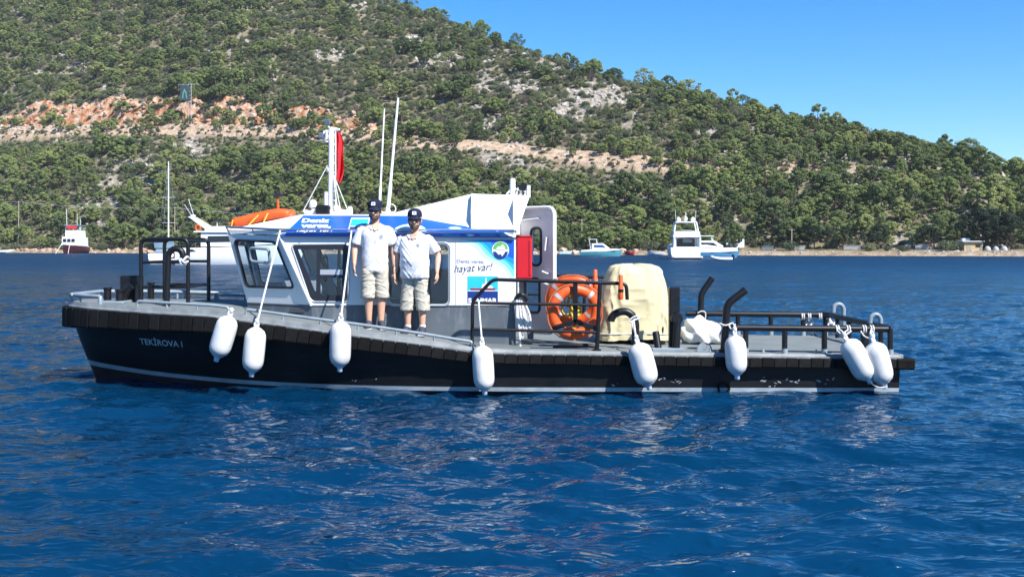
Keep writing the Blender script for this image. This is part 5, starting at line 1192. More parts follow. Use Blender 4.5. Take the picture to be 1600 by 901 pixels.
def lump(name, c, dims, seed, m, label, cat, k=0.12, flat=0.55):
    b = bmesh.new(); bmesh.ops.create_icosphere(b, subdivisions=4, radius=1)
    for v in b.verts:
        d = v.co.normalized(); q = 1 + 2.2 * k * float(fbm(d.x * 2 + seed, d.y * 2 + d.z * 3 + 7, 3)) + k * 0.7 * math.sin(9 * d.x + 5 * d.z + seed)
        v.co = Vector((d.x * dims[0] * q, d.y * dims[1] * q, max(-flat, d.z) * dims[2] * q))
    me = bpy.data.meshes.new(name); b.to_mesh(me); b.free(); me.materials.append(m)
    for p in me.polygons: p.use_smooth = True
    o = link(name, me); o.location = c; return tag(o, label, cat)
X, z = XZ(1095, 520, 15.6); lump('folded_tarpaulin', (X, 15.7, zdeck(X) + 0.17), (0.30, 0.28, 0.24), 3, mat('white_tarpaulin', (0.74, 0.73, 0.70), 0.6, var=0.04, bump=0.5, bscale=14), 'crumpled white tarpaulin bundle on the deck beside the black towing post', 'tarpaulin')
# ------------------------------------------------------------------ orange rescue board on the roof
def board():
    Y = 15.85; pts = [P(364, 351, Y), P(385, 345.5, Y), P(410, 339.5, Y), P(432, 335, Y), P(448, 334.5, Y), P(456, 338, Y)]
    e = empty('rescue_board', P(410, 350, Y), 'orange rescue float with yellow straps on the front of the roof', 'rescue float')
    b = MB()
    for dy in (-0.18, 0.18): b.tube(catmull([p + Vector((0, dy, 0)) for p in pts], 5), [0.03] * 2 + [0.075] * 22 + [0.05, 0.03], 12)
    b.tube(catmull([p + Vector((0, 0, -0.03)) for p in pts], 5), [0.04] + [0.085] * 24 + [0.04], 12); b.build('float', M_ORANGE, e, True, angle=60)
    b = MB(); b.tube(catmull([p + Vector((0.02, -0.05, -0.11)) for p in pts[:5]], 5), 0.07, 12); b.build('lower_float', mat('red_orange_plastic', (0.62, 0.05, 0.012), 0.5), e, True, angle=60)
    for a, c in ((0.30, 0.55), (0.62, 0.72), (0.04, 0.08)):
        p0 = lerp(pts[0], pts[4], a) + Vector((0, -0.27, -0.13)); p1 = lerp(pts[0], pts[4], c) + Vector((0, -0.25, 0.05)); b = MB(); b.tube([p0, lerp(p0, p1, .5) + Vector((0, -0.02, 0)), p1], 0.012, 6); b.build('strap', M_YELLOW, e, True)
    q = P(434.5, 332, Y); e2 = empty('roof_beacon', q, 'small dark panel light on an orange stalk above the rescue float', 'light')
    b = MB(); b.tube([q, P(434, 311, Y)], [0.022, 0.014], 8); b.build('stalk', M_ORANGE, e2, True)
    b = MB(); b.box(P(434.5, 305.5, Y), (0.13, 0.09, 0.045), rot=(R(-12), R(-24), 0), bev=0.008); b.build('panel', M_FRAME, e2)
board()
# ------------------------------------------------------------------ flag
b = MB(); vs = []; n = 15; m_ = 26
for j in range(m_):
    t = j / (m_ - 1); py = lerp(206, 279, t); w_ = 13 * math.sin(math.pi * min(1, 0.06 + t * 0.86)) ** 0.55 * (1 - 0.2 * t) + 1
    for i in range(n):
        s_ = i / (n - 1); p = P(524.5 + s_ * w_ * (1 + 0.12 * math.sin(9 * t + 1)) + 1.6 * t, py + 7 * s_ * (0.2 + t), 15.9); p.y += 0.032 * math.sin(s_ * 9 + 3.2 * t) * (0.4 + t) + 0.012 * math.sin(t * 9); vs.append(p)
b.add(vs, [(j * n + i, j * n + i + 1, (j + 1) * n + i + 1, (j + 1) * n + i) for j in range(m_ - 1) for i in range(n - 1)])
tag(b.build('flag', mat('red_flag_cloth', (0.72, 0.012, 0.022), 0.8, var=0.12, vscale=6), None, True, base=P(525, 279, 15.9)), 'red flag hanging limp and furled from the mast', 'flag')

# ================================================================== the two men
M_SKIN = mat('skin', (0.58, 0.33, 0.225), 0.5, var=0.10, vscale=14)
M_HAIR = mat('dark_beard', (0.085, 0.052, 0.038), 0.8, var=0.4, vscale=60)
M_SHIRT = mat('white_polo_cloth', (0.66, 0.67, 0.71), 0.85, var=0.03, vscale=9, bump=0.12, bscale=14, spec=0.1)
M_SHORT = mat('khaki_cloth', (0.48, 0.445, 0.375), 0.9, var=0.06, vscale=16, bump=0.25, bscale=22, spec=0.1)
M_CAP = mat('navy_cap_cloth', (0.014, 0.016, 0.04), 0.85, var=0.15, spec=0.2)
M_SHOE = mat('dark_shoe', (0.035, 0.04, 0.06), 0.7, var=0.4, vscale=30)
M_SOLE = mat('shoe_sole', (0.55, 0.55, 0.56), 0.7)
M_SOCK = mat('white_sock', (0.7, 0.7, 0.7), 0.9)
def capsule(b, p0, p1, r0, r1, sx=1.0, sy=1.0, n=18):
    "tapered limb with rounded ends; sx, sy flatten its section"
    p0, p1 = Vector(p0), Vector(p1); d = p1 - p0; L = d.length; q = d.to_track_quat('Z', 'Y').to_matrix().to_4x4(); prof = []
    for k in range(5): a = math.pi / 2 * (k / 4); prof.append((max(1e-4, r0 * math.sin(a)), -r0 * math.cos(a)))
    for k in range(1, 6): t = k / 6; prof.append((lerp(r0, r1, t), L * t))
    for k in range(5): a = math.pi / 2 * (k / 4); prof.append((max(1e-4, r1 * math.cos(a)), L + r1 * math.sin(a)))
    M = Matrix.Translation(p0) @ q
    k0 = len(b.v); b.lathe(prof, M, n)
    if sx != 1 or sy != 1:
        for i in range(k0, len(b.v)):
            v = b.v[i]; t = max(0, min(1, (Vector(v) - p0).dot(d) / (L * L))); c = p0 + d * t; b.v[i] = (c.x + (v[0] - c.x) * sx, c.y + (v[1] - c.y) * sy, v[2])
def blob(b, c, r, n=16):
    vs = []; fs = []; m = 10
    for j in range(m + 1):
        a = math.pi * j / m
        for i in range(n): t = 2 * math.pi * i / n; vs.append((c[0] + r[0] * math.sin(a) * math.cos(t), c[1] + r[1] * math.sin(a) * math.sin(t), c[2] + r[2] * math.cos(a)))
    for j in range(m):
        for i in range(n): fs.append((j * n + i, j * n + (i + 1) % n, (j + 1) * n + (i + 1) % n, (j + 1) * n + i))
    b.add(vs, fs)
def stack(b, rings, n=28, ex=0.85):
    "a soft body from level rings: (z, cx, cy, rx, ry)"
    vs = []; fs = []
    for z, cx, cy, rx, ry in rings:
        for i in range(n):
            t = 2 * math.pi * i / n; c_, s_ = math.cos(t), math.sin(t); vs.append((cx + rx * math.copysign(abs(c_) ** ex, c_), cy + ry * math.copysign(abs(s_) ** ex, s_), z))
    for k in range(len(rings) - 1):
        for i in range(n): fs.append((k * n + i, k * n + (i + 1) % n, (k + 1) * n + (i + 1) % n, (k + 1) * n + i))
    fs.append(tuple(range(n - 1, -1, -1))); fs.append(tuple((len(rings) - 1) * n + i for i in range(n))); b.add(vs, fs)
def fuse(b, name, m, voxel, smooth=6, wr=0.0, wscale=0.1, crease=None):
    me = bpy.data.meshes.new(name); me.from_pydata(b.v, [], b.f); bb = bmesh.new(); bb.from_mesh(me); bmesh.ops.recalc_face_normals(bb, faces=bb.faces[:]); bb.to_mesh(me); bb.free()
    o = bpy.data.objects.new(name, me); COL.objects.link(o)
    r = o.modifiers.new('r', 'REMESH'); r.mode = 'VOXEL'; r.voxel_size = voxel
    if smooth: s = o.modifiers.new('s', 'SMOOTH'); s.iterations = smooth; s.factor = 0.5
    if wr:
        tx = bpy.data.textures.new('fold', 'CLOUDS'); tx.noise_scale = wscale; tx.noise_depth = 2
        em = bpy.data.objects.new('fold_space', None); d = o.modifiers.new('d', 'DISPLACE'); d.texture = tx; d.strength = wr; d.mid_level = 0.5; d.texture_coords = 'LOCAL'
    dg = bpy.context.evaluated_depsgraph_get(); me2 = bpy.data.meshes.new_from_object(o.evaluated_get(dg)); bpy.data.objects.remove(o); bpy.data.meshes.remove(me)
    me2.materials.clear(); me2.materials.append(m); me2.name = name
    for p in me2.polygons: p.use_smooth = True
    return me2
def wrinkle(me, amp, fx, fz, diag, z0=-9, z1=9, seed=0.0):
    "push cloth out along its normals in soft-crested folds; diag tilts their run"
    n_ = len(me.vertices); co = np.empty(n_ * 3); me.vertices.foreach_get('co', co); co = co.reshape(-1, 3); nr = np.empty(n_ * 3); me.vertices.foreach_get('normal', nr); nr = nr.reshape(-1, 3)
    a = np.arctan2(co[:, 1], co[:, 0]) * 0.16; s_ = np.sign(co[:, 0]); q = co[:, 2] + diag * np.abs(co[:, 0]); r1 = 1 - np.abs(2 * fbm(co[:, 0] * fx + co[:, 1] * fx + seed, q * fz + seed, 2)) * 4.5; r2 = fbm(co[:, 0] * fx * 2 + seed + 5, q * fz * 2.1 + co[:, 1] * 9, 2)
    wgt = np.clip((co[:, 2] - z0) / 0.06, 0, 1) * np.clip((z1 - co[:, 2]) / 0.06, 0, 1)
    co = co + nr * ((amp * np.clip(r1, 0, 1) ** 1.5 + amp * 0.8 * r2) * wgt)[:, None]; me.vertices.foreach_set('co', co.ravel()); me.update(); return me
def hand(b, w, s, hang, tw):
    "palm and five curled fingers hanging below the wrist w; s is the side (+1 towards +x), thumb to the front"
    palm = w + Vector((0.006 * s, -0.006, -0.055)); capsule(b, w + Vector((0, 0, 0.01)), palm + Vector((0, 0, -0.02)), 0.027, 0.034, 0.62, 1.15, 14)
    for k, (dy, ln) in enumerate(((-0.033, 0.068), (-0.011, 0.077), (0.011, 0.072), (0.032, 0.056))):
        a = palm + Vector((0.0, dy, -0.038)); m1 = a + Vector((-0.004 * s, -0.002, -ln * 0.45)); m2 = m1 + Vector((-0.016 * s, -0.004, -ln * 0.32)); m3 = m2 + Vector((-0.022 * s, -0.004, -ln * 0.20))
        for p, q, r0, r1 in ((a, m1, 0.0105, 0.0098), (m1, m2, 0.0098, 0.009), (m2, m3, 0.009, 0.0078)): capsule(b, p, q, r0, r1, n=8)
    a = palm + Vector((-0.006 * s, -0.032, 0.012)); m1 = a + Vector((-0.008 * s, -0.022, -0.032)); m2 = m1 + Vector((-0.004 * s, -0.006, -0.032)); capsule(b, a, m1, 0.0135, 0.0115, n=8); capsule(b, m1, m2, 0.0115, 0.009, n=8)
def person(base, H, stout, label, foot_dx, yaw, short_hem, shirt_hem, arm_out, head_turn, sock):
    k = H / 1.80; s0 = stout
    hipz, shz, chin = 0.93 * k, 1.465 * k, 1.548 * k; shw = (0.20 + 0.012 * s0) * k
    b = MB()
    # legs, torso, arms, neck, head as overlapping forms fused into one skin
    feet = [(-foot_dx, 0.0), (foot_dx, -0.02)]; ank = []
    for sgn, (fx, fy) in zip((-1, 1), feet):
        hip = Vector((0.095 * sgn * k, 0, hipz)); kn = Vector((lerp(hip.x, fx, 0.55), -0.015, 0.50 * k)); an = Vector((fx, fy + 0.015, 0.085)); ank.append(an)
        capsule(b, hip, kn, 0.088 * k * (1 + 0.10 * s0), 0.058 * k, n=16); capsule(b, kn, kn + (an - kn) * 0.35 + Vector((0, 0.012, 0)), 0.054 * k, 0.058 * k, n=16); capsule(b, kn + (an - kn) * 0.35 + Vector((0, 0.012, 0)), an, 0.058 * k, 0.036 * k, n=16); capsule(b, an, an + Vector((0.01 * sgn, -0.11, -0.045)), 0.035, 0.03, n=12)
    stack(b, [(0.86 * k, 0, 0, 0.15 * k, 0.11 * k), (1.0 * k, 0, -0.01 * s0, (0.155 + .015 * s0) * k, (0.11 + .03 * s0) * k), (1.15 * k, 0, -0.02 * s0, (0.155 + .02 * s0) * k, (0.11 + .04 * s0) * k), (1.32 * k, 0, 0, 0.175 * k, 0.115 * k), (1.43 * k, 0, 0.005, 0.17 * k, 0.10 * k), (1.49 * k, 0, 0.01, 0.09 * k, 0.07 * k)])
    arms = []
    for sgn in (-1, 1):
        sh = Vector((shw * sgn * 0.93, 0.01, shz - 0.055)); ao = arm_out[(sgn + 1) // 2]; el = Vector(((shw + 0.05 + ao * 0.75) * sgn, 0.035, 1.15 * k)); wr = Vector(((shw + 0.055 + ao * 0.8) * sgn, -0.025 - 0.7 * ao, (0.905 + 0.15 * ao) * k)); arms.append((sh, el, wr))
        capsule(b, sh, el, 0.052 * k, 0.042 * k, n=14); capsule(b, el, lerp(el, wr, .3), 0.042 * k, 0.043 * k, n=14); capsule(b, lerp(el, wr, .3), wr, 0.043 * k, 0.027 * k, n=14); hand(b, wr, sgn, 0, 0)
    hc = Vector((0, -0.02, chin + 0.115 * k)); capsule(b, (0, 0.02, 1.44 * k), (0, 0.0, chin + 0.03), 0.060 * k, 0.056 * k, n=16)
    k0 = len(b.v)
    blob(b, hc + Vector((0, 0.012, 0.02)), (0.078, 0.098, 0.112), 20); blob(b, hc + Vector((0, -0.028, -0.045)), (0.062, 0.066, 0.082), 18)       # skull and jaw
    capsule(b, hc + Vector((0, -0.098, 0.012)), hc + Vector((0, -0.116, -0.028)), 0.011, 0.018, n=10)                                    # nose
    for sgn in (-1, 1):
        blob(b, hc + Vector((0.083 * sgn, 0.01, -0.005)), (0.012, 0.022, 0.034), 10); blob(b, hc + Vector((0.04 * sgn, -0.07, -0.018)), (0.026, 0.022, 0.022), 10); capsule(b, hc + Vector((0.012 * sgn, -0.092, 0.032)), hc + Vector((0.05 * sgn, -0.078, 0.034)), 0.012, 0.010, n=8)
    capsule(b, hc + Vector((-0.018, -0.094, -0.057)), hc + Vector((0.018, -0.094, -0.057)), 0.011, 0.011, n=8); blob(b, hc + Vector((0, -0.08, -0.1)), (0.028, 0.024, 0.022), 10)
    R_ = Matrix.Translation(hc) @ Matrix.Rotation(head_turn, 4, 'Z') @ Matrix.Scale(1.09, 4) @ Matrix.Translation(-hc)
    for i in range(k0, len(b.v)): b.v[i] = tuple(R_ @ Vector(b.v[i]))
    T = Matrix.Translation(base) @ Matrix.Rotation(yaw, 4, 'Z')
    def place(nm, me, par=None):
        o = bpy.data.objects.new(nm, me); COL.objects.link(o)
        if par: o.parent = par
        else: o.matrix_world = T
        return o
    body = place('person', fuse(b, 'person', M_SKIN, 0.0068, 4)); tag(body, label, 'person')
    # clothes
    b = MB(); e = 0.018
    stack(b, [(shirt_hem, 0, -0.012 * s0, (0.178 + .022 * s0) * k, (0.130 + .03 * s0) * k), (shirt_hem + .06, 0, -0.014 * s0, (0.180 + .028 * s0) * k, (0.132 + .045 * s0) * k), (1.08 * k, 0, -0.028 * s0, (0.178 + .034 * s0) * k, (0.130 + .058 * s0) * k), (1.20 * k, 0, -0.018 * s0, (0.182 + .028 * s0) * k, (0.130 + .042 * s0) * k), (1.33 * k, 0, -0.004, (0.198 + .014 * s0) * k, (0.132 + .012 * s0) * k), (1.41 * k, 0, 0.006, (0.200 + 0.008 * s0) * k, 0.118 * k), (1.450 * k, 0, 0.014, 0.150 * k, 0.090 * k), (1.487 * k, 0, 0.022, 0.080 * k, 0.070 * k)], ex=0.9)
    for sh, el, wr in arms:
        end = lerp(sh, el, 0.80); d = (end - sh); n_ = 16; rings = []
        capsule(b, sh + Vector((-0.015 * (1 if sh.x > 0 else -1), 0, -0.012)), lerp(sh, el, 0.35), 0.060 * k, 0.068 * k, n=16)
        q = d.to_track_quat('Z', 'Y').to_matrix().to_4x4(); q.translation = sh; b.lathe([(0.062 * k, 0.0), (0.073 * k, d.length * 0.5), (0.078 * k, d.length)], q, 18)
    place('polo_shirt', wrinkle(fuse(b, 'polo_shirt', M_SHIRT, 0.0085, 3, 0.012, 0.14), 0.009, 4, 9, 1.6 if s0 < 0.5 else -1.2, seed=3 + 20 * s0), body)
    b = MB()   # open collar: two flaps folded down round the neck
    for sgn in (-1, 1):
        pts = [(0.0, 0.088, 1.512 * k), (0.052 * sgn, 0.07, 1.512 * k), (0.075 * sgn, 0.015, 1.506 * k), (0.066 * sgn, -0.045, 1.486 * k), (0.012 * sgn, -0.118, 1.412 * k)]; inn = [(0.0, 0.100, 1.462 * k), (0.062 * sgn, 0.085, 1.460 * k), (0.100 * sgn, 0.015, 1.458 * k), (0.098 * sgn, -0.072, 1.448 * k), (0.050 * sgn, -0.136, 1.398 * k)]
        A = catmull(pts, 4); B = catmull(inn, 4); m_ = len(A); vs = [tuple(p) for p in A] + [tuple(p) for p in B]; vs += [(x * 0.95, y + 0.007, z - 0.003) for x, y, z in vs]
        b.add(vs, [(i, i + 1, m_ + i + 1, m_ + i) for i in range(m_ - 1)] + [(2 * m_ + i, 2 * m_ + i + 1, 3 * m_ + i + 1, 3 * m_ + i) for i in range(m_ - 1)] + [(m_ + i, m_ + i + 1, 3 * m_ + i + 1, 3 * m_ + i) for i in range(m_ - 1)] + [(i, i + 1, 2 * m_ + i + 1, 2 * m_ + i) for i in range(m_ - 1)])
    place('collar', b.mesh('collar', M_SHIRT, True), body)
    b = MB(); b.slab([(-0.050, -0.098, 1.462 * k), (0.050, -0.098, 1.462 * k), (0.012, -0.140, 1.388 * k), (-0.012, -0.140, 1.388 * k)], [], (0, -0.8, 0.45), 0.02); place('open_neck', b.mesh('open_neck', M_SKIN), body)
    b = MB(); cxl = 0.095; zl = 1.325 * k; yy_ = -0.152 - 0.012 * s0
    b.tube([(cxl + 0.026 * math.cos(t), yy_, zl + 0.026 * math.sin(t)) for t in np.linspace(0, 6.28, 20, endpoint=False)], 0.0035, 5, True); b.tube([(cxl - 0.014, yy_, zl - 0.003), (cxl - 0.004, yy_, zl + 0.007), (cxl + 0.003, yy_, zl), (cxl + 0.013, yy_, zl + 0.006)], 0.003, 5); b.tube([(cxl - 0.013, yy_, zl - 0.009), (cxl + 0.013, yy_, zl - 0.009)], 0.0025, 5)
    place('chest_emblem', b.mesh('chest_emblem', mat('emblem_teal', (0.22, 0.32, 0.40), 0.6)), body)
    b = MB()
    stack(b, [(0.80 * k, 0, 0, 0.185 * k, 0.125 * k), (0.90 * k, 0, 0, (0.176 + .01 * s0) * k, (0.124 + .02 * s0) * k), (1.0 * k, 0, -0.01 * s0, (0.168 + .012 * s0) * k, (0.12 + .025 * s0) * k)])
    for sgn, an in zip((-1, 1), ank):
        hx = lerp(0.095 * sgn * k, an.x, 0.62); n_ = 22
        stack(b, [(short_hem, hx + 0.012 * sgn, 0.0, 0.096 * k, 0.108 * k), (short_hem + 0.10, hx + 0.004 * sgn, 0, 0.097 * k, 0.108 * k), (0.70 * k, 0.092 * sgn * k, 0, 0.098 * k, 0.112 * k), (0.84 * k, 0.085 * sgn * k, 0, 0.100 * k, 0.122 * k)], n_)
        blob(b, (hx + 0.098 * sgn * k, 0.01, short_hem + 0.16), (0.010, 0.06, 0.075), 12)                   # cargo pocket
    place('shorts', wrinkle(fuse(b, 'shorts', M_SHORT, 0.0088, 3, 0.012, 0.12), 0.009, 7, 10, 0.35, seed=9 + 20 * s0), body)
    for sgn, an in zip((-1, 1), ank):
        b = MB(); h_ = an + Vector((0.0, 0.03, -0.05)); t_ = an + Vector((0.022 * sgn, -0.165, -0.05)); capsule(b, h_, t_, 0.050, 0.047, n=14); capsule(b, an + Vector((0, 0.015, 0.0)), an + Vector((0.012 * sgn, -0.10, -0.02)), 0.052, 0.047, n=14)
        for i in range(len(b.v)):
            if b.v[i][2] < 0.012: b.v[i] = (b.v[i][0], b.v[i][1], 0.012)
        place('shoe', fuse(b, 'shoe', M_SHOE, 0.007, 3), body)
        b = MB(); c = (h_ + t_) / 2; b.box((c.x, c.y, 0.011), (0.10, 0.30, 0.024), rot=(0, 0, math.atan2(-(t_.x - h_.x), -(h_.y - t_.y)) * -1 if False else -0.12 * sgn * -1), bev=0.009, seg=2); place('sole', b.mesh('sole', M_SOLE, True), body)
        if sock: b = MB(); b.lathe([(0.043, 0.0), (0.046, 0.03), (0.044, 0.055)], Matrix.Translation((an.x, an.y, an.z + 0.005)), 16); place('sock', b.mesh('sock', M_SOCK, True), body)
    # beard, brows and eyes
    def hd(p): return R_ @ (hc + Vector(p))
    b = MB(); blob(b, hc + Vector((0, -0.034, -0.062)), (0.0645, 0.0645, 0.068), 18); blob(b, hc + Vector((0, -0.060, -0.09)), (0.040, 0.048, 0.038), 14)
    for sgn in (-1, 1): capsule(b, hc + Vector((0.074 * sgn, -0.005, 0.005)), hc + Vector((0.066 * sgn, -0.028, -0.06)), 0.006, 0.012, n=10)
    b.v = [tuple(R_ @ Vector(v)) for v in b.v]; me = fuse(b, 'beard', M_HAIR, 0.006, 2)
    bb = bmesh.new(); bb.from_mesh(me); Ri = R_.inverted()
    dele = [v for v in bb.verts if (lambda q: (q.z > -0.052 and abs(q.x) < 0.058) or (abs(q.x) < 0.022 and -0.066 < q.z < -0.048))((Ri @ v.co) - hc)]
    bmesh.ops.delete(bb, geom=dele, context='VERTS'); bb.to_mesh(me); bb.free(); place('beard', me, body)
    b = MB()
    for sgn in (-1, 1): b.tube([hd((0.015 * sgn, -0.101, 0.037)), hd((0.034 * sgn, -0.099, 0.042)), hd((0.056 * sgn, -0.082, 0.036))], [0.004, 0.006, 0.003], 6)
    b.tube([hd((-0.024, -0.103, -0.043)), hd((0, -0.112, -0.040)), hd((0.024, -0.103, -0.043))], [0.005, 0.007, 0.005], 6); place('eyebrows', b.mesh('eyebrows', M_HAIR), body)
    for sgn in (-1, 1): b = MB(); blob(b, hd((0.032 * sgn, -0.086, 0.018)), (0.013, 0.011, 0.008), 10); place('eye', b.mesh('eye', mat('eye_white', (0.35, 0.3, 0.28), 0.3), True), body)
    # cap
    b = MB(); vs = []; n_ = 28; prof = [(0.094, 0.114, 0.028), (0.096, 0.116, 0.06), (0.092, 0.112, 0.09), (0.078, 0.096, 0.118), (0.052, 0.064, 0.137), (0.018, 0.022, 0.146)]
    for rx, ry, z in prof:
        for i in range(n_): t = 2 * math.pi * i / n_; vs.append(hd((rx * math.cos(t), 0.010 + ry * math.sin(t), z + 0.014)))
    fs = [(j * n_ + i, j * n_ + (i + 1) % n_, (j + 1) * n_ + (i + 1) % n_, (j + 1) * n_ + i) for j in range(len(prof) - 1) for i in range(n_)] + [tuple((len(prof) - 1) * n_ + i for i in range(n_))]
    b.add(vs, fs); vs = []; m_ = 14
    for j in range(6):
        for i in range(m_ + 1):
            t = math.pi + math.pi * i / m_; q = j / 5; x = 0.092 * math.cos(t) * (1 - 0.10 * q); y = 0.010 + 0.114 * math.sin(t) - 0.052 * q * max(0, -math.sin(t)) ** 0.6; vs.append(hd((x, y, 0.046 - 0.030 * q - 0.020 * abs(math.cos(t)) ** 2)))
    w_ = m_ + 1; fs = [(j * w_ + i, j * w_ + i + 1, (j + 1) * w_ + i + 1, (j + 1) * w_ + i) for j in range(5) for i in range(m_)]; low = [v - Vector((0, 0, 0.006)) for v in vs]; N_ = len(vs)
    b.add(vs + low, fs + [tuple(i + N_ for i in f) for f in fs] + [(5 * w_ + i, 5 * w_ + i + 1, N_ + 5 * w_ + i + 1, N_ + 5 * w_ + i) for i in range(m_)])
    cap = place('cap', b.mesh('cap', M_CAP, True, 50), body)
    b = MB(); b.slab([hd((x, -0.110 + 0.25 * (z - 0.09), z)) for x, z in ((-0.027, 0.072), (0.027, 0.072), (0.024, 0.114), (-0.024, 0.114))], [], (0, -1, 0.25), 0.006); pt = place('cap_patch', b.mesh('cap_patch', M_LETW), cap)
    b = MB(); b.slab([hd((x, -0.1125 + 0.25 * (z - 0.09), z)) for x, z in ((-0.017, 0.086), (0.017, 0.086), (0.015, 0.100), (-0.015, 0.100))], [], (0, -1, 0.25), 0.002); place('cap_print', b.mesh('cap_print', M_SKYB), cap)
    return body
p1 = P(586, 514, 14.92); p2 = P(648.5, 523, 14.90)
person(p1, 1.80, 0.05, 'taller slim man in white polo, khaki shorts and navy cap, arms at his sides', 0.085, R(9), 0.445, 0.82, (0.045, 0.02), R(-14), False)
person(p2, 1.745, 1.0, 'shorter stout man in white polo and long khaki shorts with white socks', 0.108, R(-8), 0.345, 0.80, (0.02, 0.095), R(10), True)
# ================================================================== boats at anchor and the far shore
M_YW = mat('yacht_white', (0.78, 0.79, 0.80), 0.35, var=0.03)
M_YGL = mat('yacht_dark_glass', (0.012, 0.016, 0.022), 0.15, var=0.2)
M_MAROON = mat('maroon_hull', (0.06, 0.012, 0.02), 0.4, var=0.2)
M_TEAL = mat('teal_hull', (0.07, 0.27, 0.34), 0.4, var=0.1)
M_HBLUE = mat('blue_hull', (0.07, 0.24, 0.42), 0.4, var=0.1)
M_CANV = mat('blue_canvas', (0.28, 0.42, 0.52), 0.8)
M_WOOD = mat('pole_wood', (0.33, 0.28, 0.21), 0.9, var=0.2)
def water_d(py): return FPX * CAMH / (py - HY)
class Frame:
    "local boat axes: a along the boat (bow +), s across, z up, about a point on the water"
    def __init__(s, x, y, ang): s.o = Vector((x, y, 0)); s.f = Vector((math.cos(ang), math.sin(ang), 0)); s.r = Vector((-math.sin(ang), math.cos(ang), 0)); s.ang = ang
    def __call__(s, a, c, z): return s.o + s.f * a + s.r * c + Vector((0, 0, z))
def hull_mesh(F, L, B, h0, h1, rake, m, parent, name='hull', z0=-0.3, fine=2.2, deck=None):
    b = MB(); vs = []; n = 15
    for i in range(n):
        t = i / (n - 1); wd = B / 2 * (1 - max(0, (t - 0.35) / 0.65) ** fine) * (0.93 + 0.07 * min(1, t * 5)); zt = lerp(h0, h1, t ** 1.6)
        for sgn in (-1, 1):
            for q, zz in ((0.70, z0), (0.88, 0.12 * zt), (0.97, 0.55 * zt), (1.0, zt)):
                a = -L / 2 + t * L + rake * t ** 3 * (zz - z0) / (zt - z0) - (rake if t > 2 else 0); vs.append(F(a, sgn * wd * (q if t < 0.98 else q * 0.5), zz))
    fs = []
    for i in range(n - 1):
        for k in range(3): fs.append((8 * i + k, 8 * i + k + 1, 8 * i + 9 + k, 8 * i + 8 + k)); fs.append((8 * i + 4 + k, 8 * i + 5 + k, 8 * i + 13 + k, 8 * i + 12 + k))
        fs.append((8 * i + 3, 8 * i + 7, 8 * i + 15, 8 * i + 11))
    fs.append((0, 1, 2, 3, 7, 6, 5, 4)); k = 8 * (n - 1); fs.append((k, k + 1, k + 2, k + 3, k + 7, k + 6, k + 5, k + 4))
    b.add(vs, fs); return b.build(name, m, parent, True, angle=40)
def house(F, secs, m, parent, name):
    "superstructure from cross sections (a, half-width bottom, half-width top, z bottom, z top)"
    b = MB(); vs = []; fs = []
    for a, w0, w1, z0, z1 in secs: vs += [F(a, -w0, z0), F(a, w0, z0), F(a, w1, z1), F(a, -w1, z1)]
    for i in range(len(secs) - 1):
        for k in range(4): fs.append((4 * i + k, 4 * i + (k + 1) % 4, 4 * i + 4 + (k + 1) % 4, 4 * i + 4 + k))
    fs.append((0, 1, 2, 3)); k = 4 * (len(secs) - 1); fs.append((k, k + 1, k + 2, k + 3)); b.add(vs, fs); return b.build(name, m, parent)
def obox(b, F, c, d, bev=0.03): b.box(F(*c), d, rot=(0, 0, F.ang), bev=bev)
def rod(b, pts, r): b.tube(pts, r, 6)
# --- motor yacht lying beam-on beside the sailing boat, bow away to the right
Y = water_d(413); F = Frame(P(372, 413, Y).x, Y, R(8)); e = empty('motor_yacht', F.o, 'large white flybridge motor yacht with black hardtop lying behind the wheelhouse', 'yacht')
hull_mesh(F, 12.4, 3.9, 1.75, 2.2, 1.0, M_YW, e)
b = MB(); obox(b, F, (-6.5, 0, 0.45), (1.0, 3.4, 0.25)); b.build('swim_platform', M_YW, e)
house(F, [(-3.6, 1.6, 1.5, 1.9, 3.35), (0.6, 1.6, 1.45, 2.0, 3.4), (2.6, 1.35, 1.1, 2.1, 3.0), (4.0, 0.9, 0.7, 2.2, 2.5)], M_YW, e, 'saloon')
for sgn in (-1, 1):
    b = MB(); b.slab([F(a, sgn * 1.62, z) for a, z in ((-2.9, 2.35), (1.4, 2.45), (2.2, 2.75), (0.8, 3.05), (-2.9, 3.0))], [], F.r * sgn, 0.03); b.build('saloon_window', M_YGL, e)
    b = MB(); b.slab([F(a, sgn * 1.9, z) for a, z in ((-5.0, 1.35), (-2.0, 1.4), (-2.0, 1.65), (-5.0, 1.6))], [], F.r * sgn, 0.03); b.build('hull_window', M_YGL, e)
house(F, [(-4.3, 1.75, 1.7, 3.4, 3.5), (1.2, 1.7, 1.6, 3.4, 3.5)], M_YW, e, 'flybridge_deck'); house(F, [(-3.2, 1.6, 1.5, 3.5, 4.0), (0.8, 1.5, 1.3, 3.5, 4.05), (1.8, 1.0, 0.9, 3.5, 3.7)], M_YW, e, 'flybridge_coaming')
b = MB()
for sgn in (-1, 1): b.add([F(-3.0, sgn * 1.55, 3.6), F(-2.2, sgn * 1.55, 3.6), F(-4.4, sgn * 1.3, 5.0), F(-4.9, sgn * 1.3, 5.0), F(-3.0, sgn * 1.42, 3.6), F(-2.2, sgn * 1.42, 3.6), F(-4.4, sgn * 1.18, 5.0), F(-4.9, sgn * 1.18, 5.0)], [(0, 1, 2, 3), (4, 7, 6, 5), (0, 4, 5, 1), (1, 5, 6, 2), (2, 6, 7, 3), (3, 7, 4, 0)])
obox(b, F, (-4.65, 0, 4.95), (0.5, 2.7, 0.14)); b.build('radar_arch', M_YW, e)
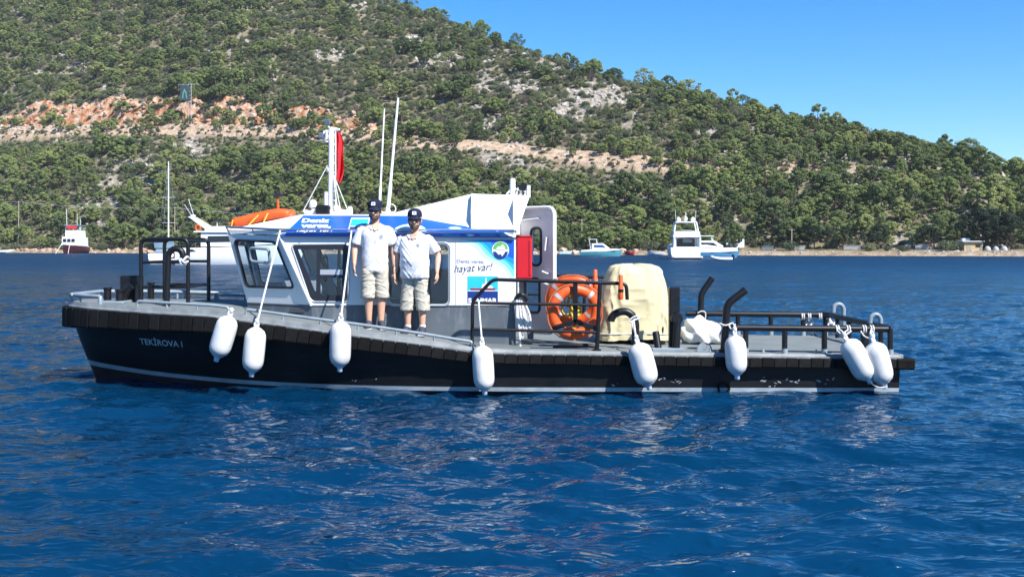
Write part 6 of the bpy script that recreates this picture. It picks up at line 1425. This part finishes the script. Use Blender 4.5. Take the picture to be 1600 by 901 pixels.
b = MB(); b.lathe([(0.28, 0), (0.3, 0.1), (0.2, 0.2)], Matrix.Translation(F(-4.65, 0, 5.05)), 14); b.build('radar', M_YW, e, True)
b = MB(); obox(b, F, (-0.6, 0, 4.62), (3.4, 2.8, 0.12)); b.build('hardtop', M_YGL, e)
b = MB(); obox(b, F, (0.7, 0, 4.9), (1.1, 1.6, 0.06)); [rod(b, [F(a, s_, 4.1), F(a, s_, 4.95)], 0.03) for a in (0.2, 1.2) for s_ in (-0.8, 0.8)]; b.build('bimini', M_CANV, e)
b = MB(); [rod(b, [F(a, s_, 3.9), F(a, s_, 4.6)], 0.04) for a in (-2.0, 0.8) for s_ in (-1.2, 1.2)]; b.build('hardtop_post', M_YW, e)
b = MB(); rod(b, [F(-4.6, 0.6, 5.0), F(-5.2, 0.7, 6.9)], 0.03); rod(b, [F(-4.6, -0.6, 5.0), F(-5.4, -0.7, 6.3)], 0.025); b.build('antenna', M_YW, e)
b = MB(); b.tube([F(-6.6 + 0.25 * math.cos(t), -1.0, 1.0 + 0.3 * math.sin(t)) for t in np.linspace(0, 6.28, 14, endpoint=False)], 0.08, 8, True); b.tube([F(-3.9 + 0.25 * math.cos(t), -1.5, 3.85 + 0.3 * math.sin(t)) for t in np.linspace(0, 6.28, 14, endpoint=False)], 0.09, 8, True); b.build('lifebuoy_ring', M_ORANGE, e, True)
# --- sailing boat
Y = water_d(411); F = Frame(P(262, 411, Y).x, Y, R(100)); e = empty('sailing_boat', F.o, 'white sailing boat with bare mast and pale blue canopy', 'sailing boat')
hull_mesh(F, 9.5, 3.0, 1.1, 1.4, 0.7, M_YW, e); house(F, [(-2.2, 1.0, 0.9, 1.1, 1.6), (1.6, 0.9, 0.7, 1.15, 1.6), (2.6, 0.5, 0.4, 1.2, 1.3)], M_YW, e, 'coachroof')
house(F, [(-3.6, 1.0, 1.05, 2.55, 2.65), (-2.2, 1.1, 0.9, 1.7, 2.75), (-1.2, 1.0, 0.8, 1.6, 1.8)], M_CANV, e, 'spray_hood')
b = MB(); p = F(0.6, 0, 1.5); b.tube([p, p + Vector((0, 0, 10.1))], [0.085, 0.06], 8); b.build('mast', M_YW, e)
b = MB(); [rod(b, [p + Vector((-0.75, 0, z)), p + Vector((0.75, 0, z))], 0.02) for z in (3.1, 6.0)]; rod(b, [p + Vector((0, 0, .6)), F(-3.4, 0, 2.3)], 0.06); b.build('spreader', M_YW, e)
b = MB(); tp = p + Vector((0, 0, 10)); [rod(b, [tp, q], 0.010) for q in (F(4.6, 0, 1.4), F(-4.6, 0, 1.1), F(0.5, 1.4, 1.2), F(0.5, -1.4, 1.2))]; b.build('rigging', M_STEEL, e)
# --- bow-on maroon boat
Y = 262; X = P(114, 395, Y).x; F = Frame(X, Y, R(-84)); e = empty('trawler_yacht', F.o, 'maroon hulled boat with tall white wheelhouse anchored bow-on by the shore', 'boat')
hull_mesh(F, 13, 5.0, 1.5, 2.2, 1.1, M_MAROON, e, fine=1.8)
house(F, [(-5.2, 2.2, 2.1, 1.7, 4.0), (2.0, 2.1, 2.0, 1.9, 4.1), (3.2, 1.7, 1.6, 2.0, 3.9)], M_YW, e, 'deckhouse'); house(F, [(-4.5, 1.8, 1.7, 4.05, 5.7), (0.6, 1.7, 1.6, 4.1, 5.7), (1.2, 1.5, 1.4, 4.1, 5.4)], M_YW, e, 'wheelhouse_top')
for k in (-1, 0, 1): b = MB(); b.slab([F(3.32 - 0.1 * (z > 3.3), k * 1.0 + d, z) for d, z in ((-0.4, 2.9), (0.4, 2.9), (0.4, 3.6), (-0.4, 3.6))], [], F.f, 0.15); b.build('wheelhouse_window', M_YGL, e)
b = MB(); [rod(b, [F(a, s_, 5.7), F(a, s_, 6.9)], 0.06) for a in (-3.5, 0.4) for s_ in (-1.6, 1.6)]; obox(b, F, (-1.6, 0, 6.95), (5.0, 3.9, 0.10)); b.build('awning', M_CANV, e)
b = MB(); rod(b, [F(-2, -2.0, 5.5), F(-2, -2.2, 11.0)], 0.06); rod(b, [F(0, 1.0, 5.7), F(0, 1.0, 9.8)], 0.05); rod(b, [F(-1, 1.5, 5.7), F(-1, 1.5, 8.6)], 0.05); b.build('mast', M_YW, e)
b = MB(); b.add([F(0.8, -1.3, 6.2), F(0.8, 1.0, 6.1), F(0.7, 1.1, 6.9), F(0.9, -1.2, 6.9)], [(0, 1, 2, 3)]); b.build('red_banner', MATS['red_flag_cloth'], e)
b = MB(); rod(b, [F(5.5, 0.9, 2.5), F(8.2, 1.3, 0.0)], 0.05); rod(b, [F(5.5, -0.9, 2.5), F(8.2, -1.6, 0.0)], 0.05); b.build('anchor_chain', M_YW, e)
# --- teal and white cruiser
Y = water_d(400.5); F = Frame(P(937, 400, Y).x, Y, R(-6)); e = empty('motor_cruiser', F.o, 'small white cruiser with teal hull by the rocky shore', 'boat')
hull_mesh(F, 7.2, 2.7, 0.85, 1.25, 0.6, M_TEAL, e); house(F, [(-3.3, 1.3, 1.3, 0.85, 1.15), (0, 1.33, 1.25, 0.9, 1.3), (2.8, 0.9, 0.7, 1.1, 1.35), (3.6, 0.25, 0.2, 1.2, 1.3)], M_YW, e, 'deck_moulding')
house(F, [(-1.4, 1.1, 0.95, 1.2, 2.35), (0.6, 1.1, 0.95, 1.25, 2.4), (1.8, 0.8, 0.6, 1.3, 1.5)], M_YW, e, 'cabin')
for sgn in (-1, 1): b = MB(); b.slab([F(a, sgn * 1.06, z) for a, z in ((-1.0, 1.6), (1.1, 1.6), (0.6, 2.1), (-1.0, 2.1))], [], F.r * sgn, 0.06); b.build('cabin_window', mat('tinted_blue_glass', (0.03, 0.10, 0.28), 0.15), e)
b = MB(); [rod(b, [F(a, s_, 1.2), F(a - 0.3, s_, 3.1)], 0.05) for a in (-1.6, -0.3) for s_ in (-0.9, 0.9)]; obox(b, F, (-1.25, 0, 3.1), (1.6, 1.9, 0.1)); b.build('flybridge_frame', M_YW, e)
b = MB(); b.add([F(-0.2, -0.7, 2.4), F(-0.2, 0.7, 2.4), F(-0.9, 0.7, 3.0), F(-0.9, -0.7, 3.0)], [(0, 1, 2, 3)]); b.build('windscreen', M_YGL, e)
# --- white flybridge yacht seen from the stern
Y = water_d(405); F = Frame(P(1073, 405, Y).x, Y, R(86)); e = empty('motor_yacht', F.o, 'tall white flybridge yacht with satellite domes showing its stern', 'yacht')
F2 = Frame(F.o.x, F.o.y + 5.5, R(86)); hull_mesh(F2, 13, 4.3, 1.7, 2.4, 1.0, M_YW, e)
b = MB(); obox(b, F, (-1.4, 0, 0.32), (1.6, 4.2, 0.28), 0.08); b.build('swim_platform', M_YW, e)
b = MB(); obox(b, F, (-0.6, 0, 0.06), (1.5, 4.0, 0.2)); b.build('waterline_band', M_BTUBE, e)
house(F, [(-0.7, 1.75, 1.7, 0.45, 1.75), (-0.3, 1.9, 1.95, 0.45, 1.8)], M_YW, e, 'transom')
for sgn in (-1, 1): b = MB(); obox(b, F, (0.4, sgn * 1.85, 2.35), (2.2, 0.28, 1.5), 0.08); b.build('side_wing', M_YW, e)
house(F, [(1.6, 1.75, 1.7, 1.5, 3.2), (7.5, 1.6, 1.4, 1.8, 3.3), (9.5, 1.0, 0.8, 2.0, 2.6)], M_YW, e, 'saloon')
b = MB(); obox(b, F, (1.56, 0, 2.35), (0.06, 2.6, 1.3)); b.build('saloon_door', M_YGL, e)
b = MB(); obox(b, F, (1.0, -0.2, 2.7), (0.08, 1.4, 0.55)); b.build('saloon_blind', M_EDGE, e)
b = MB(); [rod(b, [F(-0.1, s_, 1.8), F(-0.1, s_, 3.2)], 0.05) for s_ in (-1.6, 1.6)]; b.build('overhang_post', M_YW, e)
house(F, [(-0.5, 1.95, 2.0, 3.2, 3.5), (6.5, 1.9, 1.8, 3.25, 3.5)], M_YW, e, 'flybridge_deck'); house(F, [(-0.4, 1.9, 1.85, 3.5, 4.0), (5.8, 1.75, 1.6, 3.5, 4.2), (6.3, 1.2, 1.1, 3.5, 3.9)], M_YW, e, 'flybridge_coaming')
b = MB(); [rod(b, [F(a, s_ * 1.75, 3.9), F(a + 0.4, s_ * 1.5, 5.35)], 0.09) for a in (0.6, 3.5) for s_ in (-1, 1)]; obox(b, F, (2.3, 0, 5.4), (3.4, 3.1, 0.16), 0.05); b.build('hardtop', M_YW, e)
for s_, z, r in ((-1.05, 5.5, 0.32), (1.05, 5.5, 0.32), (0.0, 5.6, 0.26)): b = MB(); b.lathe([(r * .7, 0), (r, 0.15), (r, 0.35), (r * .75, 0.55), (r * .3, 0.66)], Matrix.Translation(F(1.6, s_, z)), 14); b.build('satellite_dome', M_YW, e, True)
b = MB(); [rod(b, [F(2.0, s_, 5.4), F(2.0, s_ * 1.05, 7.2)], 0.03) for s_ in (-1.45, 1.4)]; rod(b, [F(1.6, 0, 6.0), F(1.6, 0, 6.9)], 0.04); b.build('antenna', M_YW, e)
b = MB(); obox(b, F, (0.4, 0, 4.05), (0.5, 1.6, 0.4), 0.06); b.build('flybridge_seat', M_EDGE, e)
# --- blue and white yacht behind it
Y = water_d(402.3); F = Frame(P(1108, 402, Y).x, Y, R(-5)); e = empty('motor_yacht', F.o, 'blue hulled white motor yacht lying behind the tall stern-on yacht', 'yacht')
hull_mesh(F, 8.6, 3.0, 0.85, 1.15, 0.8, M_HBLUE, e); house(F, [(-4.2, 1.47, 1.4, 0.84, 1.5), (0.5, 1.5, 1.4, 0.9, 1.6), (3.6, 0.85, 0.7, 1.0, 1.65), (4.6, 0.25, 0.2, 1.1, 1.6)], M_YW, e, 'deck_moulding')
house(F, [(-2.5, 1.2, 1.1, 1.6, 2.8), (0.8, 1.2, 1.0, 1.7, 2.75), (2.2, 0.8, 0.6, 1.75, 1.95)], M_YW, e, 'cabin')
for sgn in (-1, 1): b = MB(); b.slab([F(a, sgn * 1.16, z) for a, z in ((-2.0, 1.95), (1.3, 1.95), (0.6, 2.45), (-2.0, 2.5))], [], F.r * sgn, 0.08); b.build('cabin_window', M_YGL, e)
b = MB(); obox(b, F, (-0.8, 0, 3.55), (3.0, 2.2, 0.12)); [rod(b, [F(a, s_, 2.7), F(a - 0.2, s_, 3.5)], 0.06) for a in (-2.0, 0.6) for s_ in (-0.95, 0.95)]; b.build('hardtop', M_YW, e)
# --- inflatable tender
Y = water_d(407); F = Frame(P(1128, 406, Y).x, Y, R(176)); e = empty('inflatable_tender', F.o, 'grey inflatable tender with black outboard on the water', 'dinghy')
b = MB(); b.tube(catmull([F(-1.3, -0.6, 0.22), F(0.2, -0.62, 0.24), F(0.95, -0.45, 0.34), F(1.35, 0, 0.46), F(0.95, 0.45, 0.34), F(0.2, 0.62, 0.24), F(-1.3, 0.6, 0.22)], 5), 0.21, 10); b.build('tube', M_YW, e, True)
b = MB(); obox(b, F, (-0.1, 0, 0.12), (2.2, 1.0, 0.1)); b.build('floor', M_GTUBE, e); b = MB(); obox(b, F, (-1.45, 0, 0.55), (0.35, 0.35, 0.55), 0.08); obox(b, F, (-1.5, 0, 0.1), (0.14, 0.12, 0.7)); b.build('outboard', M_BTUBE, e)
# --- small boats drawn up on the beach
def skiff(px, label, ang, m, L=3.4):
    u = (px - CX) / FPX; Y = shore(u) + 2.6; F = Frame(u * Y, Y, ang); F.o.z = 0.1; e = empty('rowing_boat', F.o, label, 'rowing boat')
    hull_mesh(F, L, 1.5, 0.55, 0.8, 0.3, m, e, z0=0.0); b = MB(); obox(b, F, (-0.3, 0, 0.6), (0.25, 1.3, 0.06)); b.build('thwart', M_WOOD, e)
skiff(1026, 'small white boat drawn up on the orange rocks', R(170), M_YW); skiff(888, 'pale blue and white boat beside the teal cruiser', R(5), M_PALEB, 4.0); skiff(8, 'white skiff at the edge of the beach below the pines', R(8), M_YW, 4.2)
skiff(984, 'small red kayak lying on the orange rocks', R(160), MATS['red_box_paint'], 2.0)
# ------------------------------------------------------------------ on the flat behind the beach
def ground(u, Y): return float(terrain(np.array([u]), np.array([Y]))[0][0])
def shore_pt(px, d): u = (px - CX) / FPX; Y = shore(u) + d; return Vector((u * Y, Y, ground(u, Y)))
def caravan():
    c = shore_pt(1147, 9); e = empty('caravan', c, 'white caravan parked on the beach behind the blue yacht', 'caravan'); b = MB(); z = 0.45
    b.slab(fillet([(c.x - 1.9, c.y - 1, c.z + z), (c.x + 1.9, c.y - 1, c.z + z), (c.x + 1.9, c.y - 1, c.z + z + 1.75), (c.x - 1.9, c.y - 1, c.z + z + 1.75)], 0.25, 4, True), [], (0, -1, 0), 2.0); b.build('body', M_YW, e)
    for dx in (-1.1, 0.6): b = MB(); b.box((c.x + dx, c.y - 1.01, c.z + z + 1.15), (0.8, 0.05, 0.5), bev=0.04); b.build('window', M_YGL, e)
    b = MB(); b.box((c.x - 0.3, c.y - 1.01, c.z + z + 0.85), (0.5, 0.04, 1.5), bev=0.02); b.build('door', M_EDGE, e)
    b = MB(); b.lathe([(0.3, -0.1), (0.3, 0.1)], Matrix.Translation((c.x, c.y - 0.95, c.z + 0.3)) @ Matrix.Rotation(R(90), 4, 'X'), 14); b.build('wheel', M_RUBBER, e)
caravan()
def hut():
    c = shore_pt(1516, 9); M_PL = mat('ochre_plaster', (0.48, 0.36, 0.21), 0.9, var=0.12); e = empty('beach_hut', c, 'low ochre plaster hut with white flat roof under the dark trees', 'hut')
    b = MB(); b.box((c.x, c.y, c.z + 0.75), (3.6, 3.0, 1.9), bev=0.03); b.build('wall', M_PL, e); b = MB(); b.box((c.x - 0.2, c.y - 0.2, c.z + 1.78), (4.2, 3.6, 0.14), bev=0.02); b.build('roof', M_YW, e)
    b = MB(); b.box((c.x - 0.9, c.y - 1.52, c.z + 0.6), (0.8, 0.06, 1.6), bev=0.01); b.build('door', M_WOOD, e)
    b = MB(); b.box((c.x + 0.8, c.y - 1.52, c.z + 0.95), (0.9, 0.06, 0.6), bev=0.01); b.build('window', M_YGL, e)
    b = MB(); b.box((c.x - 0.9, c.y + 0.2, c.z + 2.1), (1.5, 1.2, 0.5), bev=0.1); b.build('roof_tank', M_YW, e)
hut()
for px, r, lab in ((1543, 0.6, 'white dome tent next to the ochre hut'), (1556, 0.55, 'white dome tent between its two neighbours under the dark trees'), (1569, 0.6, 'white dome tent at the far end of the row')):
    c = shore_pt(px, 8); b = MB(); b.lathe([(r, -0.2), (r, 0.25 * r), (r * 0.92, 0.7 * r), (r * 0.65, 1.15 * r), (r * 0.25, 1.4 * r), (0.03, 1.45 * r)], Matrix.Translation(c), 18); o = b.build('dome_tent', mat('tent_cloth', (0.36, 0.37, 0.38), 0.8, var=0.15), None, True, base=c); tag(o, lab, 'tent')
for px0, px1, d, h, lab in ((1240, 1258, 11, 0.7, 'short pale garden wall nearest the timber pole'), (1318, 1345, 11, 0.7, 'longest low pale garden wall by the beach'), (1430, 1452, 12, 0.9, 'low pale shed wall among the bushes'), (1190, 1208, 8, 0.8, 'low grey stone wall close to the caravan')):
    a, c = shore_pt(px0, d), shore_pt(px1, d); m_ = (a + c) / 2; b = MB(); b.box((m_.x, m_.y, m_.z + h / 2 - 0.1), ((c - a).length, 0.3, h + 0.3), rot=(0, 0, math.atan2(c.y - a.y, c.x - a.x)), bev=0.03); b.box((m_.x, m_.y, m_.z + h + 0.1), ((c - a).length + 0.1, 0.4, 0.1), rot=(0, 0, math.atan2(c.y - a.y, c.x - a.x)), bev=0.02)
    tag(b.build('garden_wall', mat('weathered_plaster', (0.42, 0.41, 0.38), 0.9, var=0.2) if px0 > 1200 else M_EDGE, None, base=m_), lab, 'wall', kind='thing')
# leafy dark trees on the flat
def leafy(px, d, H, Wd, seed, label, m=None):
    c = shore_pt(px, d); cr, tk = pine_proto(seed, H, Wd, 0.0, m or M_DARK, 0.0, 110); e = empty('leafy_tree', c, label, 'tree')
    for nm, me in (('crown', cr), ('trunk', tk)): o = bpy.data.objects.new(nm, me); COL.objects.link(o); o.parent = e
leafy(1530, 10.5, 8.2, 6.6, 501, 'tall dark leafy tree over the ochre hut'); leafy(1558, 10.5, 7.8, 6.2, 502, 'tall dark leafy tree shading the dome tents'); leafy(1580, 11, 6.8, 5.4, 509, 'dark leafy tree at the end of the dome tents')
for px, H, Wd, lab in ((1272, 5.0, 3.8, 'dark leafy tree near the short garden wall'), (1294, 4.4, 3.4, 'small leafy tree between the garden walls'), (1322, 4.6, 3.0, 'slim leafy tree over the longest garden wall'), (1373, 5.2, 4.0, 'rounded dark tree standing alone behind the beach'), (1452, 4.6, 4.2, 'broad dark tree beside the low white shed wall')): leafy(px, 12, H, Wd, 510 + px, lab)
for px, s_, lab in ((1234, 1.3, 'grey green beach bush below the timber pole'), (1359, 1.25, 'grey green beach bush in front of the lone rounded tree'), (1387, 0.8, 'small grey green bush on the open sand'), (1480, 1.5, 'widest grey green bush beside the ochre hut'), (1412, 0.8, 'small bush near the low white shed wall')):
    c = shore_pt(px, 7); o = bpy.data.objects.new('shrub', BUSHES[px % 4]); COL.objects.link(o); o.location = c; o.scale = (s_ * 1.1, s_, s_ * 0.75); tag(o, lab, 'shrub')
# ------------------------------------------------------------------ poles, wires, road sign
def pole(px, top, d, label):
    c = shore_pt(px, d); h = (HY - top) / FPX * c.y + CAMH - c.z; e = empty('utility_pole', c, label, 'pole', 'utility poles along the shore'); b = MB(); b.tube([c + Vector((0, 0, -0.5)), c + Vector((0, 0, h))], [0.14, 0.10], 8); b.build('shaft', M_WOOD, e)
    b = MB(); b.box(c + Vector((0, 0, h - 0.25)), (1.3, 0.1, 0.1)); b.build('crossarm', M_WOOD, e); return c + Vector((0, 0, h - 0.2))
t1 = pole(29, 314, 16, 'timber utility pole among the pines by the maroon boat'); t2 = pole(273, 323, 14, 'utility pole behind the sailing boat'); t0 = pole(-140, 306, 16, 'utility pole carrying the wires on along the shore')
pole(909, 342, 12, 'timber pole behind the teal cruiser'); pole(1237, 357, 11, 'timber pole standing by the short white garden wall'); t3 = pole(520, 334, 13, 'utility pole hidden beyond the work boat')
for k in (-0.5, 0.5):
    b = MB()
    for a, c in ((t0, t1), (t1, t2), (t2, t3)): b.tube([lerp(a, c, i / 14) + Vector((k, 0, -2.2 * (1 - (2 * i / 14 - 1) ** 2) * 0.35)) for i in range(15)], 0.018, 4, caps=False)
    tag(b.build('overhead_wire', M_LETG, None, base=t1), 'overhead wire strung between the utility poles', 'wire', 'overhead wires')
def road_sign():
    u = (293 - CX) / FPX; yr, zr = road_at(u); Y = float(yr) + 5.5; c = Vector((u * Y, Y, ground(u, Y))); k = Y / FPX
    e = empty('road_sign', c, 'roadside panel with green emblem on a steel lattice mast at the rock cut', 'sign'); top = CAMH + (HY - 131) * k
    b = MB(); [b.tube([Vector((c.x + dx, Y, c.z - 0.5)), Vector((c.x + dx, Y, top))], 0.11, 6) for dx in (0.2, 1.25)]
    for i in range(7): z = lerp(top - 8, top, i / 6); b.tube([Vector((c.x + 0.2, Y, z)), Vector((c.x + 1.25, Y, z + 0.3))], 0.06, 5)
    b.tube([Vector((c.x - 3.4, Y, top - 0.4)), Vector((c.x + 4.2, Y, top - 0.2))], 0.08, 5); b.build('steel_mast', mat('galvanised', (0.42, 0.44, 0.46), 0.5, 0.3), e)
    z0, z1 = CAMH + (HY - 157) * k, CAMH + (HY - 134) * k; b = MB(); b.box((c.x - 0.9, Y - 0.25, (z0 + z1) / 2), (3.0, 0.15, z1 - z0), bev=0.02); b.build('panel', mat('sign_dark', (0.03, 0.055, 0.065), 0.5), e)
    b = MB(); zc = (z0 + z1) / 2; b.slab([(c.x - 0.9 + x, Y - 0.345, zc + z) for x, z in ((-0.9, -1.9), (-0.65, 0.2), (0, 1.5), (0.65, 0.2), (0.9, -1.9), (0.45, -1.9), (0.3, -0.2), (0, 0.5), (-0.3, -0.2), (-0.45, -1.9))], [], (0, -1, 0), 0.02); b.build('emblem', mat('sign_green', (0.10, 0.26, 0.22), 0.5), e)
road_sign()
# skyline pines one can tell apart
for px, H, Wd, seed, lab in ((750, 6.5, 6.0, 601, 'lone pine standing clear on the ridge, its crown flat and wide'), (806, 7.0, 5.8, 602, 'taller lone pine on the ridge beside the flat-crowned one'), (1005, 7.5, 6.5, 603, 'umbrella pine on the crest above the pale scree'), (640, 8, 6, 604, 'pine at the highest visible crest'), (1075, 6.5, 7.0, 605, 'dense pine on the crest below the umbrella pine'), (1160, 6, 6, 606, 'thin pine with greyish crown on the crest'), (1512, 6.5, 7, 607, 'pine at the step where the crest drops to the sea')):
    u = (px - CX) / FPX; best = None
    for Y in np.arange(shore(u) + 20, 620, 2.0):
        z = ground(u, Y); a = (z - CAMH) / Y
        if best is None or a > best[0]: best = (a, Y, z)
    cr, tk = pine_proto(seed, H, Wd, 0.03, M_PINE, 0.25, 70); e = empty('pine_tree', (u * best[1], best[1], best[2] - 0.2), lab, 'tree')
    for nm, me in (('crown', cr), ('trunk', tk)): o = bpy.data.objects.new(nm, me); COL.objects.link(o); o.parent = e
# ------------------------------------------------------------------ shade on the hillside lifted by an added thin haze
b = MB(); b.box((0, 0, 137), (12600, 12600, 277.6)); hz = b.build('fill_haze', None); hz.data.materials.clear()
hm = bpy.data.materials.new('fill_haze_air'); hm.use_nodes = True; hm.node_tree.nodes.remove(hm.node_tree.nodes['Principled BSDF'])
hv = hm.node_tree.nodes.new('ShaderNodeVolumePrincipled'); hv.inputs['Color'].default_value = (0.86, 0.92, 1.0, 1); hv.inputs['Density'].default_value = 0.00010; hv.inputs['Anisotropy'].default_value = 0.0
hm.node_tree.links.new(hv.outputs[0], hm.node_tree.nodes['Material Output'].inputs['Volume']); hz.data.materials.append(hm); tag(hz, kind='stuff')
